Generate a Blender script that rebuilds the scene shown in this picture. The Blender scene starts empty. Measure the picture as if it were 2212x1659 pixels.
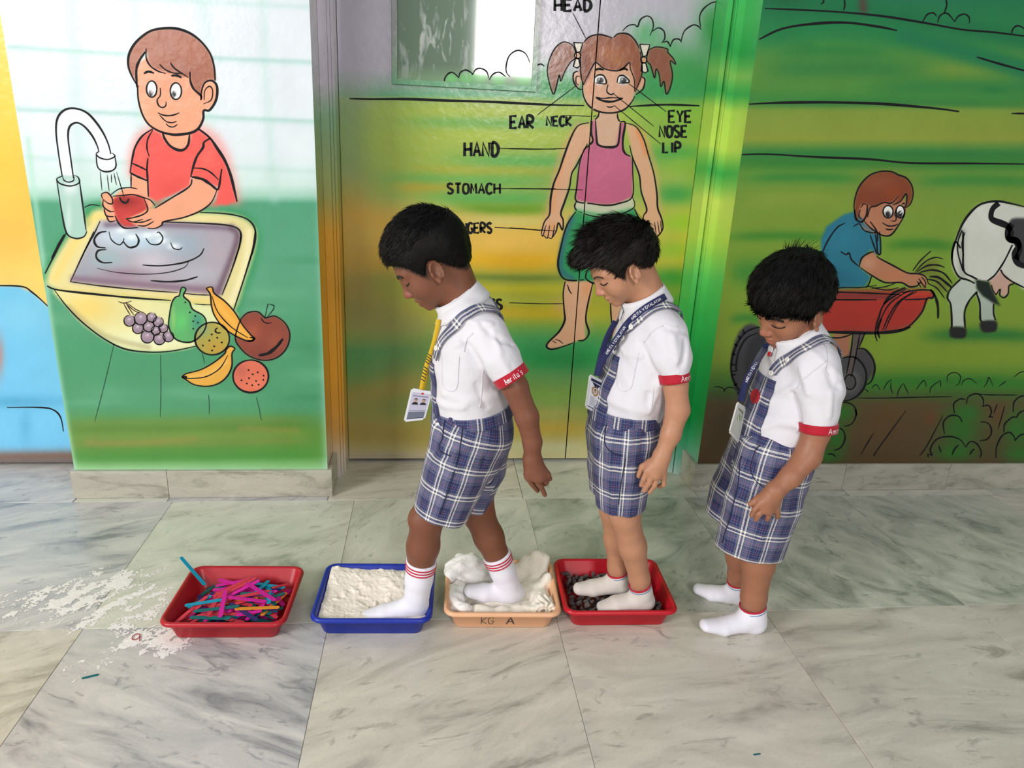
import bpy, bmesh, math, random
import numpy as np
from mathutils import Matrix, Vector

# ---------------------------------------------------------------- camera, world, lights, exposure
scene = bpy.context.scene
W_PX, H_PX, F_PX, CAM_H = 2212.0, 1659.0, 1561.946, 1.2
CR = np.array([[0.99341353, 0.01004814, 0.11414288],
               [-0.10473962, -0.32433376, 0.94012617],
               [0.0464669, -0.94588934, -0.32114511]])     # columns: image right, image down, view direction
cam_data = bpy.data.cameras.new('camera')
cam_data.sensor_width = 36.0
cam_data.lens = F_PX / W_PX * 36.0
cam_data.clip_start = 0.05
cam = bpy.data.objects.new('camera', cam_data)
scene.collection.objects.link(cam)
m = np.eye(4)
m[:3, 0] = CR[:, 0]; m[:3, 1] = -CR[:, 1]; m[:3, 2] = -CR[:, 2]; m[:3, 3] = (0, 0, CAM_H)
cam.matrix_world = Matrix(m.tolist())
scene.camera = cam

world = bpy.data.worlds.new('world'); scene.world = world
world.use_nodes = True
world.node_tree.nodes['Background'].inputs[0].default_value = (0.93, 0.97, 1.0, 1)
world.node_tree.nodes['Background'].inputs[1].default_value = 0.40

def area_light(name, loc, target, sx, sy, power, col=(1, 1, 1)):
    l = bpy.data.lights.new(name, 'AREA'); l.shape = 'RECTANGLE'; l.size = sx; l.size_y = sy
    l.energy = power; l.color = col
    o = bpy.data.objects.new(name, l); scene.collection.objects.link(o)
    o.location = loc
    o.rotation_euler = (Vector(target) - Vector(loc)).to_track_quat('-Z', 'Y').to_euler()
    return o
# daylight from the windows of the corridor on the camera's side (their glare shows on the gloss paint and the door pane)
area_light('window_left_offscreen', (-4.4, -1.6, 2.7), (0.0, 2.0, 0.5), 1.7, 1.4, 245, (1.0, 0.98, 0.95))
area_light('window_back_left_offscreen', (-2.35, -2.1, 2.0), (-0.6, 2.3, 1.0), 0.9, 0.8, 22, (1.0, 0.99, 0.97))
area_light('window_back_offscreen', (0.75, -2.2, 2.15), (0.6, 2.3, 0.8), 0.7, 0.8, 56, (1.0, 0.98, 0.95))

scene.view_settings.view_transform = 'Standard'
scene.view_settings.look = 'None'
scene.view_settings.exposure = -0.10
scene.view_settings.gamma = 1.0
scene.view_settings.use_curve_mapping = False

# ---------------------------------------------------------------- helpers
COL = scene.collection
rng = np.random.default_rng(7)
random.seed(7)
O_CAM = np.array([0, 0, CAM_H])

def ray(px, py):
    return CR @ np.array([px - W_PX / 2, py - H_PX / 2, F_PX])
def on_plane(px, py, Y):                     # point of the vertical plane at depth Y seen at a pixel
    d = ray(px, py); return O_CAM + d * (Y / d[1])
def on_floor(px, py, z=0.0):
    d = ray(px, py); return O_CAM + d * ((z - CAM_H) / d[2])
def to_px(P):
    P = np.asarray(P, float); d = (P - O_CAM) @ CR
    return d[..., :2] / d[..., 2:3] * F_PX + np.array([W_PX / 2, H_PX / 2])

def lin(c):
    c = np.clip(np.asarray(c, float), 0, 1)
    return np.where(c <= 0.04045, c / 12.92, ((c + 0.055) / 1.055) ** 2.4)
def rgb(r, g, b):
    return np.array([r, g, b], float) / 255.0

def tag(o, label=None, cat=None, group=None, kind=None):
    if label: o['label'] = label
    if cat: o['category'] = cat
    if group: o['group'] = group
    if kind: o['kind'] = kind
    return o
def empty(name, loc=(0, 0, 0), rz=0.0):
    o = bpy.data.objects.new(name, None); o.empty_display_size = 0.05
    o.location = loc; o.rotation_euler = (0, 0, rz); COL.objects.link(o); return o
def link(name, me, mat=None, parent=None):
    o = bpy.data.objects.new(name, me)
    if mat is not None and len(me.materials) == 0: me.materials.append(mat)
    COL.objects.link(o)
    if parent is not None: o.parent = parent
    return o
def new_mesh(name, V, F, smooth=True, col=None, uv=None):
    """V (n,3); F (k,3|4) array or list of faces; col (n,3) linear colour; uv per loop (m,2)"""
    me = bpy.data.meshes.new(name)
    V = np.asarray(V, np.float32)
    if isinstance(F, np.ndarray) and F.ndim == 2:
        k, s = F.shape
        me.vertices.add(len(V)); me.vertices.foreach_set('co', V.ravel())
        me.loops.add(k * s); me.loops.foreach_set('vertex_index', F.astype(np.int32).ravel())
        me.polygons.add(k); me.polygons.foreach_set('loop_start', np.arange(0, k * s, s, dtype=np.int32))
        me.polygons.foreach_set('loop_total', np.full(k, s, np.int32))
        me.update(calc_edges=True); me.validate()
    else:
        me.from_pydata([tuple(map(float, v)) for v in V], [], [tuple(int(i) for i in f) for f in F]); me.update()
    if smooth: me.polygons.foreach_set('use_smooth', np.ones(len(me.polygons), bool))
    if col is not None:
        a = me.color_attributes.new('Col', 'FLOAT_COLOR', 'POINT')
        c4 = np.ones((len(V), 4), np.float32); c4[:, :3] = col
        a.data.foreach_set('color', c4.ravel())
    if uv is not None:
        u = me.uv_layers.new(name='UVMap'); u.data.foreach_set('uv', np.asarray(uv, np.float32).ravel())
    return me
def box_mesh(name, x0, x1, y0, y1, z0, z1, bevel=0.0, seg=2):
    bm = bmesh.new(); bmesh.ops.create_cube(bm, size=1)
    for v in bm.verts:
        v.co = Vector(((x0 + x1) / 2 + v.co.x * (x1 - x0), (y0 + y1) / 2 + v.co.y * (y1 - y0), (z0 + z1) / 2 + v.co.z * (z1 - z0)))
    if bevel: bmesh.ops.bevel(bm, geom=bm.edges[:], offset=bevel, segments=seg, affect='EDGES', profile=0.5)
    me = bpy.data.meshes.new(name); bm.to_mesh(me); bm.free(); return me
def spline(P, n=6, closed=False):
    P = np.asarray(P, float); N = len(P)
    if N < 3 and not closed:
        t = np.linspace(0, 1, n + 1)[:, None]; return P[0] * (1 - t) + P[-1] * t
    out = []
    rngi = range(N if closed else N - 1)
    for i in rngi:
        if closed: p0, p1, p2, p3 = P[i - 1], P[i], P[(i + 1) % N], P[(i + 2) % N]
        else: p0, p1, p2, p3 = P[max(i - 1, 0)], P[i], P[i + 1], P[min(i + 2, N - 1)]
        for k in range(n):
            t = k / n
            out.append(0.5 * ((2 * p1) + (-p0 + p2) * t + (2 * p0 - 5 * p1 + 4 * p2 - p3) * t * t + (-p0 + 3 * p1 - 3 * p2 + p3) * t ** 3))
    if not closed: out.append(P[-1])
    return np.array(out)

# ---------------------------------------------------------------- materials
def mat(name, base=(0.8, 0.8, 0.8), rough=0.5, spec=0.5, attr=False, sss=0.0, noise=None, bump=None, metal=0.0, sheen=0.0, coat=0.0):
    """attr: take colour from 'Col'.  noise=(scale, amount): value variation.  bump=(scale, strength, distance)"""
    M = bpy.data.materials.new(name); M.use_nodes = True
    nt = M.node_tree; N = nt.nodes; L = nt.links
    b = N['Principled BSDF']
    b.inputs['Roughness'].default_value = rough
    b.inputs['Specular IOR Level'].default_value = spec
    b.inputs['Metallic'].default_value = metal
    b.inputs['Base Color'].default_value = (*base, 1)
    if sheen: b.inputs['Sheen Weight'].default_value = sheen
    if coat: b.inputs['Coat Weight'].default_value = coat; b.inputs['Coat Roughness'].default_value = 0.08
    if sss:
        b.inputs['Subsurface Weight'].default_value = sss
        b.inputs['Subsurface Radius'].default_value = (0.012, 0.005, 0.003)
        b.inputs['Subsurface Scale'].default_value = 0.6
    src = None
    if attr:
        a = N.new('ShaderNodeAttribute'); a.attribute_name = 'Col'; src = a.outputs['Color']
    tc = N.new('ShaderNodeTexCoord')
    if noise:
        nz = N.new('ShaderNodeTexNoise'); nz.inputs['Scale'].default_value = noise[0]; nz.inputs['Detail'].default_value = 5
        L.new(tc.outputs['Object'], nz.inputs['Vector'])
        mr = N.new('ShaderNodeMapRange'); mr.inputs['To Min'].default_value = 1 - noise[1]; mr.inputs['To Max'].default_value = 1 + noise[1]
        mr.inputs['From Min'].default_value = 0.25; mr.inputs['From Max'].default_value = 0.75
        L.new(nz.outputs['Fac'], mr.inputs['Value'])
        mx = N.new('ShaderNodeMix'); mx.data_type = 'RGBA'; mx.blend_type = 'MULTIPLY'; mx.inputs['Factor'].default_value = 1
        if src is not None: L.new(src, mx.inputs['A'])
        else: mx.inputs['A'].default_value = (*base, 1)
        cc = N.new('ShaderNodeCombineColor')
        for k in range(3): L.new(mr.outputs['Result'], cc.inputs[k])
        L.new(cc.outputs['Color'], mx.inputs['B']); src = mx.outputs['Result']
    if src is not None: L.new(src, b.inputs['Base Color'])
    if bump:
        nb = N.new('ShaderNodeTexNoise'); nb.inputs['Scale'].default_value = bump[0]; nb.inputs['Detail'].default_value = 4
        L.new(tc.outputs['Object'], nb.inputs['Vector'])
        bp = N.new('ShaderNodeBump'); bp.inputs['Strength'].default_value = bump[1]; bp.inputs['Distance'].default_value = bump[2]
        L.new(nb.outputs['Fac'], bp.inputs['Height']); L.new(bp.outputs['Normal'], b.inputs['Normal'])
    return M

M_PAINT = mat('mural_paint', rough=0.24, spec=0.5, attr=True, noise=(9, 0.05), bump=(38, 0.25, 0.004))
M_INK = mat('black_brush_paint', rough=0.5, spec=0.12, attr=True)
M_BACKING = mat('door_backing', (0.10, 0.09, 0.08), 0.8, 0.2)
# ---------------------------------------------------------------- painted surfaces: colour lives on a fine grid of the wall, brush lines are raised paint ribbons
def poly_sd(P, X, Y):
    """signed distance (negative inside) from points to closed polygon P"""
    d2 = np.full(X.shape, 1e12); ins = np.zeros(X.shape, bool)
    n = len(P)
    for i in range(n):
        ax, ay = P[i]; bx, by = P[(i + 1) % n]
        ex, ey = bx - ax, by - ay
        wx, wy = X - ax, Y - ay
        t = np.clip((wx * ex + wy * ey) / (ex * ex + ey * ey + 1e-9), 0, 1)
        dx, dy = wx - ex * t, wy - ey * t
        d2 = np.minimum(d2, dx * dx + dy * dy)
        c = (ay > Y) != (by > Y)
        if ey != 0: ins ^= c & (X < ex * (Y - ay) / ey + ax)
    d = np.sqrt(d2)
    return np.where(ins, -d, d)

GLYPH = {  # stroke letters in a unit box, y down
 'A': [[(0, 1), (.5, 0), (1, 1)], [(.2, .64), (.8, .64)]], 'C': [[(1, .15), (.7, 0), (.25, .05), (0, .4), (.05, .8), (.35, 1), (.75, .97), (1, .82)]],
 'D': [[(.05, 0), (.05, 1)], [(0, 0), (.55, .03), (.95, .3), (.95, .7), (.55, .98), (0, 1)]],
 'E': [[(1, 0), (0, .02), (0, 1), (1, .98)], [(0, .5), (.8, .48)]], 'F': [[(1, 0), (0, 0), (0, 1)], [(0, .5), (.75, .48)]],
 'G': [[(1, .15), (.7, 0), (.25, .05), (0, .4), (.05, .8), (.35, 1), (.8, .95), (.98, .6), (.55, .58)]],
 'H': [[(0, 0), (0, 1)], [(1, 0), (1, 1)], [(0, .52), (1, .48)]], 'I': [[(.5, 0), (.5, 1)]],
 'K': [[(0, 0), (0, 1)], [(1, 0), (.05, .55), (1, 1)]], 'L': [[(0, 0), (0, 1), (.9, .98)]],
 'M': [[(0, 1), (.12, 0), (.5, .7), (.88, 0), (1, 1)]], 'N': [[(0, 1), (.02, 0), (.95, 1), (1, 0)]],
 'O': [[(.5, 0), (.12, .15), (0, .5), (.12, .87), (.5, 1), (.88, .87), (1, .5), (.88, .13), (.5, 0)]],
 'P': [[(0, 1), (0, 0), (.7, .03), (.95, .25), (.7, .5), (0, .54)]],
 'R': [[(0, 1), (0, 0), (.7, .03), (.95, .25), (.7, .5), (.05, .54), (1, 1)]],
 'S': [[(.95, .12), (.6, 0), (.15, .08), (.08, .32), (.5, .5), (.92, .68), (.85, .92), (.45, 1), (.02, .88)]],
 'T': [[(0, 0), (1, 0)], [(.5, 0), (.5, 1)]], 'V': [[(0, 0), (.5, 1), (1, 0)]],
 'Y': [[(0, 0), (.5, .5), (1, 0)], [(.5, .5), (.5, 1)]],
 'a': [[(.85, .5), (.4, .42), (.05, .7), (.3, 1), (.7, .9), (.85, .5), (.85, .85), (1, 1)]],
 'm': [[(0, .42), (.08, 1)], [(.06, .6), (.3, .42), (.5, .55), (.5, 1)], [(.5, .6), (.75, .42), (.92, .55), (1, 1)]],
 'r': [[(.1, .42), (.2, 1)], [(.18, .65), (.5, .44), (.9, .5)]], 'i': [[(.5, .42), (.5, 1)], [(.5, .2), (.5, .26)]],
 't': [[(.5, .1), (.5, .9), (.85, 1)], [(.1, .42), (.95, .42)]], "'": [[(.5, 0), (.4, .25)]],
 's': [[(.9, .5), (.5, .4), (.15, .55), (.5, .7), (.88, .85), (.5, 1), (.1, .92)]], ' ': []}
SHARP = set('AEFHIKLMNTVY ')

class Canvas:
    def __init__(self, name, Y, X0, X1, Z0, Z1, step=0.0046):
        self.name, self.Y = name, Y
        nx = max(2, int(round((X1 - X0) / step)) + 1); nz = max(2, int(round((Z1 - Z0) / step)) + 1)
        xs = np.linspace(X0, X1, nx); zs = np.linspace(Z0, Z1, nz)
        gx, gz = np.meshgrid(xs, zs)
        self.P = np.stack([gx.ravel(), np.full(gx.size, Y), gz.ravel()], 1)
        p = to_px(self.P); self.x, self.y = p[:, 0], p[:, 1]
        self.c = np.zeros((len(self.P), 3)); self.id = np.zeros(len(self.P), int)
        self.nx, self.nz = nx, nz
        self.figs = ['']; self.rib = {}
        self.tf = (0, 0, 1)
        self.fig = None
    def T(self, P):
        P = np.asarray(P, float); return P[:, :2] * self.tf[2] + np.array(self.tf[:2])
    def fid(self, f):
        if f not in self.figs: self.figs.append(f)
        return self.figs.index(f)
    def _mix(self, idx, a, col):
        a = a[:, None]; self.c[idx] = self.c[idx] * (1 - a) + np.asarray(col) * a
    def grad(self, stops):
        ys = [s[0] for s in stops]
        for k in range(3): self.c[:, k] = np.interp(self.y, ys, [s[1][k] for s in stops])
    def blob(self, x, y, rx, ry, col, a=1.0, ang=0.0, pw=1.0, clip=None):
        (x, y), = self.T([(x, y)]); rx *= self.tf[2]; ry *= self.tf[2]
        R = 2.2 * max(rx, ry)
        idx = np.where((abs(self.x - x) < R) & (abs(self.y - y) < R))[0]
        if clip is not None: idx = idx[self.cm[idx] > 0.01]
        dx, dy = self.x[idx] - x, self.y[idx] - y
        ca, sa = math.cos(ang), math.sin(ang)
        u, v = (dx * ca + dy * sa) / rx, (-dx * sa + dy * ca) / ry
        w = a * np.exp(-1.4 * (u * u + v * v) ** pw)
        if clip is not None: w = w * self.cm[idx]
        self._mix(idx, w, col)
    def poly(self, P, col, soft=3.0, a=1.0, smooth=True, fig='auto', clip=False, mask=True):
        P = self.T(P)
        if smooth: P = spline(P, 4, True)
        lo, hi = P.min(0) - 3 * soft - 3, P.max(0) + 3 * soft + 3
        idx = np.where((self.x > lo[0]) & (self.x < hi[0]) & (self.y > lo[1]) & (self.y < hi[1]))[0]
        sd = poly_sd(P, self.x[idx], self.y[idx])
        w = a * np.clip(0.5 - sd / (2 * soft), 0, 1)
        if clip: w = w * self.cm[idx]
        if mask and not clip:
            self.cm = np.zeros(len(self.x)); self.cm[idx] = np.clip(0.5 - sd / 4.0, 0, 1)
        self._mix(idx, w, col)
        f = self.fig if fig == 'auto' else fig
        if f: self.id[idx[sd < 0]] = self.fid(f)
    def ell(self, x, y, rx, ry, col, soft=2.0, a=1.0, w=0, fig='auto', n=20):
        P = [(x + rx * math.cos(t), y + ry * math.sin(t)) for t in np.linspace(0, 2 * math.pi, n, endpoint=False)]
        self.poly(P, col, soft, a, smooth=False, fig=fig)
        if w: self.line(P + [P[0]], w, taper=0)
    def soft(self, P, w, col, a=1.0, smooth=True, fade=0.0):
        """air-brushed stroke"""
        P = self.T(P); w = w * self.tf[2]
        if smooth: P = spline(P, 5)
        lo, hi = P.min(0) - 2.5 * w, P.max(0) + 2.5 * w
        idx = np.where((self.x > lo[0]) & (self.x < hi[0]) & (self.y > lo[1]) & (self.y < hi[1]))[0]
        if len(idx) == 0: return
        X, Y = self.x[idx], self.y[idx]; d2 = np.full(X.shape, 1e12); ta = np.zeros(X.shape); n_ = len(P) - 1
        for k_, ((ax, ay), (bx, by)) in enumerate(zip(P[:-1], P[1:])):
            ex, ey = bx - ax, by - ay
            t = np.clip(((X - ax) * ex + (Y - ay) * ey) / (ex * ex + ey * ey + 1e-9), 0, 1)
            q = (X - ax - ex * t) ** 2 + (Y - ay - ey * t) ** 2
            ta = np.where(q < d2, (k_ + t) / n_, ta); d2 = np.minimum(d2, q)
        if fade:
            e_ = np.clip(np.minimum(ta, 1 - ta) / fade, 0, 1); a = a * e_ * e_ * (3 - 2 * e_)
        self._mix(idx, a * np.exp(-1.4 * d2 / (w * w)), col)
    def line(self, P, w=8, taper=0.6, col=(0.012, 0.012, 0.014), smooth=True, fig='auto', n=5):
        """brush line of paint: a ribbon lying on the surface, thinner towards its ends"""
        Q = self.T(P); w = w * self.tf[2] * 1.14
        if smooth: Q = spline(Q, n)
        if len(Q) < 2: return
        t = np.gradient(Q, axis=0); t /= np.linalg.norm(t, axis=1)[:, None] + 1e-9
        nrm = np.stack([-t[:, 1], t[:, 0]], 1)
        s = np.linspace(0, 1, len(Q))
        ww = w / 2 * (1 - taper * (1 - np.sin(np.pi * np.clip(s, 0.02, 0.98)) ** 0.6)) * (1 + 0.12 * np.sin(s * 17 + Q[0, 0]))
        A, B = Q + nrm * ww[:, None], Q - nrm * ww[:, None]
        V = []
        for a, b in zip(A, B): V += [on_plane(a[0], a[1], self.Y - 0.0007), on_plane(b[0], b[1], self.Y - 0.0007)]
        k = np.arange(len(Q) - 1) * 2
        F = np.stack([k, k + 1, k + 3, k + 2], 1)
        f = (self.fig if fig == 'auto' else fig) or 'painted_line'
        self.rib.setdefault(f, []).append((np.array(V), F, col))
    def text(self, s, x, y, h, adv, w, slant=0.0, slope=0.0, col=(0.012, 0.012, 0.014), fig='painted_lettering', lw=0.72):
        """hand lettering: x,y top-left, h cap height, adv advance per letter"""
        for ch in s:
            for st in GLYPH[ch]:
                P = [(x + p[0] * adv * lw + slant * (1 - p[1]) * h, y + p[1] * h + slope * (p[0] * adv)) for p in st]
                if ch == 'I': P = [(q[0] - adv * .15, q[1]) for q in P]
                self.line(P, w, 0.12, col, smooth=ch not in SHARP, fig=fig, n=5)
            k = 0.62 if ch in 'I\'i' else (0.55 if ch == ' ' else 1.0)
            x += adv * k; y += slope * adv * k
    def build(self, parent=None, struct=True):
        nx, nz = self.nx, self.nz
        i = np.arange(nx * nz).reshape(nz, nx)
        F = np.stack([i[:-1, :-1], i[:-1, 1:], i[1:, 1:], i[1:, :-1]], -1).reshape(-1, 4)
        fid = self.id[F].max(1)
        C = np.clip(lin(self.c) * ALB, 0, .86)
        root = None
        names = ['']  + [f for f in self.figs if f] + [f for f in self.rib if f not in self.figs]
        for n in names:
            Vs, Fs, Cs, off = [], [], [], 0
            k = self.figs.index(n) if n in self.figs else -1
            f = F[fid == k] if k >= 0 else np.zeros((0, 4), int)
            if len(f):
                u, inv = np.unique(f.ravel(), return_inverse=True)
                Vs.append(self.P[u]); Cs.append(C[u]); Fs.append(inv.reshape(-1, 4)); off = len(u)
            for (v, ff, c) in self.rib.get(n, []):
                Vs.append(v); Fs.append(ff + off); off += len(v); Cs.append(np.tile(np.asarray(c, float), (len(v), 1)))
            if not Vs: continue
            me = new_mesh(n or self.name, np.concatenate(Vs), np.concatenate(Fs), False, np.concatenate(Cs))
            me.materials.append(M_PAINT); me.materials.append(M_INK)
            mi = np.ones(len(me.polygons), np.int32); mi[:len(f)] = 0; me.polygons.foreach_set('material_index', mi)
            if n == '':
                root = link(self.name, me, M_PAINT, parent)
                if struct and parent is None: root['kind'] = 'structure'
            else: link(n.split('.')[0], me, M_PAINT, root)
        return root
ALB = 1.0
LAV = rgb(205, 200, 212)

def painted_box(name, x0, x1, y0, y1, z0, z1, fn, parent=None, step=0.01):
    """box whose vertices are coloured by fn(px, py, X, Y, Z)"""
    bm = bmesh.new(); bmesh.ops.create_cube(bm, size=1)
    for v in bm.verts: v.co = Vector((x0 if v.co.x < 0 else x1, y0 if v.co.y < 0 else y1, z0 if v.co.z < 0 else z1))
    ve = [e for e in bm.edges if abs(e.verts[0].co.z - e.verts[1].co.z) > 1e-6]
    bmesh.ops.subdivide_edges(bm, edges=ve, cuts=int((z1 - z0) / step), use_grid_fill=True)
    me = bpy.data.meshes.new(name); bm.to_mesh(me); bm.free()
    V = np.empty(len(me.vertices) * 3, np.float32); me.vertices.foreach_get('co', V); V = V.reshape(-1, 3)
    p = to_px(V)
    c = np.clip(lin(np.array([fn(a, b, *v) for (a, b), v in zip(p, V)])) * ALB, 0, .86)
    a = me.color_attributes.new('Col', 'FLOAT_COLOR', 'POINT')
    c4 = np.ones((len(V), 4), np.float32); c4[:, :3] = c; a.data.foreach_set('color', c4.ravel())
    return link(name, me, M_PAINT, parent)
def ramp(y, stops):
    ys = [s[0] for s in stops]
    return np.array([np.interp(y, ys, [s[1][k] for s in stops]) for k in range(3)])

# ================================================================ left wall panel: boy washing an apple at a sink
PANEL_Y, DOOR_Y, RIGHT_Y, DEEP_Y = 2.30, 2.575, 2.32, 2.545
c = Canvas('wall_left', PANEL_Y, -1.158, -0.342, 0.10, 1.80)
W0 = rgb(226, 231, 238)
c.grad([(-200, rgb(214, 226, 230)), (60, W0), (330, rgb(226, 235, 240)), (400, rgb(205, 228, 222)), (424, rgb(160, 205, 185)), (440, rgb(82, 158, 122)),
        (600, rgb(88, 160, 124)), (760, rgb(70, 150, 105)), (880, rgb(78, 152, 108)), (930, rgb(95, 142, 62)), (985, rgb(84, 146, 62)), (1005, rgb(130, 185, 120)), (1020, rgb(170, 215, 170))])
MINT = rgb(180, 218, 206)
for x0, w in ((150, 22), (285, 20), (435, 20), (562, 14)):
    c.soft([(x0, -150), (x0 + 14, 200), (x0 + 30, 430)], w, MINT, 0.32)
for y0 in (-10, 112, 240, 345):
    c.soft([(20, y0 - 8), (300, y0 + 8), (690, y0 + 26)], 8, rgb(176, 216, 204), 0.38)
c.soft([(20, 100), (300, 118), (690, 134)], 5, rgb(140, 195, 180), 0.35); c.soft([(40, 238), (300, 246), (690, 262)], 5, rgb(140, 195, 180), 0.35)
for k in range(26):
    x, y = rng.uniform(90, 690), rng.uniform(470, 900)
    c.blob(x, y, rng.uniform(40, 110), rng.uniform(8, 20), [rgb(110, 178, 140), rgb(58, 138, 96)][k % 2], 0.4)
for k, (y, col) in enumerate([(912, rgb(110, 140, 60)), (925, rgb(92, 130, 50)), (942, rgb(120, 148, 62)), (958, rgb(128, 140, 62)), (972, rgb(84, 140, 56)), (988, rgb(70, 140, 58))]):
    c.soft([(110, y + 4), (400, y), (700, y - 6)], 12, col, 0.6, fade=.2)
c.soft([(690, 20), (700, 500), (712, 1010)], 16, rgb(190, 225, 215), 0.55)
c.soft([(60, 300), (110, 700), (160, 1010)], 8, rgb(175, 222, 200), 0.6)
c.soft([(190, 955), (260, 958), (420, 948)], 9, rgb(150, 140, 66), 0.5); c.soft([(520, 925), (640, 930)], 8, rgb(150, 140, 66), 0.4)
# --- sink
c.fig = 'painted_sink'
c.tf = (0, 0, 1)
CREAM = rgb(226, 214, 150)
c.soft([(98, 600), (150, 505), (205, 452), (330, 462), (500, 462), (550, 500), (545, 570), (505, 668)], 16, rgb(40, 140, 75), 0.55)
c.poly([(190, 486), (212, 452), (330, 466), (430, 459), (500, 463), (537, 478), (553, 503), (548, 545), (530, 600), (506, 668), (460, 662), (370, 650), (215, 637), (112, 622), (104, 590), (125, 548), (155, 505)], CREAM, 7)
c.soft([(120, 600), (165, 520), (205, 470), (330, 474)], 13, rgb(242, 208, 110), 0.6); c.soft([(538, 500), (530, 570), (500, 650)], 9, rgb(245, 236, 190), 0.7)
c.soft([(130, 628), (300, 645), (480, 655)], 9, rgb(238, 206, 110), 0.6)
c.poly([(118, 626), (215, 638), (370, 652), (505, 670), (487, 715), (420, 748), (370, 758), (318, 760), (268, 753), (224, 731), (180, 700), (145, 662)], rgb(228, 222, 160), 5)
c.blob(190, 665, 70, 40, rgb(238, 205, 105), 0.8, clip=1); c.blob(330, 735, 110, 26, rgb(235, 240, 200), 0.8, clip=1); c.blob(420, 690, 80, 40, rgb(215, 230, 180), 0.7, clip=1)
c.soft([(150, 664), (224, 724), (320, 750)], 8, rgb(150, 140, 100), 0.45)
c.poly([(216, 476), (354, 478), (496, 486), (515, 492), (522, 510), (505, 560), (479, 637), (370, 630), (215, 616), (152, 608), (180, 548)], rgb(170, 160, 170), 5, smooth=False)
for (x, y, rx, ry, col, a) in [(240, 510, 60, 30, rgb(200, 215, 230), .8), (310, 520, 70, 30, rgb(190, 220, 235), .8), (400, 530, 60, 40, rgb(150, 175, 190), .7), (230, 560, 50, 30, rgb(150, 185, 190), .7),
                               (330, 565, 50, 26, rgb(205, 200, 210), .7), (430, 590, 60, 26, rgb(180, 185, 195), .7), (270, 590, 60, 14, rgb(150, 120, 140), .7), (180, 590, 30, 26, rgb(150, 160, 170), .6), (470, 540, 34, 40, rgb(180, 165, 175), .6)]:
    c.blob(x, y, rx, ry, col, a, clip=1)
c.soft([(500, 492), (512, 520), (470, 632)], 9, rgb(105, 80, 95), .8); c.soft([(230, 486), (370, 486), (500, 493)], 8, rgb(110, 90, 110), .7); c.soft([(160, 602), (300, 614), (470, 628)], 10, rgb(125, 95, 115), .7)
for (x, y) in [(262, 498), (285, 512), (318, 508), (350, 520), (375, 532), (342, 505)]: c.blob(x, y, 16, 8, rgb(238, 246, 252), .9)
c.tf = (0, 500, 0.3617)
c.line([(395, 8), (330, 130), (268, 252)], 9); c.line([(280, 325), (350, 350), (600, 378), (800, 397), (1020, 412)], 11); c.line([(1160, 432), (1210, 437), (1260, 438)], 5)
c.line([(325, 350), (400, 450), (500, 550), (620, 640), (740, 700), (880, 720), (1020, 715), (1170, 685)], 8)
c.line([(560, 0), (480, 170), (420, 300)], 8, smooth=False); c.line([(420, 300), (600, 325), (850, 350), (1060, 365)], 7); c.line([(1100, 370), (1180, 378), (1260, 380)], 6)
c.line([(1440, 10), (1425, 100), (1380, 240), (1325, 380)], 8); c.line([(1525, -10), (1510, 100), (1470, 240), (1395, 470)], 9)
c.line([(635, 0), (590, 10), (562, 50), (580, 90), (630, 98)], 11); c.line([(650, 0), (665, 50), (710, 80), (735, 60), (740, 40)], 6); c.line([(735, 60), (770, 95), (815, 85), (828, 50), (810, 15)], 10)
c.line([(635, 108), (585, 115), (575, 155), (610, 185), (670, 185)], 10); c.line([(870, 40), (900, 75), (950, 75), (972, 40), (950, 5), (935, 10)], 7); c.line([(1018, 65), (1035, 100), (1070, 108), (1088, 95)], 6)
c.line([(850, 200), (960, 205), (1100, 185), (1190, 145), (1218, 100)], 8); c.line([(580, 220), (700, 245), (860, 255), (1000, 245), (1100, 215), (1125, 180)], 5); c.line([(900, 294), (1000, 300), (1100, 293), (1180, 270)], 10)
for a, b in (((680, 672), (565, 1135)), ((958, 735), (957, 1110)), ((1245, 975), (1248, 1090)), ((1530, 990), (1560, 1130)), ((1205, 725), (1220, 790))):
    c.line([a, ((a[0] + b[0]) / 2 + 3, (a[1] + b[1]) / 2), b], 4, col=(0.03, 0.09, 0.05), fig='painted_line')
c.tf = (0, 0, 0.3376)
c.line([(540, 1328), (580, 1310), (640, 1316)], 6); c.line([(1280, 1360), (1400, 1364), (1500, 1376), (1580, 1402), (1625, 1450), (1636, 1520), (1620, 1600), (1600, 1659)], 9); c.line([(410, 1500), (370, 1570), (328, 1655)], 9)
c.line([(640, 1415), (600, 1500), (560, 1570), (515, 1659)], 8); c.line([(1050, 1420), (1200, 1425), (1400, 1435), (1500, 1452), (1540, 1490), (1535, 1570), (1505, 1659)], 9)
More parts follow.
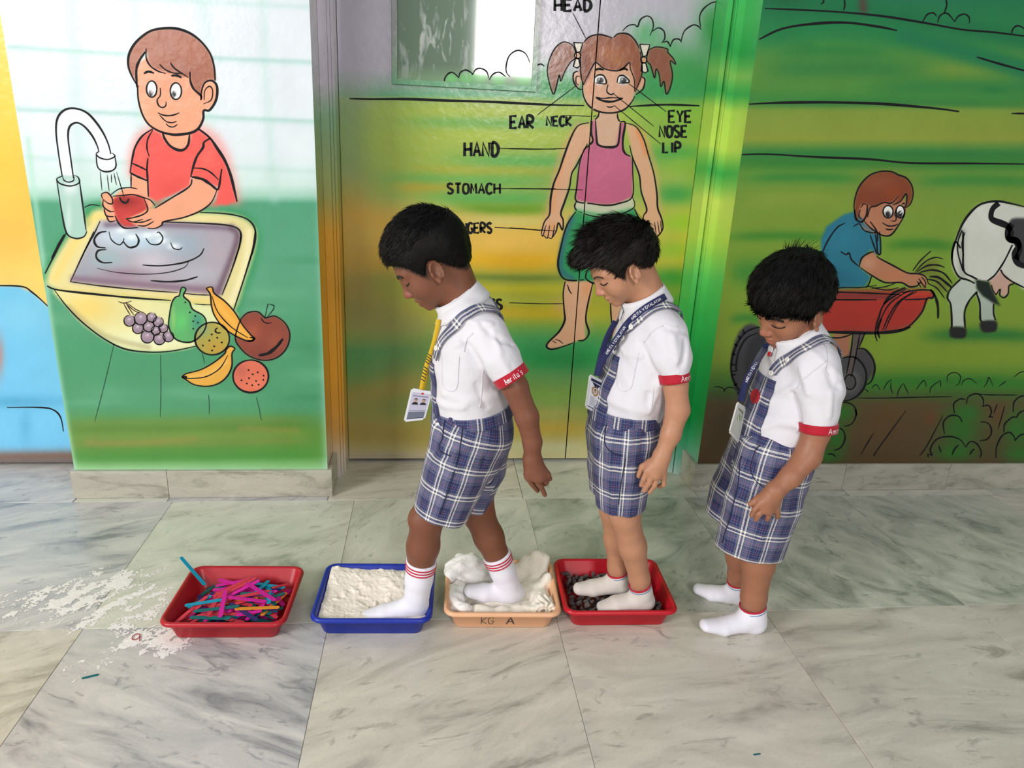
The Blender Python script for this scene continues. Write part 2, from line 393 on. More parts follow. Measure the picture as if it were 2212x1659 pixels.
# --- tap
c.fig = 'painted_tap'
TW = rgb(232, 236, 240)
c.poly([(398, 1130), (375, 990), (358, 840), (370, 750), (420, 700), (490, 695), (560, 725), (620, 790), (665, 860), (695, 930), (708, 985), (635, 980), (620, 930), (590, 870), (540, 810), (490, 785), (445, 810), (435, 880), (450, 1000), (470, 1135)], TW, 2)
c.poly([(615, 990), (625, 1070), (670, 1098), (720, 1090), (742, 1060), (735, 990), (690, 965), (635, 970)], TW, 2)
c.poly([(362, 1145), (395, 1360), (425, 1490), (480, 1525), (535, 1515), (555, 1480), (530, 1320), (508, 1150), (435, 1125)], rgb(170, 205, 192), 2)
c.blob(450, 1200, 60, 60, TW, .8, clip=1); c.blob(440, 1400, 20, 120, rgb(210, 228, 222), .7, clip=1)
c.line([(398, 1130), (375, 990), (358, 840), (370, 750), (420, 700), (490, 695), (560, 725), (620, 790), (665, 860), (695, 930), (708, 985)], 12); c.line([(470, 1140), (450, 1000), (435, 880), (445, 810), (490, 785), (540, 810), (590, 870), (620, 930), (632, 970)], 11)
c.line([(635, 968), (615, 985), (640, 1010), (690, 1020), (735, 1000), (715, 978)], 8); c.line([(615, 990), (625, 1070), (670, 1098), (720, 1090), (742, 1060), (733, 995)], 9)
c.line([(395, 1128), (362, 1145), (385, 1175), (450, 1190), (505, 1170), (500, 1135), (475, 1122)], 8); c.line([(400, 1130), (410, 1155), (440, 1165), (470, 1155), (472, 1130)], 7)
c.line([(362, 1150), (395, 1360), (425, 1490), (480, 1525), (535, 1515), (555, 1480)], 9); c.line([(508, 1160), (530, 1320), (550, 1475)], 9)
for a, b in (((640, 1095), (652, 1220)), ((685, 1118), (698, 1225)), ((712, 1115), (713, 1170)), ((728, 1105), (745, 1185)), ((745, 1100), (795, 1265))): c.line([a, b], 5, .8)
# --- the painted boy
c.fig = 'painted_boy'
SK, RED, RSH = rgb(243, 164, 128), rgb(236, 92, 84), rgb(250, 130, 110)
c.soft([(850, 1100), (860, 960), (960, 840), (1270, 830), (1420, 960), (1510, 1280)], 50, rgb(250, 130, 120), 0.5); c.soft([(1010, 1300), (1200, 1300), (1380, 1310)], 26, rgb(240, 110, 100), 0.5)
c.poly([(975, 825), (910, 870), (865, 940), (845, 1020), (832, 1105), (945, 1160), (945, 1265), (1000, 1290), (1100, 1250), (1215, 1190), (1225, 1130), (1395, 1200), (1375, 1310), (1450, 1315), (1515, 1290), (1490, 1180), (1440, 1030), (1390, 950), (1340, 880), (1270, 825), (1210, 860), (1205, 920), (1140, 955), (1060, 900), (1040, 850)], RED, 4, smooth=False)
c.blob(1100, 1200, 120, 80, rgb(225, 78, 72), .6, clip=1); c.blob(900, 1000, 40, 80, rgb(246, 110, 98), .7, clip=1); c.blob(1330, 1000, 60, 90, rgb(246, 108, 96), .7, clip=1)
c.poly([(1040, 845), (1060, 900), (1140, 955), (1205, 920), (1212, 850)], SK, 2)
c.poly([(838, 1115), (945, 1162), (948, 1262), (990, 1315), (940, 1350), (900, 1400), (735, 1410), (690, 1400), (660, 1330), (650, 1250), (690, 1232), (720, 1262), (780, 1212), (838, 1200)], SK, 3, smooth=False)
c.poly([(1228, 1140), (1290, 1145), (1390, 1215), (1360, 1290), (1290, 1350), (1180, 1395), (1050, 1420), (1000, 1458), (920, 1452), (870, 1440), (830, 1400), (900, 1360), (950, 1340), (990, 1330), (1100, 1270), (1210, 1200)], SK, 3, smooth=False)
c.poly([(880, 560), (885, 640), (905, 720), (940, 790), (990, 830), (1050, 850), (1130, 862), (1220, 850), (1270, 820), (1295, 770), (1305, 705), (1340, 700), (1375, 650), (1390, 590), (1385, 540), (1350, 515), (1200, 420), (1000, 350), (900, 400), (872, 470)], SK, 3)
c.blob(1090, 560, 120, 60, rgb(232, 140, 104), .5, clip=1); c.blob(910, 700, 30, 90, rgb(250, 178, 142), .6, clip=1)
HB = rgb(168, 102, 76)
c.poly([(885, 550), (860, 510), (830, 460), (818, 390), (835, 320), (880, 255), (950, 200), (1040, 180), (1120, 180), (1220, 215), (1300, 280), (1350, 350), (1370, 430), (1378, 515), (1330, 515), (1295, 545), (1283, 612), (1240, 570), (1215, 492), (1160, 490), (1090, 470), (1000, 445), (960, 415), (932, 330), (900, 385), (872, 450), (872, 520)], HB, 3)
c.blob(1250, 480, 90, 90, rgb(154, 86, 62), .6, clip=1); c.soft([(1000, 240), (1120, 330), (1190, 460)], 14, rgb(160, 92, 74), .4)
c.ell(970, 570, 33, 52, rgb(248, 246, 248), 1.5, w=8); c.ell(1125, 583, 36, 53, rgb(248, 246, 248), 1.5, w=8)
for x, y in ((964, 598), (1114, 602)): c.ell(x, y, 15, 20, rgb(16, 16, 18), 1); c.ell(x + 3, y - 12, 5, 7, rgb(240, 240, 240), 1)
for P, w in [([(885, 556), (850, 500), (822, 430), (822, 360), (850, 295), (900, 240), (970, 195), (1060, 180), (1140, 185), (1220, 215), (1290, 270), (1345, 345), (1370, 430), (1376, 515)], 14),
             ([(935, 310), (935, 370), (960, 420), (1010, 455), (1060, 470)], 9), ([(930, 330), (890, 390), (872, 450), (876, 560)], 14), ([(1020, 410), (1050, 440), (1100, 465), (1155, 470)], 8), ([(1090, 400), (1120, 440), (1205, 496)], 9),
             ([(1215, 460), (1218, 520), (1240, 570), (1285, 612), (1285, 640)], 12), ([(880, 558), (885, 640), (910, 730), (950, 795), (1010, 835), (1070, 855), (1130, 862), (1220, 850), (1270, 820), (1300, 760), (1303, 707), (1340, 705), (1378, 650), (1390, 590), (1383, 540), (1350, 515), (1310, 530), (1290, 580), (1285, 640)], 14),
             ([(1305, 640), (1310, 580), (1340, 552), (1360, 580), (1350, 640), (1300, 665)], 7), ([(920, 470), (950, 458), (985, 468)], 14), ([(1095, 485), (1130, 483), (1160, 497)], 14), ([(1025, 562), (1025, 610), (1005, 640), (1015, 675), (1040, 688), (1060, 675), (1062, 650)], 8),
             ([(1010, 722), (1050, 738), (1100, 738), (1147, 722)], 9), ([(1020, 735), (1060, 775), (1100, 785), (1130, 775)], 7), ([(1062, 790), (1080, 808), (1110, 812), (1135, 795)], 7), ([(1040, 850), (1055, 890), (1090, 935), (1140, 960), (1180, 955), (1205, 920), (1212, 862)], 15),
             ([(975, 825), (910, 870), (865, 940), (845, 1020), (832, 1105)], 11), ([(978, 830), (945, 890), (940, 950), (955, 1002)], 8), ([(946, 1010), (940, 1080), (945, 1160), (949, 1260)], 10), ([(845, 1045), (890, 1065), (940, 1090)], 10), ([(832, 1105), (880, 1130), (942, 1156)], 12), ([(838, 1110), (838, 1200)], 8),
             ([(1270, 825), (1340, 880), (1390, 950), (1440, 1030), (1475, 1120), (1500, 1220), (1516, 1290)], 16), ([(1345, 885), (1305, 910), (1298, 945), (1260, 1000), (1235, 1070), (1220, 1132)], 13), ([(1235, 1075), (1300, 1080), (1350, 1105), (1397, 1150)], 9), ([(1225, 1132), (1290, 1145), (1340, 1175), (1390, 1217)], 16), ([(1418, 1080), (1402, 1190), (1390, 1217)], 11),
             ([(1228, 1145), (1210, 1195), (1100, 1265), (990, 1332)], 9), ([(1387, 1217), (1355, 1290), (1290, 1345), (1180, 1390), (1050, 1418), (1035, 1440), (990, 1462), (945, 1460)], 9), ([(710, 1245), (760, 1210), (830, 1200), (880, 1210)], 7), ([(720, 1255), (790, 1250), (850, 1245), (910, 1262), (960, 1280), (992, 1316)], 8)]: c.line(P, w)
c.fig = 'painted_washed_apple'
c.poly([(712, 1300), (740, 1262), (790, 1252), (850, 1248), (912, 1262), (942, 1330), (900, 1370), (830, 1400), (870, 1440), (800, 1450), (750, 1410), (722, 1350)], rgb(196, 62, 58), 4)
c.blob(800, 1290, 90, 40, rgb(130, 34, 34), .75, clip=1); c.blob(830, 1400, 60, 40, rgb(214, 78, 70), .7, clip=1)
c.line([(765, 1262), (780, 1290), (810, 1296), (823, 1270)], 12); c.line([(735, 1380), (760, 1430), (800, 1460), (882, 1456)], 9)
c.fig = 'painted_boy'
c.poly([(828, 1400), (900, 1362), (950, 1340), (1010, 1340), (1040, 1420), (1000, 1458), (920, 1452), (868, 1438)], SK, 2)
c.poly([(655, 1240), (690, 1232), (722, 1272), (718, 1310), (730, 1350), (740, 1412), (700, 1415), (672, 1370), (658, 1310), (652, 1270)], SK, 2)
for P, w in [([(655, 1270), (650, 1242), (685, 1232), (715, 1265), (718, 1302), (690, 1300), (655, 1272)], 8), ([(660, 1280), (660, 1320), (700, 1352), (730, 1352)], 8), ([(665, 1335), (680, 1380), (727, 1386)], 8), ([(680, 1382), (700, 1417), (738, 1412)], 8), ([(805, 1400), (850, 1393), (915, 1372), (945, 1340), (920, 1270)], 8), ([(808, 1402), (850, 1420), (915, 1402)], 7), ([(858, 1424), (915, 1420), (970, 1400)], 7), ([(880, 1442), (930, 1445), (985, 1415)], 7)]: c.line(P, w)
# --- fruit
c.tf = (0, 500, 0.3617)
c.fig = 'painted_grapes'
for (x, y, r) in [(773, 533, 33), (840, 520, 38), (905, 513, 28), (945, 540, 30), (823, 578, 32), (888, 568, 32), (975, 577, 27), (930, 592, 27), (880, 628, 38), (952, 642, 34), (1005, 627, 32)]:
    c.ell(x, y, r, r, rgb(146, 124, 142), 1.5); c.blob(x - 3, y - 6, r * .8, r * .6, rgb(176, 158, 172), .8, clip=1); c.blob(x, y - r * .3, 7, 6, rgb(235, 228, 238), .9)
    c.line([(x + r * math.cos(t), y + r * math.sin(t)) for t in np.linspace(-1.0, 4.6, 14)], 6)
for P in ([(738, 430), (760, 470), (778, 500)], [(752, 428), (775, 465), (800, 500)], [(752, 428), (790, 465), (830, 487)], [(760, 428), (810, 465), (860, 487)], [(705, 418), (740, 428), (785, 415)]): c.line(P, 5, col=(.05, .02, .02))
c.fig = 'painted_pear'
P = [(1070, 385), (1085, 335), (1110, 345), (1095, 385), (1130, 420), (1150, 465), (1210, 500), (1232, 545), (1215, 600), (1165, 650), (1110, 662), (1045, 640), (1008, 570), (1012, 500), (1025, 430), (1045, 395)]
c.poly(P, rgb(92, 172, 104), 2); c.blob(1080, 540, 50, 70, rgb(96, 200, 110), .9, clip=1); c.blob(1180, 540, 40, 70, rgb(60, 140, 130), .7, clip=1); c.blob(1035, 520, 14, 80, rgb(150, 200, 110), .8, clip=1); c.line(P + [P[0]], 8, .2)
for q in ((1103, 420), (1162, 502), (1150, 533), (1178, 542), (1150, 578), (1130, 480)): c.line([q, (q[0] + 7, q[1] + 6)], 8, 0)
c.fig = 'painted_apple'
P = [(1440, 520), (1480, 485), (1540, 480), (1585, 515), (1640, 505), (1700, 545), (1730, 610), (1715, 690), (1660, 750), (1580, 770), (1490, 745), (1430, 690), (1405, 640), (1420, 570)]
c.poly(P, rgb(140, 66, 50), 3); c.blob(1510, 600, 60, 60, rgb(176, 88, 60), .7, clip=1); c.blob(1640, 650, 60, 60, rgb(158, 84, 60), .6, clip=1); c.blob(1580, 740, 110, 30, rgb(122, 56, 52), .7, clip=1); c.line(P + [P[0]], 7, .2)
c.line([(1557, 515), (1575, 540), (1600, 548), (1622, 545)], 6); c.line([(1580, 522), (1600, 432), (1636, 442), (1635, 462), (1590, 520)], 6, smooth=False); c.line([(1545, 740), (1600, 728), (1650, 690), (1690, 640)], 17)
c.fig = 'painted_orange'
c.ell(1267, 640, 103, 97, rgb(172, 158, 70), 2); c.blob(1210, 590, 50, 50, rgb(130, 165, 120), .8, clip=1); c.blob(1290, 690, 70, 50, rgb(196, 150, 50), .7, clip=1)
c.line([(1267 + 103 * math.cos(t), 640 + 97 * math.sin(t)) for t in np.linspace(0, 6.28, 26)], 9, .2); c.line([(1300, 575), (1285, 590), (1295, 605), (1318, 605)], 8)
for q in ((1260, 612), (1293, 632), (1246, 648), (1320, 660), (1275, 683), (1207, 678), (1262, 708)): c.line([q, (q[0] + 8, q[1] + 6)], 9, 0)
c.fig = 'painted_banana'
P = [(1230, 340), (1265, 332), (1280, 370), (1340, 415), (1400, 480), (1450, 560), (1500, 620), (1520, 640), (1480, 655), (1400, 620), (1330, 570), (1280, 500), (1262, 440), (1255, 375)]
c.poly(P, rgb(236, 166, 60), 2); c.soft([(1290, 420), (1370, 520), (1460, 620)], 20, rgb(244, 186, 84), .6); c.line(P + [P[0]], 8, .2); c.line([(1265, 385), (1300, 480), (1380, 570), (1480, 635)], 6)
c.line([(1490, 632), (1520, 640), (1500, 655), (1478, 650)], 9)
c.fig = 'painted_banana.2'
P = [(1085, 870), (1110, 850), (1200, 825), (1280, 780), (1340, 730), (1350, 705), (1375, 685), (1402, 700), (1385, 730), (1385, 800), (1360, 860), (1310, 905), (1240, 925), (1160, 915), (1110, 885)]
c.poly(P, rgb(228, 168, 66), 2); c.soft([(1130, 870), (1250, 850), (1350, 780)], 16, rgb(238, 190, 100), .6); c.line(P + [P[0]], 8, .2); c.line([(1100, 878), (1220, 870), (1310, 820), (1360, 740)], 6); c.line([(1085, 872), (1108, 868), (1112, 880)], 12)
c.fig = 'painted_orange.2'
c.ell(1497, 865, 106, 97, rgb(222, 112, 86), 2); c.blob(1440, 830, 50, 50, rgb(190, 96, 84), .7, clip=1); c.blob(1530, 910, 60, 40, rgb(236, 130, 96), .6, clip=1)
c.line([(1497 + 106 * math.cos(t), 865 + 97 * math.sin(t)) for t in np.linspace(-1.8, 4.5, 26)], 10, .3)
for q in ((1480, 825), (1505, 850), (1535, 838), (1570, 858), (1483, 873), (1438, 886), (1525, 890), (1568, 883), (1470, 905), (1502, 915), (1540, 912)): c.line([q, (q[0] + 8, q[1] + 6)], 8, 0)
c.tf = (0, 0, 1)
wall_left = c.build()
# sides of the panel and plain paint above the picture
def post_l(px, py, X, Y, Z): return ramp(py, [(-200, rgb(202, 192, 206)), (180, rgb(196, 186, 198)), (250, rgb(140, 176, 140)), (420, rgb(170, 172, 104)), (500, rgb(222, 166, 56)), (800, rgb(228, 164, 44)), (930, rgb(214, 160, 80)), (985, rgb(214, 196, 176)), (1040, rgb(205, 200, 195))])
painted_box('wall_return', -1.158, -0.342, PANEL_Y + 0.0005, 2.60, 0.10, 1.80, lambda *a: post_l(*a), wall_left)
painted_box('wall_upper', -1.158, -0.342, PANEL_Y, 2.60, 1.80, 2.7, lambda *a: rgb(220, 228, 234), wall_left)

# ================================================================ deep door on the far left (yellow above, blue below)
c = Canvas('door_1', DEEP_Y, -1.95, -1.158, 0.012, 1.80)
c.grad([(-300, rgb(250, 214, 110)), (200, rgb(252, 206, 84)), (480, rgb(250, 196, 90)), (600, rgb(246, 205, 110))])
c.blob(20, 520, 60, 60, rgb(245, 180, 80), .5); c.blob(10, 350, 60, 80, rgb(250, 200, 70), .5)
P = [(-400, 640), (-60, 617), (40, 618), (70, 632), (106, 664), (170, 720), (190, 1020), (-400, 1020)]
c.poly(P, rgb(112, 196, 240), 4, smooth=False); c.blob(40, 680, 90, 50, rgb(130, 206, 242), .6, clip=1); c.blob(40, 868, 120, 16, rgb(70, 160, 205), .7); c.blob(55, 920, 16, 50, rgb(84, 170, 214), .6); c.blob(-4, 770, 14, 50, rgb(190, 130, 120), .9)
c.soft([(-400, 992), (170, 985)], 16, rgb(120, 86, 70), .95); c.soft([(-400, 1005), (170, 1002)], 12, rgb(100, 70, 56), .95)
c.line([(-60, 618), (40, 618), (70, 632), (106, 664)], 3); c.line([(15, 880), (80, 880), (112, 884), (130, 900), (137, 932)], 3)
door_1 = c.build()

# ================================================================ the painted double door
def door_paint(c):
    c.grad([(-300, rgb(186, 180, 196)), (150, rgb(184, 178, 190)), (186, rgb(140, 170, 150)), (205, rgb(100, 165, 120)), (216, rgb(150, 175, 80)), (300, rgb(160, 180, 70)), (420, rgb(150, 175, 80)),
            (470, rgb(205, 180, 90)), (560, rgb(222, 178, 60)), (600, rgb(150, 160, 60)), (680, rgb(175, 170, 50)), (760, rgb(80, 150, 85)), (860, rgb(120, 155, 80)), (930, rgb(175, 160, 80)), (985, rgb(200, 190, 140))])
    G1, G2, YO, YG, TE = rgb(86, 170, 84), rgb(60, 150, 70), rgb(214, 172, 46), rgb(170, 190, 60), rgb(60, 150, 96)
    for (x0, x1, y, w, col, a) in [(860, 1600, 240, 16, rgb(172, 188, 62), .8), (900, 1250, 262, 14, G1, .55), (960, 1220, 288, 16, rgb(172, 192, 66), .7), (1000, 1400, 345, 18, G1, .8), (900, 1200, 365, 12, rgb(176, 172, 56), .7),
                                   (840, 1180, 385, 16, G1, .6), (860, 1000, 402, 14, rgb(184, 160, 54), .8), (940, 1200, 425, 20, G1, .8), (1000, 1190, 448, 14, rgb(100, 150, 30), .85), (1000, 1180, 475, 14, rgb(206, 200, 120), .6),
                                   (1000, 1200, 520, 34, rgb(232, 186, 84), .85), (1010, 1190, 560, 20, rgb(226, 172, 30), .8), (1000, 1230, 596, 8, rgb(110, 130, 50), .8), (1000, 1230, 620, 12, rgb(196, 184, 44), .8), (1050, 1180, 645, 12, rgb(176, 182, 66), .8), (1040, 1250, 672, 16, rgb(204, 172, 32), .8),
                                   (1050, 1320, 745, 44, rgb(50, 150, 84), .85), (1120, 1300, 770, 26, rgb(24, 136, 64), .8), (1080, 1260, 850, 22, rgb(130, 165, 70), .7), (1080, 1260, 890, 16, rgb(170, 165, 80), .7), (1080, 1260, 920, 16, rgb(190, 160, 56), .8), (1080, 1260, 962, 14, rgb(196, 196, 150), .8)]:
        e0 = .22 * (x1 - x0); c.soft([(x0 - e0, y - 2), ((x0 + x1) / 2, y + 5), (x1 + e0, y + 3)], w * 1.1, col, a, fade=.38)
    # the left margin of the door: greyer, then ochre
    c.soft([(760, -200), (760, 180)], 60, rgb(178, 170, 184), .6)
    c.soft([(745, 240), (750, 380)], 60, rgb(140, 165, 120), .75); c.soft([(752, 440), (755, 620)], 70, rgb(192, 160, 76), .75); c.soft([(770, 470), (960, 500)], 36, rgb(206, 162, 62), .7); c.soft([(770, 560), (900, 590)], 30, rgb(196, 160, 60), .6)
    c.soft([(740, 680), (900, 700)], 60, rgb(152, 150, 84), .75); c.soft([(860, 800), (960, 760)], 50, rgb(112, 140, 70), .7); c.soft([(760, 860), (900, 830)], 40, rgb(176, 154, 78), .75); c.soft([(760, 930), (950, 940)], 36, rgb(168, 148, 70), .7)
    c.soft([(750, 985), (950, 988)], 14, rgb(190, 176, 150), .8)
    # right of the girl
    for (x, y, rx, ry, col, a) in [(1480, 160, 120, 80, rgb(50, 145, 66), .95), (1400, 160, 70, 60, rgb(56, 150, 80), .9), (1540, 60, 40, 70, rgb(40, 140, 60), .9), (1450, 240, 120, 16, rgb(130, 180, 62), .9), (1480, 280, 100, 30, rgb(120, 176, 60), .8), (1460, 330, 90, 24, rgb(70, 160, 70), .8), (1480, 360, 60, 20, rgb(130, 180, 60), .7),
                                   (1460, 420, 60, 26, rgb(60, 155, 70), .9), (1470, 480, 80, 34, rgb(150, 190, 50), .95), (1450, 540, 70, 34, rgb(146, 184, 50), .9), (1450, 600, 60, 26, rgb(60, 150, 50), .9), (1450, 660, 60, 34, rgb(70, 160, 60), .9), (1470, 760, 60, 50, rgb(60, 165, 70), .9), (1460, 880, 60, 80, rgb(40, 150, 70), .9)]:
        c.blob(x, y, rx, ry, col, a)
    for (x, y, r) in [(1398, 75, 40), (1440, 110, 30), (1190, 170, 40), (1130, 160, 30)]: c.blob(x, y, r, r * .9, rgb(90, 168, 110), .9)
    c.soft([(1180, 185), (1350, 195), (1560, 180)], 26, rgb(52, 148, 76), .9)
    c.line([(755, 213), (800, 214), (880, 214), (960, 217), (1060, 220), (1180, 226), (1262, 228)], 5, .7); c.line([(1360, 230), (1440, 226), (1522, 229)], 4)
    c.tf = (1100, 0, 0.3376)
    for P in ([(725, 198), (760, 165), (800, 158), (822, 170), (840, 125), (880, 102), (912, 120), (922, 170), (900, 228)], [(915, 200), (955, 178), (990, 200), (995, 245), (975, 275)], [(985, 272), (1010, 265), (1028, 290), (1030, 300)], [(1030, 300), (1050, 255), (1085, 250), (1103, 272)], [(1100, 262), (1120, 200), (1170, 162), (1205, 165), (1230, 190)], [(1225, 175), (1218, 110), (1240, 60), (1290, 20), (1335, 10)],
              [(168, 440), (180, 418), (205, 410), (225, 425)]): c.line(P, 8)
    # girl
    c.fig = 'painted_girl'
    SKN, HAIR, PINK = rgb(216, 166, 130), rgb(142, 78, 50), rgb(196, 98, 132)
    c.soft([(440, 800), (330, 1000), (270, 1250), (230, 1450)], 30, rgb(214, 160, 110), .55); c.soft([(860, 850), (940, 1100), (960, 1400)], 24, rgb(214, 165, 110), .5); c.soft([(330, 1960), (480, 2080)], 60, rgb(214, 160, 120), .45)
    c.poly([(510, 785), (440, 805), (395, 880), (350, 1000), (320, 1090), (280, 1180), (262, 1280), (255, 1370), (220, 1430), (200, 1500), (240, 1520), (290, 1515), (315, 1420), (342, 1470), (345, 1410), (330, 1365), (365, 1240), (400, 1110), (440, 1020), (500, 930), (540, 900)], SKN, 3, smooth=False)
    c.poly([(740, 785), (810, 810), (860, 890), (890, 990), (925, 1110), (945, 1240), (948, 1330), (975, 1400), (982, 1470), (950, 1512), (915, 1490), (890, 1410), (855, 1480), (858, 1390), (880, 1335), (850, 1230), (830, 1120), (790, 1010), (770, 900)], SKN, 3, smooth=False)
    c.soft([(360, 1000), (300, 1200), (280, 1350)], 16, rgb(226, 150, 90), .5); c.soft([(820, 830), (880, 980)], 24, rgb(222, 130, 70), .6); c.soft([(280, 1440), (240, 1500)], 20, rgb(226, 150, 80), .6)
    c.poly([(565, 700), (570, 745), (530, 775), (545, 900), (570, 940), (620, 945), (685, 935), (705, 880), (710, 785), (695, 740), (690, 700)], rgb(210, 168, 140), 3, smooth=False)
    c.poly([(525, 775), (550, 775), (562, 920), (590, 940), (640, 945), (685, 930), (712, 780), (740, 785), (725, 900), (735, 970), (775, 1000), (790, 1050), (788, 1260), (700, 1300), (620, 1312), (520, 1300), (430, 1285), (430, 1200), (445, 1060), (475, 960), (520, 930), (535, 880)], PINK, 3, smooth=False)
    c.blob(620, 1060, 130, 90, rgb(206, 104, 140), .6, clip=1); c.blob(480, 1180, 40, 120, rgb(180, 90, 122), .5, clip=1)
    c.poly([(430, 1285), (520, 1302), (620, 1314), (700, 1302), (790, 1262), (802, 1310), (780, 1350), (700, 1375), (600, 1385), (500, 1375), (430, 1350), (418, 1320)], rgb(196, 198, 170), 3, smooth=False); c.soft([(430, 1345), (600, 1375), (780, 1340)], 16, rgb(90, 170, 110), .8)
    c.poly([(425, 1350), (500, 1375), (600, 1388), (700, 1378), (800, 1335), (840, 1420), (880, 1560), (890, 1700), (840, 1790), (720, 1800), (640, 1760), (560, 1810), (480, 1810), (400, 1795), (330, 1770), (310, 1690), (330, 1560), (370, 1440)], rgb(46, 144, 88), 4, smooth=False)
    c.soft([(400, 1400), (345, 1560), (330, 1720), (400, 1780)], 22, rgb(50, 104, 124), .8); c.soft([(800, 1400), (860, 1580)], 18, rgb(50, 104, 124), .7)
    c.poly([(355, 1800), (345, 1880), (352, 1990), (355, 2060), (330, 2110), (280, 2160), (240, 2200), (245, 2232), (300, 2228), (350, 2215), (440, 2180), (490, 2170), (480, 2080), (500, 1980), (530, 1880), (535, 1800)], SKN, 3, smooth=False); c.blob(500, 1850, 40, 70, rgb(222, 150, 100), .7, clip=1); c.blob(400, 2150, 80, 40, rgb(214, 160, 124), .6, clip=1)
    c.poly([(640, 1790), (650, 1900), (650, 2000), (660, 2090), (640, 2150), (780, 2170), (790, 2050), (780, 1900), (790, 1795)], SKN, 3, smooth=False)
    c.poly([(470, 500), (470, 590), (490, 650), (530, 700), (590, 720), (680, 722), (740, 700), (785, 650), (810, 590), (860, 560), (870, 500), (845, 485), (800, 400), (560, 400), (460, 450), (415, 470), (412, 520), (440, 565)], rgb(214, 162, 132), 3)
    c.blob(520, 540, 40, 70, rgb(224, 146, 110), .6, clip=1); c.blob(650, 560, 80, 60, rgb(214, 168, 142), .6, clip=1)
    c.poly([(480, 540), (455, 470), (455, 340), (480, 270), (520, 232), (580, 222), (640, 235), (665, 242), (700, 215), (760, 218), (805, 260), (838, 330), (850, 420), (845, 500), (805, 585), (800, 500), (770, 400), (740, 440), (680, 452), (610, 440), (556, 400), (530, 450), (500, 520)], HAIR, 3)
    c.blob(640, 340, 130, 60, rgb(170, 104, 66), .8, clip=1); c.blob(690, 400, 60, 40, rgb(176, 112, 60), .6, clip=1); c.blob(480, 400, 20, 80, rgb(120, 62, 40), .6, clip=1)
    for P in ([(420, 320), (400, 285), (350, 268), (305, 295), (270, 350), (245, 430), (250, 500), (280, 600), (300, 560), (320, 480), (330, 520), (350, 470), (390, 400), (430, 365)], [(890, 320), (940, 300), (1010, 312), (1015, 335), (1050, 375), (1065, 412), (1030, 390), (1045, 480), (1030, 560), (1005, 602), (990, 520), (970, 555), (960, 480), (940, 440), (930, 500), (905, 420), (880, 385)]):
        c.poly(P, rgb(138, 82, 58), 3, smooth=False); c.line(P + [P[0]], 7, .3)
    for P in ([(412, 272), (470, 275), (455, 330), (430, 335)], [(425, 370), (410, 425), (435, 435), (455, 420), (445, 375)], [(835, 283), (900, 285), (880, 355), (855, 362)], [(850, 400), (845, 455), (870, 467), (888, 455), (875, 405)]):
        c.poly(P, rgb(218, 208, 190), 2, smooth=False); c.line(P + [P[0]], 9, .2, smooth=False)
    for x, y in ((437, 355), (861, 383)): c.ell(x, y, 20, 20, rgb(204, 150, 110), 2, w=7)
    for x in (580, 728): c.ell(x, 512, 38, 32, rgb(244, 240, 240), 1.5); c.ell(x + 2, 515, 22, 22, rgb(20, 16, 18), 1); c.ell(x - 6, 505, 6, 6, rgb(240, 240, 240), 1)
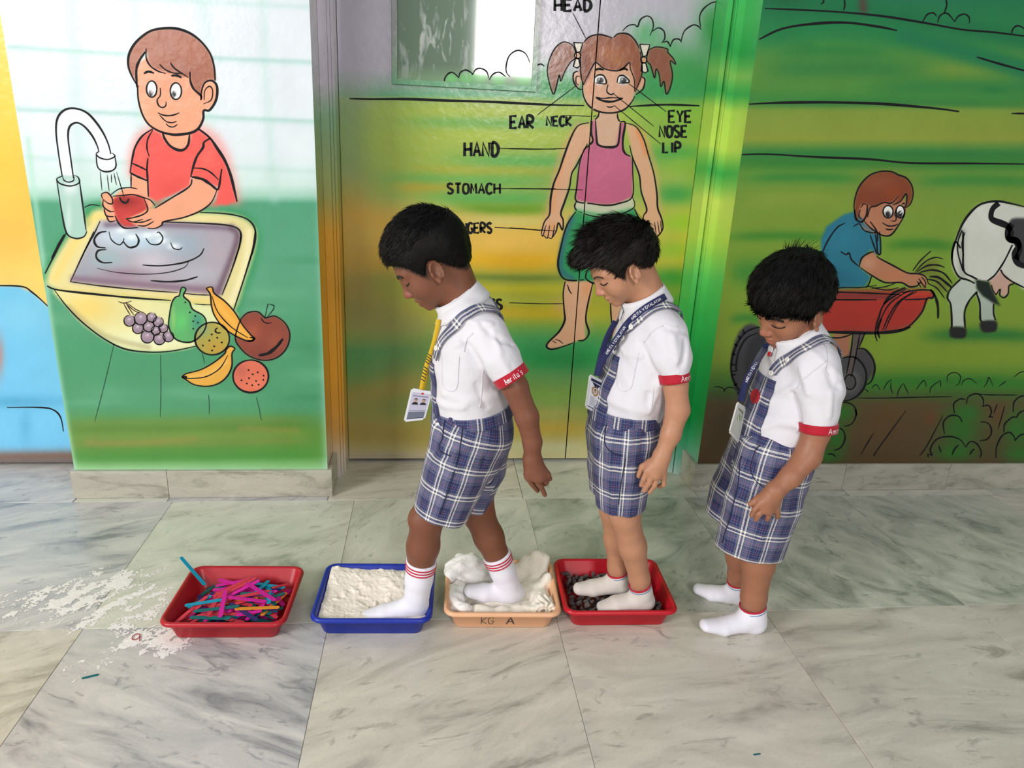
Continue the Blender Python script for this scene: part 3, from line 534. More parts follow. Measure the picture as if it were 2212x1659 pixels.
    for P, w in [([(475, 275), (500, 245), (540, 225), (590, 222), (640, 236), (660, 243)], 9), ([(668, 240), (700, 215), (760, 218), (805, 258), (832, 310)], 9), ([(458, 330), (455, 420), (462, 500), (478, 545)], 7), ([(475, 540), (500, 490), (530, 430), (556, 400), (600, 435), (660, 452), (720, 445), (768, 400), (775, 440), (800, 510), (802, 585)], 8), ([(838, 330), (850, 420), (845, 490), (805, 590)], 7),
                 ([(548, 450), (575, 440), (605, 448)], 13), ([(705, 450), (735, 438), (760, 450)], 13), ([(545, 500), (570, 480), (605, 485), (620, 535), (555, 530)], 9), ([(690, 530), (700, 490), (735, 485), (768, 525), (700, 532)], 9), ([(632, 540), (625, 585), (650, 605), (672, 595)], 8), ([(552, 620), (600, 630), (650, 625), (728, 628)], 7), ([(555, 625), (600, 645), (660, 650), (728, 628)], 13), ([(622, 680), (645, 686), (672, 678)], 7),
                 ([(470, 520), (472, 600), (500, 665), (550, 705), (620, 722), (690, 718), (745, 695), (785, 650), (803, 615)], 10), ([(440, 455), (412, 470), (412, 520), (440, 565), (468, 572)], 9), ([(455, 490), (430, 490), (428, 530), (445, 545)], 6), ([(848, 490), (868, 510), (855, 570), (810, 605)], 9),
                 ([(575, 715), (568, 745), (548, 765)], 9), ([(692, 725), (695, 755), (708, 780)], 9), ([(530, 775), (525, 850), (535, 900), (510, 930), (475, 960)], 11), ([(552, 770), (560, 900), (575, 930), (630, 942), (690, 932), (705, 870), (712, 785)], 13), ([(712, 780), (742, 785), (728, 880), (728, 950), (745, 985), (775, 1000)], 12),
                 ([(510, 785), (440, 805), (395, 880), (350, 1000), (320, 1090), (285, 1175), (265, 1270), (258, 1370), (225, 1420), (205, 1490)], 11), ([(500, 920), (465, 990), (430, 1060), (400, 1110), (385, 1200), (355, 1290), (330, 1365), (345, 1410), (340, 1472), (315, 1425), (300, 1480), (275, 1522)], 10), ([(205, 1490), (215, 1510), (235, 1440)], 6), ([(220, 1505), (245, 1522), (258, 1440)], 6), ([(250, 1520), (275, 1520), (290, 1440)], 6),
                 ([(742, 787), (810, 810), (860, 890), (890, 990), (925, 1110), (945, 1240), (950, 1330), (975, 1400), (982, 1465), (940, 1515), (905, 1470), (890, 1410), (860, 1450)], 9), ([(770, 930), (790, 1010), (832, 1120), (845, 1230), (880, 1338), (860, 1380), (856, 1430)], 9), ([(930, 1420), (940, 1500)], 5), ([(950, 1415), (960, 1495)], 5), ([(968, 1410), (975, 1480)], 5),
                 ([(475, 965), (450, 1050), (432, 1200), (428, 1285), (520, 1302), (620, 1314), (700, 1302), (788, 1258), (790, 1100), (788, 1010)], 9), ([(430, 1288), (418, 1320), (432, 1350)], 9), ([(440, 1352), (520, 1380), (600, 1388), (700, 1375), (790, 1335), (802, 1300), (788, 1262)], 7), ([(425, 1355), (370, 1440), (335, 1560), (312, 1690), (340, 1775), (400, 1795), (480, 1790)], 11), ([(500, 1730), (490, 1780), (540, 1812), (600, 1800), (640, 1760)], 10), ([(800, 1335), (835, 1410), (860, 1500)], 9),
                 ([(358, 1800), (345, 1880), (352, 1990), (355, 2050), (320, 2120), (250, 2190), (240, 2220), (270, 2235), (330, 2222), (420, 2190)], 11), ([(535, 1810), (500, 1960), (490, 2050), (510, 2130), (480, 2175), (440, 2180)], 10), ([(372, 1820), (385, 1860), (400, 1880)], 7), ([(290, 2170), (320, 2180), (345, 2200)], 5), ([(275, 2180), (300, 2195)], 5), ([(648, 1900), (650, 2000), (658, 2090)], 8)]: c.line(P, w)
    c.fig = None
    # lettering with its pointer lines
    for s, x, y, h, adv, w in [('HEAD', 292, -4, 74, 62, 18), ('EAR', 8, 742, 78, 54, 17), ('NECK', 240, 745, 60, 42, 15), ('EYE', 1022, 708, 74, 52, 16), ('NOSE', 962, 805, 72, 47, 16), ('LIP', 985, 912, 64, 48, 15)]:
        c.text(s, x, y, h, adv, w)
    for P in ([(408, 85), (490, 245)], [(425, 550), (180, 735)], [(345, 738), (520, 744), (560, 740)], [(765, 535), (1005, 715)], [(668, 600), (925, 808)], [(672, 675), (970, 922)], [(0, 952), (180, 955), (360, 950)], [(0, 1207), (300, 1211), (470, 1215)], [(0, 1458), (100, 1464), (200, 1476)], [(0, 1937), (190, 1943), (350, 1943)]): c.line(P, 5, .3, fig='painted_pointer_line')
    c.tf = (660, 0, 0.3375)
    for s, x, y, h, adv, w in [('HAND', 1018, 912, 88, 58, 18), ('STOMACH', 908, 1175, 64, 50, 14), ('FINGERS', 934, 1428, 62, 40.5, 14), ('LEGS', 1085, 1917, 62, 46, 15)]:
        c.text(s, x, y, h, adv, w)
    for P in ([(1245, 950), (1600, 955)], [(1250, 1207), (1600, 1208)], [(1210, 1455), (1600, 1478)]): c.line(P, 5, .2, fig='painted_pointer_line')
    c.tf = (0, 0, 1)

SEAM_X = 0.5395
door_2 = empty('door_2', (0, 0, 0)); door_2['kind'] = 'structure'
for nm, x0, x1, stp in (('door_leaf', -0.300, SEAM_X - 0.002, .0046), ('door_leaf', SEAM_X + 0.002, 0.925, .0046)):
    c = Canvas(nm, DOOR_Y, x0, x1, 0.012, 1.80, stp); door_paint(c)
    # keep only the brush lines that lie on this leaf
    for f in list(c.rib):
        keep = []
        for (v, ff, col) in c.rib[f]:
            m_ = (v[:, 0] > x0 - 0.004) & (v[:, 0] < x1 + 0.004)
            fk = ff[m_[ff].all(1)]
            if len(fk): keep.append((v, fk, col))
        c.rib[f] = keep
    c.rib = {k: v for k, v in c.rib.items() if v}
    leaf = c.build(parent=door_2)
    link('door_core', box_mesh('door_core', x0, x1, DOOR_Y + 0.0008, DOOR_Y + 0.035, 0.012, 2.2), mat('door_edge', lin(rgb(60, 62, 40)), .5), leaf)
painted_box('door_head', -0.342, 0.9788, 2.44, 2.60, 1.80, 2.7, lambda *a: rgb(190, 184, 196), door_2)
painted_box('door_head', -1.95, -1.158, DEEP_Y - .001, 2.60, 1.80, 2.7, lambda *a: rgb(250, 210, 100), door_1)
painted_box('door_side', -3.2, -1.95, DEEP_Y, 2.60, 0.0, 2.7, lambda *a: rgb(248, 205, 100), door_1)
# plain grey-brown board added to back the gap below and behind the leaves
link('gap_backing', box_mesh('gap_backing', -1.95, 1.0, 2.60, 2.63, 0.0, 2.7), M_BACKING, door_2)

# small vision pane in the left leaf: frame beads and scratched glass
pane = empty('vision_pane'); pane.parent = door_2
FR = [(850, 180), (1150, 196), (1165, -60), (850, -60)]
gA, gB = on_plane(858, 172, DOOR_Y), on_plane(1146, 190, DOOR_Y)
x0, x1, z0, z1 = gA[0], gB[0] + 0.002, 1.366, 1.80
def frame_col(px, py, X, Y, Z): return ramp(py, [(60, rgb(138, 138, 138)), (150, rgb(120, 150, 124)), (190, rgb(90, 158, 112))]) * (1.0 if px < 1000 else 1.0)
fw = 0.016
painted_box('bead', x0 - fw, x0, DOOR_Y - 0.012, DOOR_Y + 0.002, z0 - fw, z1, frame_col, pane)
painted_box('bead', x1, x1 + fw, DOOR_Y - 0.012, DOOR_Y + 0.002, z0 - fw, z1, frame_col, pane)
painted_box('bead', x0, x1, DOOR_Y - 0.0119, DOOR_Y + 0.0018, z0 - fw, z0, frame_col, pane)
def glass_material():
    M = bpy.data.materials.new('scratched_glass'); M.use_nodes = True
    N, L = M.node_tree.nodes, M.node_tree.links; b = N['Principled BSDF']
    a = N.new('ShaderNodeAttribute'); a.attribute_name = 'Col'
    tc = N.new('ShaderNodeTexCoord'); mp = N.new('ShaderNodeMapping'); mp.inputs['Scale'].default_value = (30, 30, 9)
    nz = N.new('ShaderNodeTexNoise'); nz.inputs['Detail'].default_value = 9; nz.inputs['Scale'].default_value = 1.0; nz.inputs['Distortion'].default_value = 1.2
    L.new(tc.outputs['Object'], mp.inputs['Vector']); L.new(mp.outputs['Vector'], nz.inputs['Vector'])
    cr = N.new('ShaderNodeValToRGB'); cr.color_ramp.elements[0].position = 0.56; cr.color_ramp.elements[1].position = 0.68
    cr.color_ramp.elements[0].color = (0, 0, 0, 1); cr.color_ramp.elements[1].color = (1, 1, 1, 1)
    L.new(nz.outputs['Fac'], cr.inputs['Fac'])
    sm = N.new('ShaderNodeMath'); sm.operation = 'MULTIPLY'; L.new(cr.outputs['Color'], sm.inputs[0]); L.new(a.outputs['Alpha'], sm.inputs[1])
    mx = N.new('ShaderNodeMix'); mx.data_type = 'RGBA'; L.new(sm.outputs[0], mx.inputs['Factor']); L.new(a.outputs['Color'], mx.inputs['A']); mx.inputs['B'].default_value = (.55, .58, .55, 1)
    L.new(mx.outputs['Result'], b.inputs['Base Color']); b.inputs['Roughness'].default_value = 0.07; b.inputs['Coat Weight'].default_value = 0.6; b.inputs['Coat Roughness'].default_value = 0.03
    return M
c = Canvas('glass_pane', DOOR_Y - 0.0065, x0, x1, z0, z1)
c.grad([(-200, rgb(104, 122, 106)), (140, rgb(104, 124, 104)), (175, rgb(128, 158, 122)), (190, rgb(132, 180, 140))])
c.tf = (660, 0, .3375)
for (x, y, r) in [(935, 505, 44), (1030, 500, 52), (1115, 490, 54), (1235, 510, 48), (1365, 420, 78), (1400, 500, 60)]: c.blob(x, y, r, r * .9, rgb(120, 196, 120), .9, pw=2)
c.fig = 'painted_bush'
for P in ([(888, 530), (892, 500), (915, 470), (945, 465), (978, 495)], [(980, 500), (990, 465), (1025, 448), (1060, 465), (1068, 480)], [(1068, 478), (1090, 445), (1125, 438), (1160, 460), (1172, 500)], [(1175, 512), (1200, 475), (1240, 462), (1280, 490)], [(1310, 492), (1285, 460), (1288, 400), (1310, 350), (1360, 322), (1410, 345), (1435, 400)]): c.line(P, 9)
c.fig = None; c.tf = (0, 0, 1)
g = c.build(parent=pane)
ca = g.data.color_attributes['Col']; n_ = len(ca.data); buf = np.empty(n_ * 4, np.float32); ca.data.foreach_get('color', buf); buf = buf.reshape(-1, 4)
vv = np.empty(n_ * 3, np.float32); g.data.vertices.foreach_get('co', vv); pv = to_px(vv.reshape(-1, 3))
buf[:, 3] = np.clip(1.1 - np.hypot((pv[:, 0] - 940) / 150, (pv[:, 1] - 70) / 130), 0, 1) * .9; ca.data.foreach_set('color', buf.ravel())
g.data.materials[0] = glass_material()

# door frame posts with their grooves
def post_r(px, py, X, Y, Z): return ramp(py + 6 * math.sin(X * 300), [(-200, rgb(60, 190, 100)), (40, rgb(70, 180, 92)), (110, rgb(44, 160, 74)), (160, rgb(130, 190, 90)), (200, rgb(60, 170, 80)), (236, rgb(180, 215, 90)), (320, rgb(190, 220, 90)), (370, rgb(70, 175, 80)), (430, rgb(200, 222, 100)), (520, rgb(176, 214, 84)), (600, rgb(96, 200, 96)), (700, rgb(60, 190, 90)), (900, rgb(20, 150, 72)), (985, rgb(120, 190, 160)), (1030, rgb(205, 220, 215))])
frame = empty('trim_1'); frame['kind'] = 'structure'
painted_box('frame_post', -0.3415, -0.317, 2.440, 2.600, 0.0, 1.7995, post_l, frame)
painted_box('frame_bead', -0.3165, -0.309, 2.462, 2.600, 0.0, 1.7995, post_l, frame)
painted_box('frame_bead', -0.3085, -0.3015, 2.480, 2.600, 0.0, 1.7995, post_l, frame)
frame = empty('trim_2'); frame['kind'] = 'structure'
painted_box('frame_post', 0.927, 0.944, 2.470, 2.600, 0.0, 1.7995, post_r, frame)
painted_box('frame_bead', 0.9445, 0.949, 2.478, 2.600, 0.0, 1.7995, post_r, frame)
painted_box('frame_bead', 0.9495, 0.954, 2.455, 2.600, 0.0, 1.7995, post_r, frame)
painted_box('frame_back_strip', 0.9545, 0.9785, 2.448, 2.600, 0.0, 1.7995, post_r, frame)

# ================================================================ right wall: boy with a wheelbarrow and a cow
c = Canvas('wall_right', RIGHT_Y, 0.9788, 2.50, 0.106, 1.80, 0.005)
c.grad([(-300, rgb(40, 110, 80)), (0, rgb(24, 116, 72)), (40, rgb(30, 122, 70)), (90, rgb(46, 130, 66)), (150, rgb(112, 148, 54)), (215, rgb(60, 135, 58)), (240, rgb(125, 150, 56)), (300, rgb(140, 154, 56)), (330, rgb(60, 132, 58)), (348, rgb(56, 128, 50)), (375, rgb(100, 145, 52)), (440, rgb(120, 150, 52)), (520, rgb(118, 150, 48)), (600, rgb(120, 154, 44)), (690, rgb(124, 152, 44)), (780, rgb(126, 154, 44)), (830, rgb(70, 130, 40)), (852, rgb(70, 100, 40)), (875, rgb(96, 76, 44)), (1000, rgb(88, 66, 38))])
DG, OG = rgb(44, 126, 58), rgb(138, 156, 56)
for (x0, x1, y, w, col, a) in [(1700, 1900, 112, 14, DG, .8), (1740, 1870, 96, 8, rgb(60, 135, 56), .6), (1640, 2000, 150, 30, rgb(44, 124, 60), .85), (1900, 2300, 190, 20, rgb(40, 126, 62), .7), (1640, 2240, 225, 9, rgb(46, 120, 54), .7), (1660, 2240, 268, 22, rgb(134, 152, 56), .7), (1600, 2240, 335, 12, rgb(44, 122, 54), .8), (1610, 2240, 356, 10, rgb(50, 126, 46), .7),
                               (1620, 1860, 385, 12, rgb(50, 132, 52), .8), (1990, 2240, 392, 14, rgb(54, 132, 52), .8), (1620, 1820, 430, 20, rgb(132, 156, 54), .7), (1600, 1840, 480, 16, rgb(120, 148, 44), .6), (1580, 1800, 512, 12, rgb(56, 128, 36), .8), (1920, 2060, 530, 14, rgb(56, 126, 34), .85), (1580, 1700, 590, 30, rgb(50, 128, 46), .8), (1590, 1650, 640, 12, rgb(120, 150, 50), .6),
                               (1580, 1650, 690, 12, rgb(52, 128, 46), .8), (2010, 2240, 725, 16, rgb(40, 116, 42), .9), (1900, 2240, 770, 20, rgb(126, 156, 44), .8), (1860, 2240, 826, 14, rgb(46, 122, 36), .8)]:
    e0 = .18 * (x1 - x0); c.soft([(x0 - e0, y + 2), ((x0 + x1) / 2, y - 3), (x1 + e0, y + 5)], w * 1.1, col, a, fade=.35)
c.soft([(1660, 75), (1780, 55), (1960, 75), (2240, 150)], 20, rgb(28, 124, 66), .9); c.soft([(1640, 20), (1900, 28), (2240, 90)], 26, rgb(22, 112, 66), .9); c.soft([(1950, 75), (2100, 120), (2240, 165)], 24, rgb(24, 118, 74), .9); c.blob(1745, 97, 18, 9, rgb(44, 128, 60), .8); c.blob(2145, 195, 36, 9, rgb(34, 120, 56), .8)
c.soft([(1860, -60), (1865, 20)], 12, rgb(84, 62, 54), .9); c.blob(1700, -10, 60, 30, rgb(20, 90, 50), .8); c.blob(2000, -10, 120, 20, rgb(50, 112, 92), .6)
for P, w in [([(1652, 18), (1720, 21), (1800, 25), (1900, 34), (1990, 48), (2080, 64), (2150, 70), (2260, 84)], 4), ([(1640, 85), (1690, 62), (1760, 51), (1830, 49), (1900, 58), (1938, 66)], 5), ([(1618, 225), (1680, 222), (1780, 221), (1900, 224), (2020, 234), (2072, 241)], 5), ([(2185, 245), (2260, 246)], 4), ([(1603, 334), (1660, 333), (1760, 339), (1880, 344), (1965, 352), (2100, 353), (2260, 355)], 4), ([(2110, 123), (2160, 138), (2240, 160)], 4)]: c.line(P, w)
c.tf = (1560, 0, .3375)
for P in ([(1285, 138), (1310, 95), (1350, 82), (1375, 105)], [(1380, 145), (1395, 100), (1440, 85), (1490, 140)], [(1490, 138), (1510, 105), (1550, 90), (1580, 110), (1583, 148)], [(1420, 85), (1438, 30), (1425, -30)], [(1852, 215), (1865, 180), (1900, 165), (1960, 200)], [(780, -20), (785, 30), (778, 68)], [(640, -20), (650, 10), (632, 26)]): c.line(P, 9)
# bottom: crops in the soil
c.tf = (1460, 500, .3617)
for (x, y, rx, ry) in [(1700, 1180, 150, 160), (1660, 1320, 150, 60), (1740, 1080, 90, 60), (2040, 1180, 110, 150), (2060, 1330, 130, 60), (1010, 1080, 80, 70), (960, 1230, 80, 120), (900, 1340, 110, 50)]: c.blob(x, y, rx, ry, rgb(40, 118, 34), .85)
for (x, y, rx, ry, col) in [(1250, 1150, 160, 120, rgb(98, 68, 36)), (1530, 1120, 60, 60, rgb(120, 60, 34)), (1930, 1100, 40, 90, rgb(110, 60, 36)), (300, 1150, 120, 200, rgb(72, 56, 34)), (1180, 1330, 200, 40, rgb(84, 64, 32))]: c.blob(x, y, rx, ry, col, .5)
c.fig = 'painted_crops'
for P in ([(1665, 1085), (1660, 1030), (1700, 1000), (1730, 1005)], [(1735, 1030), (1750, 985), (1800, 970), (1835, 1000), (1835, 1045)], [(1830, 1045), (1870, 1040), (1885, 1080), (1870, 1110)], [(1605, 1210), (1598, 1140), (1640, 1100), (1690, 1105), (1710, 1140)], [(1870, 1105), (1895, 1110)], [(1820, 1135), (1870, 1150), (1885, 1200), (1860, 1240), (1815, 1250)], [(1510, 1350), (1505, 1330), (1530, 1335), (1520, 1300), (1560, 1240), (1640, 1225), (1700, 1245), (1728, 1285)], [(1730, 1290), (1760, 1255), (1800, 1270), (1825, 1320), (1815, 1352)],
          [(1650, 1335), (1665, 1300), (1690, 1275)], [(1755, 1335), (1770, 1310), (1785, 1300)], [(1585, 1320), (1570, 1280)], [(2015, 1080), (2020, 1020), (2060, 985), (2100, 985)], [(1960, 1200), (1965, 1150), (2010, 1110), (2035, 1112)], [(2035, 1115), (2050, 1085), (2090, 1065)], [(1912, 1355), (1915, 1290), (1945, 1225), (1990, 1200), (2020, 1225), (2025, 1250)], [(2025, 1250), (2060, 1215), (2110, 1210)], [(960, 1030), (1010, 1020), (1060, 1040), (1078, 1085), (1055, 1145), (1005, 1165)], [(965, 1170), (1000, 1190), (1010, 1240), (985, 1290), (945, 1308)], [(850, 1345), (870, 1320)], [(905, 1330), (935, 1330), (955, 1348)], [(1070, 1060), (1080, 1100)]): c.line(P, 8)
for P in ([(1375, 1070), (1200, 1310), (1190, 1338)], [(1180, 1205), (1105, 1332)], [(1595, 1100), (1500, 1280), (1455, 1340)], [(1920, 1030), (1900, 1085)], [(1965, 1040), (1925, 1180)]): c.line(P, 6, .7)
c.fig = None
for P in ([(1085, 995), (1250, 995), (1450, 990), (1650, 987)], [(1800, 970), (1880, 976), (2040, 977)]): c.line(P, 6)
for P in ([(1240, 945), (1262, 905), (1290, 885)], [(1285, 900), (1285, 940), (1297, 970)], [(1320, 990), (1335, 940), (1360, 908)], [(1360, 908), (1375, 940), (1390, 970)], [(1435, 945), (1460, 910), (1485, 890), (1495, 930)], [(1518, 965), (1525, 930), (1580, 890)], [(1580, 890), (1582, 930)], [(1620, 900), (1625, 860), (1665, 842), (1700, 865), (1690, 910), (1670, 922)], [(1705, 920), (1720, 890), (1760, 880), (1798, 910)], [(1840, 930), (1860, 900), (1870, 870), (1895, 925)], [(1930, 925), (1975, 892)], [(2020, 870), (2060, 840), (2110, 838)], [(1170, 935), (1195, 915), (1220, 945)], [(1130, 940), (1150, 960)], [(225, 930), (255, 928), (285, 940), (290, 960)], [(285, 955), (310, 932), (345, 935), (375, 955)]): c.line(P, 5, .7)
# wheelbarrow
c.fig = 'painted_wheelbarrow'
c.ell(450, 800, 120, 250, rgb(60, 58, 64), 4); c.ell(520, 800, 110, 200, rgb(44, 42, 48), 6)
c.line([(500, 570), (420, 600), (360, 680), (332, 780), (335, 860), (365, 930), (400, 955)], 12); c.line([(490, 605), (420, 640), (375, 720), (360, 800), (362, 830), (335, 835)], 10)
for k in range(9):
    t = 2.0 + k * .28; c.line([(450 + 118 * math.cos(t) * 1.0, 800 - 235 * math.sin(t)), (450 + 98 * math.cos(t), 800 - 208 * math.sin(t))], 9, .2)
c.ell(1090, 805, 95, 110, rgb(66, 62, 66), 4); c.line([(1080, 700), (1130, 705), (1175, 760), (1188, 820), (1170, 890), (1140, 915)], 11)
c.ell(1030, 880, 105, 130, rgb(72, 70, 74), 4); c.ell(1040, 895, 60, 70, rgb(96, 92, 92), 5); c.ell(1040, 900, 34, 44, rgb(80, 76, 78), 3, w=7)
c.line([(975, 770), (1020, 750), (1075, 755), (1120, 800), (1138, 860), (1125, 930), (1080, 985), (1020, 1010), (960, 1000)], 11)
c.poly([(940, 610), (1045, 612), (1035, 740), (945, 760)], rgb(170, 112, 84), 3, smooth=False)
c.poly([(1060, 605), (1130, 605), (1085, 720), (1050, 860), (1020, 850), (1045, 720)], rgb(96, 82, 76), 2, smooth=False); c.line([(1058, 608), (1045, 720), (1018, 855)], 8); c.line([(1100, 608), (1075, 740), (1048, 868)], 8); c.line([(1130, 605), (1095, 690)], 8)
c.poly([(800, 345), (950, 350), (1150, 345), (1300, 348), (1450, 345), (1535, 360), (1540, 395), (1505, 405), (1470, 480), (1400, 560), (1330, 590), (1200, 600), (800, 600)], rgb(170, 46, 34), 3, smooth=False)
c.soft([(800, 385), (1100, 385), (1300, 395)], 18, rgb(120, 48, 46), .8); c.soft([(1000, 590), (1250, 590), (1400, 555)], 18, rgb(150, 56, 44), .7); c.soft([(1330, 375), (1500, 372)], 14, rgb(200, 60, 40), .7); c.soft([(820, 345), (1000, 350), (1300, 350), (1480, 345)], 14, rgb(130, 96, 44), .8); c.soft([(1250, 480), (1400, 470)], 50, rgb(164, 42, 32), .6)
for P, w in [([(800, 360), (950, 362), (1150, 368), (1340, 378)], 9), ([(800, 405), (1000, 408), (1200, 408)], 9), ([(1365, 408), (1450, 405), (1505, 402)], 8), ([(1350, 365), (1450, 350), (1520, 352), (1542, 375), (1530, 398), (1500, 402), (1470, 480), (1400, 560), (1330, 590)], 10), ([(800, 598), (1000, 603), (1200, 606), (1340, 592), (1400, 570)], 17), ([(920, 632), (980, 635), (1050, 615)], 8), ([(940, 345), (1000, 335), (1100, 335), (1200, 322)], 6)]: c.line(P, w)
for P, w in [([(1380, 340), (1300, 390), (1240, 440), (1210, 520), (1195, 570), (1192, 620), (1203, 655)], 9), ([(1400, 350), (1330, 390), (1270, 440), (1225, 520), (1200, 580)], 7), ([(1370, 335), (1290, 375), (1240, 435)], 14), ([(1420, 360), (1330, 420), (1275, 500), (1235, 590)], 8), ([(1440, 360), (1350, 410), (1290, 500), (1250, 590)], 7), ([(1230, 520), (1205, 590), (1218, 638)], 11), ([(1520, 345), (1550, 390), (1565, 450), (1566, 520)], 14), ([(1150, 330), (1260, 350), (1330, 335)], 6), ([(1170, 340), (1250, 330), (1310, 310)], 6)]: c.line(P, w)
c.fig = 'painted_straw'
for x, y in ((1500, 235), (1560, 280), (1590, 330), (1520, 200)): c.blob(x, y, 60, 40, rgb(104, 108, 30), .75)
for P, w in [([(1415, 235), (1460, 175), (1525, 115)], 7), ([(1430, 240), (1490, 180), (1550, 155), (1595, 165)], 7), ([(1440, 240), (1500, 205), (1560, 200), (1605, 215)], 9), ([(1455, 245), (1530, 230), (1600, 250), (1650, 310)], 10), ([(1515, 270), (1570, 275), (1630, 320), (1645, 335)], 13), ([(1500, 285), (1560, 300), (1620, 360)], 9), ([(1505, 310), (1560, 340), (1605, 400)], 7)]: c.line(P, w)
# boy with the wheelbarrow
c.fig = 'painted_farm_boy'
c.poly([(870, 40), (900, -30), (1000, -100), (1100, -130), (1200, -60), (1225, 60), (1220, 130), (1190, 140), (1160, 110), (1100, 180), (1100, 215), (1165, 270), (1130, 330), (980, 340), (850, 340)], rgb(34, 112, 134), 3, smooth=False)
c.blob(1020, 40, 110, 80, rgb(40, 124, 150), .6, clip=1); c.blob(950, 280, 120, 60, rgb(24, 92, 112), .7, clip=1)
SKR = rgb(178, 118, 86)
c.poly([(1095, 205), (1120, 150), (1180, 120), (1205, 155), (1300, 205), (1385, 245), (1450, 250), (1490, 270), (1505, 310), (1490, 340), (1460, 320), (1400, 330), (1350, 305), (1270, 305), (1180, 270)], SKR, 3, smooth=False); c.blob(1150, 190, 50, 40, rgb(196, 150, 124), .6, clip=1); c.blob(1300, 270, 100, 40, rgb(186, 116, 78), .6, clip=1)
for P, w in [([(850, 190), (900, 70), (960, -20), (1010, -50)], 8), ([(985, 120), (1015, 138), (1035, 130), (1050, 170), (1095, 210)], 9), ([(1095, 210), (1110, 160), (1150, 130), (1185, 120)], 9), ([(1100, 215), (1170, 262), (1250, 305), (1345, 305), (1395, 330), (1440, 325), (1462, 305), (1490, 338)], 9), ([(1200, 145), (1215, 160), (1300, 205), (1385, 248), (1450, 252), (1490, 270), (1508, 310)], 9), ([(1170, 265), (1150, 320), (1130, 335)], 8), ([(1160, 20), (1185, 90), (1200, 135)], 8), ([(1190, 10), (1200, 70), (1205, 130), (1222, 130), (1222, 60), (1215, 0)], 9), ([(1450, 280), (1470, 310)], 6), ([(1465, 270), (1490, 300), (1490, 335)], 6), ([(1440, 295), (1465, 335)], 6), ([(1160, -60), (1200, 0), (1205, 60)], 8)]: c.line(P, w)
c.tf = (1560, 0, .3375)
c.blob(1040, 1180, 230, 120, rgb(150, 120, 50), .35)
c.poly([(900, 1420), (880, 1370), (880, 1320), (930, 1300), (1000, 1280), (1150, 1250), (1185, 1330), (1170, 1370), (1130, 1440), (1080, 1500), (1040, 1510), (990, 1490), (940, 1460)], SKR, 3, smooth=False)
c.poly([(885, 1440), (960, 1485), (1000, 1490), (985, 1500), (930, 1480), (890, 1455)], SKR, 2, smooth=False)
c.poly([(860, 1410), (845, 1340), (850, 1270), (880, 1190), (940, 1125), (1010, 1098), (1080, 1098), (1130, 1120), (1180, 1140), (1215, 1190), (1222, 1250), (1200, 1310), (1172, 1330), (1180, 1240), (1140, 1290), (1100, 1310), (1130, 1255), (1080, 1300), (1035, 1295), (985, 1320), (948, 1330), (925, 1390), (945, 1320), (920, 1305), (885, 1330), (875, 1400)], rgb(128, 62, 34), 3, smooth=False)
c.blob(1000, 1170, 110, 60, rgb(142, 78, 46), .7, clip=1); c.blob(1090, 1230, 70, 50, rgb(148, 64, 26), .7, clip=1); c.ell(903, 1352, 27, 46, SKR, 2)
for x in (1062, 1140): c.ell(x, 1355, 32 if x < 1100 else 27, 40, rgb(238, 236, 232), 1.5, w=8); c.ell(x - 2, 1372, 18, 22, rgb(14, 14, 16), 1); c.ell(x + 3, 1364, 4, 5, rgb(230, 230, 230), 1)
for P, w in [([(862, 1410), (845, 1340), (850, 1270), (880, 1190), (940, 1125), (1010, 1098), (1080, 1098), (1130, 1120), (1180, 1140), (1215, 1190), (1222, 1250), (1205, 1305), (1170, 1332)], 9), ([(848, 1340), (855, 1400), (885, 1420), (905, 1410), (925, 1370), (930, 1310)], 12), ([(930, 1390), (948, 1330), (985, 1318), (1035, 1296), (1085, 1300), (1130, 1255)], 8), ([(1090, 1312), (1140, 1290), (1178, 1240), (1180, 1300), (1165, 1330)], 8), ([(885, 1340), (875, 1380), (895, 1405)], 6), ([(888, 1330), (905, 1305), (925, 1310)], 6), ([(1150, 1305), (1170, 1300)], 9), ([(1170, 1335), (1165, 1380), (1130, 1440), (1085, 1500), (1040, 1510), (990, 1488), (940, 1450), (910, 1415)], 9), ([(1115, 1340), (1105, 1370), (1115, 1395), (1105, 1415), (1078, 1412)], 7), ([(1025, 1425), (1060, 1445), (1100, 1445), (1125, 1432)], 8), ([(1045, 1465), (1070, 1470), (1095, 1465)], 8), ([(885, 1440), (910, 1475), (960, 1490), (985, 1488)], 8), ([(840, 1450), (870, 1432), (890, 1440)], 7)]: c.line(P, w)
# cow
c.fig = 'painted_cow'
CW = rgb(206, 208, 196)
c.tf = (1560, 0, .3375)
c.poly([(1470, 1660), (1480, 1590), (1530, 1450), (1590, 1360), (1660, 1305), (1760, 1288), (1900, 1320), (2200, 1400), (2400, 1800), (2300, 1930), (2080, 1900), (1930, 1850), (1860, 1806), (1700, 1800), (1620, 1795), (1530, 1785), (1482, 1730)], CW, 3)
c.soft([(1540, 1480), (1530, 1700), (1560, 1900)], 30, rgb(160, 166, 150), .7); c.soft([(1650, 1350), (1760, 1500)], 40, rgb(220, 220, 212), .6)
c.tf = (1460, 500, .3617)
c.poly([(1700, 280), (1640, 345), (1622, 400), (1645, 450), (1648, 570), (1725, 575), (1720, 480), (1760, 400), (1800, 365), (1810, 300)], rgb(186, 194, 182), 3, smooth=False)
c.poly([(1790, 360), (1812, 440), (1822, 540), (1905, 540), (1898, 440), (1890, 350)], rgb(170, 182, 168), 3, smooth=False)
c.poly([(1645, 572), (1728, 575), (1733, 620), (1715, 638), (1655, 636), (1635, 618)], rgb(26, 22, 22), 2); c.poly([(1820, 540), (1912, 535), (1915, 590), (1890, 600), (1830, 598)], rgb(26, 22, 22), 2)
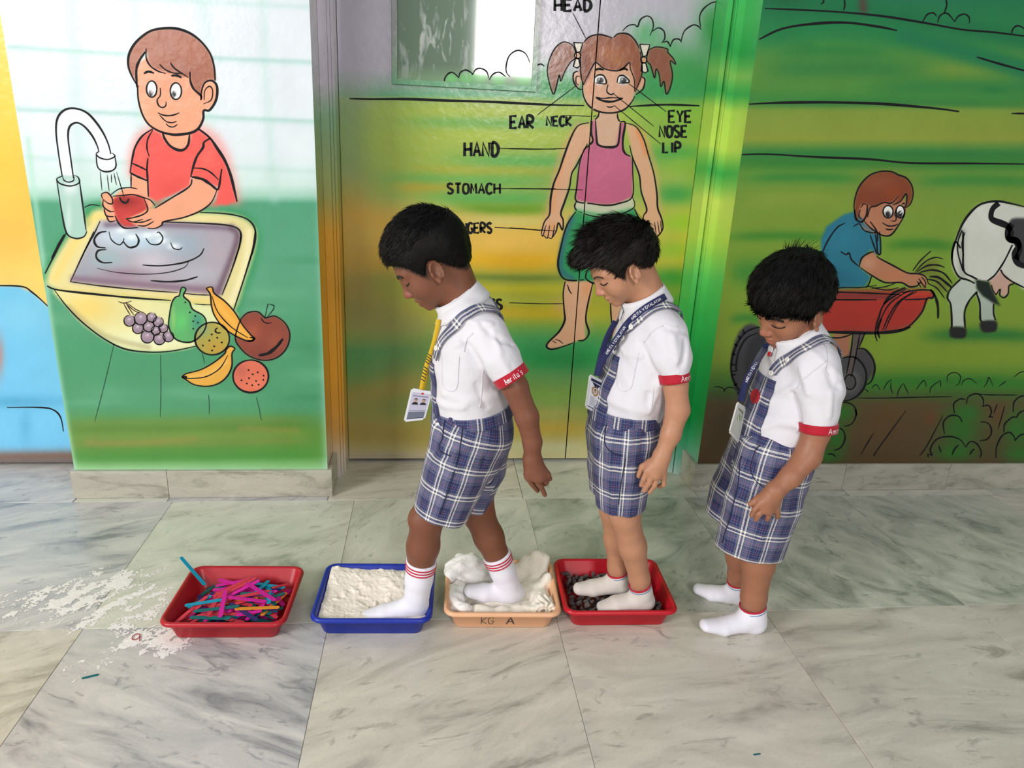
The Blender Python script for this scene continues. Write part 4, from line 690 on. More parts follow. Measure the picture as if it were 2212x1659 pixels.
c.poly([(1870, 300), (1940, 235), (2010, 300), (1992, 320), (1985, 370), (1965, 392), (1940, 380), (1938, 345), (1915, 380), (1890, 360), (1885, 320)], rgb(196, 158, 142), 3, smooth=False)
c.poly([(1790, 285), (1870, 300), (1890, 350), (1925, 420), (1940, 445), (1890, 425), (1830, 385), (1795, 340)], rgb(10, 26, 14), 2, smooth=False)
c.poly([(1980, 30), (1985, -40), (2030, -80), (2200, -40), (2300, 200), (2080, 215), (2030, 180), (2030, 90), (2000, 50)], rgb(56, 54, 56), 3)
for P, w in [([(1700, 100), (1668, 60), (1650, 130), (1655, 200), (1690, 270), (1745, 290), (1785, 310)], 10), ([(1710, -10), (1685, 60), (1685, 130), (1715, 235)], 8), ([(1715, 0), (1716, 120), (1720, 235), (1770, 270), (1800, 285)], 10), ([(1700, 285), (1640, 345), (1622, 395), (1642, 440), (1648, 560), (1640, 575)], 10), ([(1800, 360), (1755, 410), (1725, 480), (1728, 575)], 10), ([(1792, 360), (1815, 430), (1818, 520), (1830, 540)], 10), ([(1898, 430), (1898, 490), (1910, 530)], 9), ([(2010, 80), (1960, 180), (1905, 260), (1860, 295)], 9), ([(1940, 228), (1960, 262), (2010, 300), (2080, 335)], 9), ([(1885, 320), (1895, 355), (1915, 380)], 6), ([(1938, 345), (1935, 380), (1960, 395), (1985, 370), (1990, 325), (2020, 312)], 8), ([(1940, 345), (1930, 350), (1912, 380)], 6),
             ([(2010, -45), (1985, -10), (1985, 40), (2030, 55), (2045, 90), (2025, 130), (2040, 185), (2090, 210)], 34)]: c.line(P, w, .2)
c.tf = (1560, 0, .3375)
c.line([(1470, 1660), (1480, 1590), (1530, 1450), (1590, 1360), (1660, 1305), (1760, 1288), (1860, 1305), (1960, 1330)], 13); c.line([(1770, 1300), (1730, 1340), (1725, 1400), (1790, 1430), (1830, 1450), (1850, 1490), (1840, 1530), (1890, 1545), (1905, 1600), (1880, 1660)], 34, .15); c.line([(1555, 1485), (1535, 1560), (1545, 1640)], 7)
c.fig = None; c.tf = (0, 0, 1)
wall_right = c.build()
painted_box('wall_upper', 0.9788, 2.50, RIGHT_Y, 2.60, 1.80, 2.7, lambda *a: rgb(30, 110, 70), wall_right)
painted_box('wall_end', 2.50, 3.4, RIGHT_Y, 2.60, 0.106, 2.7, lambda px, py, *a: ramp(py, [(0, rgb(24, 116, 72)), (150, rgb(112, 148, 54)), (600, rgb(120, 154, 44)), (850, rgb(70, 100, 40)), (1000, rgb(88, 66, 38))]), wall_right)
# the door-side return of the right wall, painted the frame green
painted_box('wall_return', 0.9786, 0.9790, RIGHT_Y + 0.0004, 2.46, 0.106, 2.7, post_r, wall_right)

# ================================================================ stone skirting and marble floor
def marble_material(name, base, vein, dark, scale, an=3.6):
    M = bpy.data.materials.new(name); M.use_nodes = True
    N, L = M.node_tree.nodes, M.node_tree.links; b = N['Principled BSDF']
    uv = N.new('ShaderNodeUVMap'); uv.uv_map = 'UVMap'
    mp = N.new('ShaderNodeMapping'); mp.inputs['Scale'].default_value = (scale, scale * an, 1); L.new(uv.outputs['UV'], mp.inputs['Vector'])
    n1 = N.new('ShaderNodeTexNoise'); n1.inputs['Scale'].default_value = 1.0; n1.inputs['Detail'].default_value = 9; n1.inputs['Roughness'].default_value = 0.62; n1.inputs['Distortion'].default_value = 1.3
    L.new(mp.outputs['Vector'], n1.inputs['Vector'])
    r1 = N.new('ShaderNodeValToRGB'); e = r1.color_ramp.elements
    e[0].position = 0.30; e[0].color = (*lin(dark), 1); e[1].position = 0.66; e[1].color = (*lin(base), 1)
    k = r1.color_ramp.elements.new(0.45); k.color = (*lin(vein), 1)
    L.new(n1.outputs['Fac'], r1.inputs['Fac'])
    mp2 = N.new('ShaderNodeMapping'); mp2.inputs['Scale'].default_value = (scale * 2.2, scale * 1.8 * an, 1); mp2.inputs['Location'].default_value = (3.3, 7.1, 0); L.new(uv.outputs['UV'], mp2.inputs['Vector'])
    n2 = N.new('ShaderNodeTexNoise'); n2.inputs['Detail'].default_value = 8; n2.inputs['Roughness'].default_value = 0.7; n2.inputs['Scale'].default_value = 1; n2.inputs['Distortion'].default_value = 2.2; L.new(mp2.outputs['Vector'], n2.inputs['Vector'])
    r2 = N.new('ShaderNodeValToRGB'); e2 = r2.color_ramp.elements; e2[0].position = 0.33; e2[0].color = (1, 1, 1, 1); e2[1].position = 0.43; e2[1].color = (0, 0, 0, 1); L.new(n2.outputs['Fac'], r2.inputs['Fac'])
    mx = N.new('ShaderNodeMix'); mx.data_type = 'RGBA'; L.new(r1.outputs['Color'], mx.inputs['A']); mx.inputs['B'].default_value = (*lin(dark), 1)
    ml = N.new('ShaderNodeMath'); ml.operation = 'MULTIPLY'; ml.inputs[1].default_value = 0.75; L.new(r2.outputs['Color'], ml.inputs[0]); L.new(ml.outputs[0], mx.inputs['Factor'])
    n3 = N.new('ShaderNodeTexNoise'); n3.inputs['Scale'].default_value = 140; n3.inputs['Detail'].default_value = 3; L.new(uv.outputs['UV'], n3.inputs['Vector'])
    mr = N.new('ShaderNodeMapRange'); mr.inputs['To Min'].default_value = .9; mr.inputs['To Max'].default_value = 1.08; L.new(n3.outputs['Fac'], mr.inputs['Value'])
    cc = N.new('ShaderNodeCombineColor')
    for q in range(3): L.new(mr.outputs['Result'], cc.inputs[q])
    mm = N.new('ShaderNodeMix'); mm.data_type = 'RGBA'; mm.blend_type = 'MULTIPLY'; mm.inputs['Factor'].default_value = 1; L.new(mx.outputs['Result'], mm.inputs['A']); L.new(cc.outputs['Color'], mm.inputs['B'])
    L.new(mm.outputs['Result'], b.inputs['Base Color'])
    rr = N.new('ShaderNodeMapRange'); rr.inputs['To Min'].default_value = .2; rr.inputs['To Max'].default_value = .42; L.new(n1.outputs['Fac'], rr.inputs['Value']); L.new(rr.outputs['Result'], b.inputs['Roughness'])
    b.inputs['Specular IOR Level'].default_value = 0.5
    return M
MB = [marble_material('marble_pale_green', rgb(222, 221, 208), rgb(204, 204, 190), rgb(160, 163, 150), 3.2, 2.4),
      marble_material('marble_grey_vein', rgb(216, 213, 209), rgb(188, 186, 186), rgb(130, 131, 137), 2.6),
      marble_material('marble_cream', rgb(222, 216, 203), rgb(202, 196, 184), rgb(156, 152, 141), 2.4),
      marble_material('marble_green_cloud', rgb(214, 214, 200), rgb(184, 187, 174), rgb(134, 140, 130), 4.4, 1.7)]
def tile_mesh(name, c4, z0, z1, ang, off):
    c4 = np.array(c4, float); cen = c4.mean(0)
    d = (cen - c4); inn = c4 + d / np.linalg.norm(d, axis=1)[:, None] * 0.0010
    V = [(*p, z0) for p in c4] + [(*p, z1 - 0.0007) for p in c4] + [(*p, z1) for p in inn]
    F = [(8, 9, 10, 11)]
    for i in range(4):
        j = (i + 1) % 4
        F += [(i, j, 4 + j, 4 + i), (4 + i, 4 + j, 8 + j, 8 + i)]
    me = bpy.data.meshes.new(name); me.from_pydata(V, [], F); me.update()
    uv = me.uv_layers.new(name='UVMap'); ca, sa = math.cos(ang), math.sin(ang)
    for l in me.loops:
        v = V[l.vertex_index]; x, y = v[0] + v[2], v[1] + v[2]
        uv.data[l.index].uv = (x * ca + y * sa + off, -x * sa + y * ca + off * 1.7)
    return me
floor = link('floor', box_mesh('floor', -3.3, 3.6, -2.6, 2.64, -0.05, -0.0022), mat('grout', lin(rgb(168, 164, 152)), .8), None); floor['kind'] = 'structure'
CX = [-3.24, -2.64, -2.045, -1.448, -0.846, -0.250, 0.343, 0.925, 1.527, 2.13, 2.74, 3.34]
RY = [-2.6, -1.99, -1.39, -0.79, -0.20, 0.39, 0.99, 1.600, 2.264]
KIND = {(6, 3): (1, -0.5), (6, 4): (1, .42), (6, 5): (2, .12), (6, 6): (2, .0), (6, 2): (2, .5), (7, 3): (0, .55), (7, 2): (1, .35), (7, 4): (0, 1.1), (7, 5): (3, .6), (7, 6): (3, -.95), (7, 7): (3, -.9), (5, 3): (1, -.5), (5, 4): (2, .4), (5, 5): (2, .2), (5, 6): (2, .3)}
KIND[(6, 3)] = (1, -0.42); KIND[(6, 4)] = (2, 0.38)
g_ = 0.0006
t_i = 0
for r in range(len(RY) - 1):
    for q in range(len(CX) - 1):
        jx = lambda s: 0.004 * math.sin(17.3 * (q + s) + 5.1 * r)
        a, b_, y0, y1 = CX[q] + g_, CX[q + 1] - g_, RY[r] + g_, RY[r + 1] - g_
        k, an = KIND.get((r, q - 1), (t_i % 4, rng.uniform(-.6, .6)))
        me = tile_mesh('tile', [(a, y0), (b_, y0), (b_, y1), (a, y1)], -0.0021, 0.0, an, 3.1 * q + 1.7 * r)
        link('tile', me, MB[k], floor); t_i += 1
for (a, b_, k, an) in [(-3.2, -2.32, 2, .3), (-2.32, -1.72, 0, .3), (-1.72, -1.163, 1, .5), (-0.34, 0.334, 2, .2), (0.336, 0.975, 0, .25)]:
    me = tile_mesh('tile', [(a + g_, RY[-1] + g_), (b_ - g_, RY[-1] + g_), (b_ - g_, 2.60), (a + g_, 2.60)], -0.0021, 0.0, an, a * 2 + 9)
    link('tile', me, MB[k], floor)
for (a, b_, k, an) in [(-1.16, -0.866, 0, .3), (-0.865, -0.342, 1, .2), (0.976, 1.56, 3, .4), (1.562, 2.15, 0, .3), (2.152, 3.3, 3, .2)]:
    link('tile', tile_mesh('tile', [(a + g_, RY[-1] + g_), (b_ - g_, RY[-1] + g_), (b_ - g_, 2.32), (a + g_, 2.32)], -0.0021, 0.0, an, a * 3 + 5), MB[k], floor)
bb = empty('baseboard_left'); bb['kind'] = 'structure'
def slab(x0, x1, y0, y1, z1, m_, par, off):
    me = box_mesh('slab', x0, x1, y0, y1, 0.0004, z1, 0.0015, 2)
    uv = me.uv_layers.new(name='UVMap')
    for l in me.loops:
        v = me.vertices[l.vertex_index].co; uv.data[l.index].uv = (v.x + v.y + off, v.z * .8 + v.y * .3 + off)
    link('slab', me, m_, par)
MS = marble_material('skirting_stone', rgb(190, 186, 172), rgb(176, 172, 158), rgb(138, 134, 122), 5.0)
slab(-1.168, -0.866, 2.288, 2.33, 0.099, MS, bb, 1.0); slab(-0.865, -0.3265, 2.288, 2.33, 0.100, MS, bb, 4.0)
slab(-0.3415, -0.3268, 2.3305, 2.437, 0.100, MS, bb, 6.5); slab(-1.168, -1.1585, 2.3305, 2.54, 0.099, MS, bb, 9)
bb = empty('baseboard_right'); bb['kind'] = 'structure'
for k, (a, b_) in enumerate([(0.966, 1.553), (1.554, 1.975), (1.976, 2.60), (2.601, 3.3)]): slab(a, b_, 2.309, 2.35, 0.107, MS, bb, 11 + 2.3 * k)
slab(0.966, 0.978, 2.3505, 2.448, 0.107, MS, bb, 3.7)
# ================================================================ signed-distance modelling: smooth, continuous bodies and clothes
def smin(a, b, k):
    if k <= 0: return np.minimum(a, b)
    h = np.clip(0.5 + 0.5 * (b - a) / k, 0, 1)
    return b + (a - b) * h - k * h * (1 - h)
def smax(a, b, k): return -smin(-a, -b, k)
def dot(a, b): return (a * b).sum(-1)
def unit(v): v = np.asarray(v, float); return v / (np.linalg.norm(v) + 1e-12)

class Field:
    def __init__(self): self.ops = []
    def add(self, fn, c, r, k=0.0, op='u'): self.ops.append((fn, np.asarray(c, float), float(r), k, op)); return self
    def cone(self, a, b, ra, rb, k=0.01, op='u'):
        a, b = np.asarray(a, float), np.asarray(b, float); ab = b - a; L2 = ab @ ab + 1e-12
        def fn(P):
            t = np.clip(((P - a) @ ab) / L2, 0, 1)
            return np.linalg.norm(P - a - t[:, None] * ab, axis=1) - (ra + t * (rb - ra))
        return self.add(fn, (a + b) / 2, np.sqrt(L2) / 2 + max(ra, rb), k, op)
    def chain(self, pts, rad, k=0.008, k0=0.01):
        for i in range(len(pts) - 1): self.cone(pts[i], pts[i + 1], rad[i], rad[i + 1], k0 if i == 0 else k)
        return self
    def ell(self, c, r, R=None, k=0.01, op='u'):
        c, r = np.asarray(c, float), np.asarray(r, float) * np.ones(3)
        def fn(P):
            q = P - c
            if R is not None: q = q @ R
            k0 = np.linalg.norm(q / r, axis=1); k1 = np.linalg.norm(q / (r * r), axis=1) + 1e-9
            return k0 * (k0 - 1) / k1
        return self.add(fn, c, r.max(), k, op)
    def plane(self, p, n, k=0.0):          # keep the side the normal points away from
        p, n = np.asarray(p, float), unit(n)
        return self.add(lambda P: (P - p) @ n, p, 1e3, k, 'i')
    def loft(self, st, lat=(0, 1, 0), flat=(False, False), k=0.01, op='u', kin=0.006):
        """st: list of (centre, r_profile, r_lateral)"""
        C = [np.asarray(s[0], float) for s in st]; lat = unit(lat)
        segs = []
        for i in range(len(st) - 1):
            e = C[i + 1] - C[i]; L = np.linalg.norm(e); e = e / L
            l = unit(lat - (lat @ e) * e); u = np.cross(e, l)
            segs.append((C[i], C[i + 1] - C[i], e, L, l, u, st[i][1], st[i + 1][1], st[i][2], st[i + 1][2]))
        n = len(segs)
        def fn(P):
            out = None
            for i, (c0, d, e, L, l, u, a0, a1, b0, b1) in enumerate(segs):
                q = P - c0; s = (q @ e) / L; t = np.clip(s, 0, 1)
                w = (s - t) * L
                q = q - t[:, None] * d
                rx = a0 + (a1 - a0) * t; ry = b0 + (b1 - b0) * t
                U, Vv = q @ u, q @ l
                fl0, fl1 = (i == 0 and flat[0]), (i == n - 1 and flat[1])
                wr = np.where(((w < 0) & fl0) | ((w > 0) & fl1), 0, w)
                kk = np.sqrt((U / rx) ** 2 + (Vv / ry) ** 2 + (wr / np.minimum(rx, ry)) ** 2) + 1e-9
                D = np.sqrt(U * U + Vv * Vv + wr * wr)
                dd = np.where(D < 1e-6, -np.minimum(rx, ry), (kk - 1) * D / kk)
                if fl0: dd = np.maximum(dd, -s * L)
                if fl1: dd = np.maximum(dd, (s - 1) * L)
                out = dd if out is None else smin(out, dd, kin)
            return out
        A = np.array(C); c = A.mean(0)
        r = np.linalg.norm(A - c, axis=1).max() + max(max(s[1], s[2]) for s in st)
        return self.add(fn, c, r, k, op)
    def disp(self, fn, c, r): return self.add(fn, c, r, 0, 'd')
    def ridge(self, pts, amp, w):          # raised (amp>0) or sunken (amp<0) fold along a polyline
        pts = [np.asarray(p, float) for p in pts]
        def fn(P):
            d2 = np.full(len(P), 1e9)
            for a, b in zip(pts[:-1], pts[1:]):
                ab = b - a; t = np.clip(((P - a) @ ab) / (ab @ ab + 1e-12), 0, 1)
                q = P - a - t[:, None] * ab; d2 = np.minimum(d2, (q * q).sum(1))
            return -amp * np.exp(-d2 / (w * w))
        A = np.array(pts); c = A.mean(0)
        return self.add(fn, c, np.linalg.norm(A - c, axis=1).max() + 3 * w, 0, 'd')
    @staticmethod
    def _apply(D, d, k, op):
        if op == 'u': return smin(D, d, k)
        if op == 's': return smax(D, -d, k)
        if op == 'i': return smax(D, d, k)
        return D + d
    def __call__(self, P):
        P = np.atleast_2d(P).astype(float); D = np.full(len(P), 0.25)
        for fn, c, r, k, op in self.ops: D = self._apply(D, fn(P), k, op)
        return D
    def grad(self, P, e=0.0015):
        g = np.stack([self(P + np.eye(3)[i] * e) - self(P - np.eye(3)[i] * e) for i in range(3)], 1)
        return g / (np.linalg.norm(g, axis=1)[:, None] + 1e-12)
    def project(self, P, off=0.0, it=4):
        P = np.array(P, float)
        for _ in range(it): P = P - (self(P) - off)[:, None] * self.grad(P)
        return P
    def hit(self, pxs, off=0.0, t0=1.35, t1=2.4):
        """first surface point seen at pixels"""
        pxs = np.atleast_2d(np.asarray(pxs, float))
        D = np.stack([ray(*p) for p in pxs]); D /= np.linalg.norm(D, axis=1)[:, None]
        t = np.full(len(pxs), t0); best = np.full(len(pxs), 9.0); tb = t.copy()
        for _ in range(46):
            d = self(O_CAM + D * t[:, None]) - off
            m_ = d < best - 1e-5; tb = np.where(m_, t, tb); best = np.where(m_, d, best)
            t = np.minimum(t + np.clip(d, -0.02, 0.10) * 0.85, t1)
        P = O_CAM + D * tb[:, None]
        return np.where((np.abs(best) > .0015)[:, None], self.project(P, off), P)
    def march(self, P, d, off=0.0):
        P = np.array(P, float); d = unit(d)
        for _ in range(36): P = P + d * np.clip(self(P) - off, -0.02, 0.08)[:, None] * 0.85
        return P
    def mesh(self, lo, hi, h=0.0025, smooth=1, B=12):
        lo, hi = np.asarray(lo, float), np.asarray(hi, float)
        nb = np.ceil(((hi - lo) / h + 1) / B).astype(int); n = nb * B
        bc = np.stack(np.meshgrid(*[np.arange(k) for k in nb], indexing='ij'), -1).reshape(-1, 3)
        cen = lo + (bc * B + (B - 1) / 2) * h
        dc = self(cen); hd = (B) * h * 0.866
        act = np.where(np.abs(dc) < hd * 1.35 + 0.01)[0]
        V = np.empty(n, np.float32)
        Vb = V.reshape(nb[0], B, nb[1], B, nb[2], B)
        sgn = np.where(dc < 0, -1, 1).astype(np.float32).reshape(nb) * 0.05
        Vb[:] = sgn[:, None, :, None, :, None]
        g = np.stack(np.meshgrid(*[np.arange(B)] * 3, indexing='ij'), -1).reshape(-1, 3) * h
        org = lo + bc[act] * B * h; ca = cen[act]
        D = np.full((len(act), B ** 3), 0.25)
        for fn, c, r, k, op in self.ops:
            sel = np.where(np.linalg.norm(ca - c, axis=1) < r + hd + k + 0.012)[0] if r < 100 else np.arange(len(act))
            for s in range(0, len(sel), 160):
                ss = sel[s:s + 160]
                P = (org[ss][:, None, :] + g[None]).reshape(-1, 3)
                D[ss] = self._apply(D[ss].ravel(), fn(P), k, op).reshape(len(ss), -1)
        a = bc[act]
        Vb.transpose(0, 2, 4, 1, 3, 5)[a[:, 0], a[:, 1], a[:, 2]] = D.reshape(-1, B, B, B)
        ins = V < 0
        cnt = np.zeros([k - 1 for k in n], np.int8)
        for i in (0, 1):
            for j in (0, 1):
                for q in (0, 1): cnt += ins[i:n[0] - 1 + i, j:n[1] - 1 + j, q:n[2] - 1 + q]
        ai = np.argwhere((cnt > 0) & (cnt < 8))
        idx = np.full(cnt.shape, -1, np.int32); idx[ai[:, 0], ai[:, 1], ai[:, 2]] = np.arange(len(ai))
        corner = [(0, 0, 0), (1, 0, 0), (0, 1, 0), (1, 1, 0), (0, 0, 1), (1, 0, 1), (0, 1, 1), (1, 1, 1)]
        cv = np.stack([V[ai[:, 0] + i, ai[:, 1] + j, ai[:, 2] + q] for i, j, q in corner], 1)
        acc = np.zeros((len(ai), 3)); num = np.zeros(len(ai)); cn = np.array(corner, float)
        for e0, e1 in [(0, 1), (2, 3), (4, 5), (6, 7), (0, 2), (1, 3), (4, 6), (5, 7), (0, 4), (1, 5), (2, 6), (3, 7)]:
            x, y = cv[:, e0], cv[:, e1]; mk = (x < 0) != (y < 0)
            t = np.where(mk, x / np.where(mk, x - y, 1), 0)[:, None]
            acc += np.where(mk[:, None], cn[e0] + t * (cn[e1] - cn[e0]), 0); num += mk
        P = lo + (ai + acc / num[:, None]) * h
        Fs = []
        for ax in range(3):
            b_, c_ = (ax + 1) % 3, (ax + 2) % 3
            s0 = [slice(None)] * 3; s1 = [slice(None)] * 3; s0[ax] = slice(0, -1); s1[ax] = slice(1, None)
            A0, A1 = ins[tuple(s0)], ins[tuple(s1)]
            e = np.argwhere(A0 != A1)
            e = e[(e[:, b_] > 0) & (e[:, c_] > 0) & (e[:, b_] < n[b_] - 1) & (e[:, c_] < n[c_] - 1)]
            def at(db, dc):
                q = e.copy(); q[:, b_] -= db; q[:, c_] -= dc; return idx[q[:, 0], q[:, 1], q[:, 2]]
            Q = np.stack([at(1, 1), at(0, 1), at(0, 0), at(1, 0)], 1)
            fl = ~A0[e[:, 0], e[:, 1], e[:, 2]]
            Q[fl] = Q[fl][:, ::-1]
            Fs.append(Q[(Q >= 0).all(1)])
        F = np.concatenate(Fs)
        for _ in range(smooth):
            s = np.zeros_like(P); m_ = np.zeros(len(P))
            for i in range(4):
                np.add.at(s, F[:, i], P[F[:, (i + 1) % 4]]); np.add.at(m_, F[:, i], 1)
                np.add.at(s, F[:, (i + 1) % 4], P[F[:, i]]); np.add.at(m_, F[:, (i + 1) % 4], 1)
            P = P * 0.5 + 0.5 * s / np.maximum(m_, 1)[:, None]
        return P, F

# ---------------------------------------------------------------- thin sheets, bands and lettering on curved cloth
def sheet(name, G, mat_, parent, thick=0.0015, uv=None, closed=False, smooth=True, vo=0.0):
    """G (a,b,3) grid of points -> thin slab"""
    a, b = G.shape[:2]
    du = np.gradient(G, axis=0); dv = np.gradient(G, axis=1)
    N = np.cross(du, dv); N /= np.linalg.norm(N, axis=2)[..., None] + 1e-12
    V = np.concatenate([(G + N * thick / 2).reshape(-1, 3), (G - N * thick / 2).reshape(-1, 3)])
    i = np.arange(a * b).reshape(a, b); o = a * b
    F = []; UV = []
    if uv is None:
        su = np.concatenate([[0], np.cumsum(np.linalg.norm(np.diff(G[:, b // 2], axis=0), axis=1))]); sv = np.concatenate([[0], np.cumsum(np.linalg.norm(np.diff(G[a // 2], axis=0), axis=1))])
        uv = np.stack(np.meshgrid(su, sv, indexing='ij'), -1)
    u = uv.reshape(-1, 2) + np.array([0, vo])
    def quad(p): F.append(p); UV.extend([u[q % o] for q in p])
    for r in range(a - 1):
        for q in range(b - 1):
            f = (i[r, q], i[r + 1, q], i[r + 1, q + 1], i[r, q + 1]); quad(f); quad(tuple(x + o for x in f[::-1]))
    for r in range(a - 1):
        quad((i[r, 0], i[r, 0] + o, i[r + 1, 0] + o, i[r + 1, 0])); quad((i[r + 1, -1], i[r + 1, -1] + o, i[r, -1] + o, i[r, -1]))
    for q in range(b - 1):
        quad((i[0, q + 1], i[0, q + 1] + o, i[0, q] + o, i[0, q])); quad((i[-1, q], i[-1, q] + o, i[-1, q + 1] + o, i[-1, q + 1]))
    me = new_mesh(name, V, np.array(F), smooth, uv=np.array(UV))
    return link(name, me, mat_, parent)
def ribbon_grid(C, side, w, nb=4):
    """C (n,3) centre line, side (n,3) unit across, w width"""
    s = np.linspace(-0.5, 0.5, nb); w = np.asarray(w) * np.ones(len(C))
    return C[:, None, :] + side[:, None, :] * (s[None, :] * w[:, None])[..., None]
def strap_on(field, C, w, off, nb=5, n=10, normal=None):
    """ribbon that hugs a cloth field along a rough centre line C"""
    C = spline(C, n); C = field.project(C, off)
    for _ in range(3): C[1:-1] = C[1:-1] * .5 + .25 * (C[:-2] + C[2:])
    T = np.gradient(C, axis=0); T /= np.linalg.norm(T, axis=1)[:, None]
    N = field.grad(C); S = np.cross(N, T); S /= np.linalg.norm(S, axis=1)[:, None]
    G = ribbon_grid(C, S, w, nb)
    G = field.project(G.reshape(-1, 3), off).reshape(G.shape)
    return G
def band(name, st, mat_, parent, n=56, thick=0.003, lat=(0, 1, 0), nv=4):
    """closed ring of cloth between stations (centre, r_profile, r_lateral); returns object and its surface function"""
    C = spline(np.array([s[0] for s in st]), nv) if len(st) > 2 else np.linspace(st[0][0], st[-1][0], nv + 1)
    ra = np.interp(np.linspace(0, 1, len(C)), np.linspace(0, 1, len(st)), [s[1] for s in st]); rb = np.interp(np.linspace(0, 1, len(C)), np.linspace(0, 1, len(st)), [s[2] for s in st])
    e = unit(st[-1][0] - st[0][0]); l = unit(np.asarray(lat, float) - (np.asarray(lat, float) @ e) * e); u = np.cross(e, l)
    def surf(th, s, off=0.0):
        k = np.clip(s, 0, 1) * (len(C) - 1); c0 = np.array([np.interp(k, np.arange(len(C)), C[:, j]) for j in range(3)]).T
        A = np.interp(k, np.arange(len(C)), ra) + off; Bq = np.interp(k, np.arange(len(C)), rb) + off
        return c0 + (np.cos(th) * A)[..., None] * u + (np.sin(th) * Bq)[..., None] * l
    th = np.linspace(-math.pi, math.pi, n + 1); s = np.linspace(0, 1, len(C))
    TH, SS = np.meshgrid(th, s, indexing='ij')
    Go, Gi = surf(TH.ravel(), SS.ravel()).reshape(n + 1, len(C), 3), surf(TH.ravel(), SS.ravel(), -thick).reshape(n + 1, len(C), 3)
    loop = np.concatenate([Go, Gi[:, ::-1], Go[:, :1]], 1)       # closed cross-section
    L = np.concatenate([s, s[::-1], s[:1]]) * np.linalg.norm(C[-1] - C[0]); R = (ra.mean() + rb.mean()) / 2
    a, b = loop.shape[:2]; i = np.arange(a * b).reshape(a, b)
    F = np.stack([i[:-1, :-1], i[:-1, 1:], i[1:, 1:], i[1:, :-1]], -1).reshape(-1, 4)
    UVg = np.stack(np.meshgrid(th * R, L, indexing='ij'), -1).reshape(-1, 2)
    me = new_mesh(name, loop.reshape(-1, 3), F, True, uv=UVg[F.ravel()])
    return link(name, me, mat_, parent), surf, R
def stroke_text(name, s, place, h, adv, w, mat_, parent, lw=.74, n=4):
    """raised stroke lettering; place(x, y) -> (point, normal)"""
    Vs, Fs, off = [], [], 0; x = 0.0
    for ch in s:
        for st in GLYPH[ch]:
            P = np.array([(x + p[0] * adv * lw, p[1] * h) for p in st])
            Q = spline(P, n) if ch not in SHARP else np.concatenate([np.linspace(P[k], P[k + 1], 4)[:3 if k < len(P) - 2 else 4] for k in range(len(P) - 1)])
            t = np.gradient(Q, axis=0); t /= np.linalg.norm(t, axis=1)[:, None] + 1e-9; nr = np.stack([-t[:, 1], t[:, 0]], 1)
            V = [place(*q) for a_, b_ in zip(Q + nr * w / 2, Q - nr * w / 2) for q in (a_, b_)]
            k = np.arange(len(Q) - 1) * 2; Fs.append(np.stack([k, k + 1, k + 3, k + 2], 1) + off); Vs.append(np.array(V)); off += len(V)
        x += adv * (0.6 if ch in "Ii'" else (.55 if ch == ' ' else 1))
    me = new_mesh(name, np.concatenate(Vs), np.concatenate(Fs), False)
    return link(name, me, mat_, parent)
def text_len(s, adv): return sum(adv * (0.6 if ch in "Ii'" else (.55 if ch == ' ' else 1)) for ch in s)
def disc_button(name, p, nrm, r, mat_, parent, holes=True):
    nrm = unit(nrm); a = unit(np.cross(nrm, (0.3, 0.1, 1))); b = np.cross(nrm, a)
    prof = [(0, .0011), (.62, .0011), (.78, .0019), (.94, .0017), (1, .0008), (1, -.001)]
    n = 20; V = []; F = []
    for k, (q, z) in enumerate(prof):
        for t in range(n): V.append(p + nrm * z + (a * math.cos(t * 2 * math.pi / n) + b * math.sin(t * 2 * math.pi / n)) * r * max(q, .02))
    for k in range(len(prof) - 1):
        for t in range(n): F.append((k * n + t, k * n + (t + 1) % n, (k + 1) * n + (t + 1) % n, (k + 1) * n + t))
    F.append(tuple(range(n)))
    me = bpy.data.meshes.new(name); me.from_pydata([tuple(v) for v in V], [], F); me.update()
    bm = bmesh.new(); bm.from_mesh(me); bmesh.ops.recalc_face_normals(bm, faces=bm.faces); bm.to_mesh(me); bm.free()
    if holes:
        Vh, Fh = list(me.vertices), []
        V2, F2 = [tuple(v.co) for v in me.vertices], [tuple(p.vertices) for p in me.polygons]; nf = len(F2)
        for sx, sy in ((.25, .25), (-.25, .25), (.25, -.25), (-.25, -.25)):
            c0 = p + nrm * .0013 + (a * sx + b * sy) * r; k0 = len(V2)
            for t in range(6): V2.append(tuple(c0 + (a * math.cos(t * 1.047) + b * math.sin(t * 1.047)) * r * .11))
            F2.append(tuple(range(k0, k0 + 6)))
        me = bpy.data.meshes.new(name); me.from_pydata(V2, [], F2); me.update()
        me.materials.append(mat_); me.materials.append(M_HOLE)
        for k in range(nf, len(F2)): me.polygons[k].material_index = 1
    return link(name, me, mat_, parent)
# ---------------------------------------------------------------- materials of people and clothes
M_SKIN = mat('skin', rough=0.48, spec=0.4, attr=True, sss=0.12, noise=(60, 0.05), bump=(420, 0.12, 0.0006))
M_HAIR = mat('black_hair', (0.0032, 0.0026, 0.0025), 0.55, 0.14)
M_HAIRB = mat('dark_brown_hair', (0.0075, 0.0054, 0.0046), 0.5, 0.18)
def cloth_mat(name, c, rough=.8, b=(900, .15, .0004), nz=(7, .03)):
    return mat(name, tuple(lin(c)), rough, .3, bump=b, noise=nz, sheen=.15)
M_SHIRT = cloth_mat('white_cotton_shirt', rgb(216, 213, 219), b=(26, .45, .008))
M_COLLAR = cloth_mat('white_collar', rgb(222, 220, 225))
M_CUFF = cloth_mat('red_cuff_band', rgb(176, 14, 40), .6)
M_SOCK = cloth_mat('white_sock_knit', rgb(232, 230, 240), .9, (1400, .35, .0006))
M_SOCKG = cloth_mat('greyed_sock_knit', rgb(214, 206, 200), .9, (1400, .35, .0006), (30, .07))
M_STRIPE_R = cloth_mat('red_knit', rgb(196, 24, 56), .9)
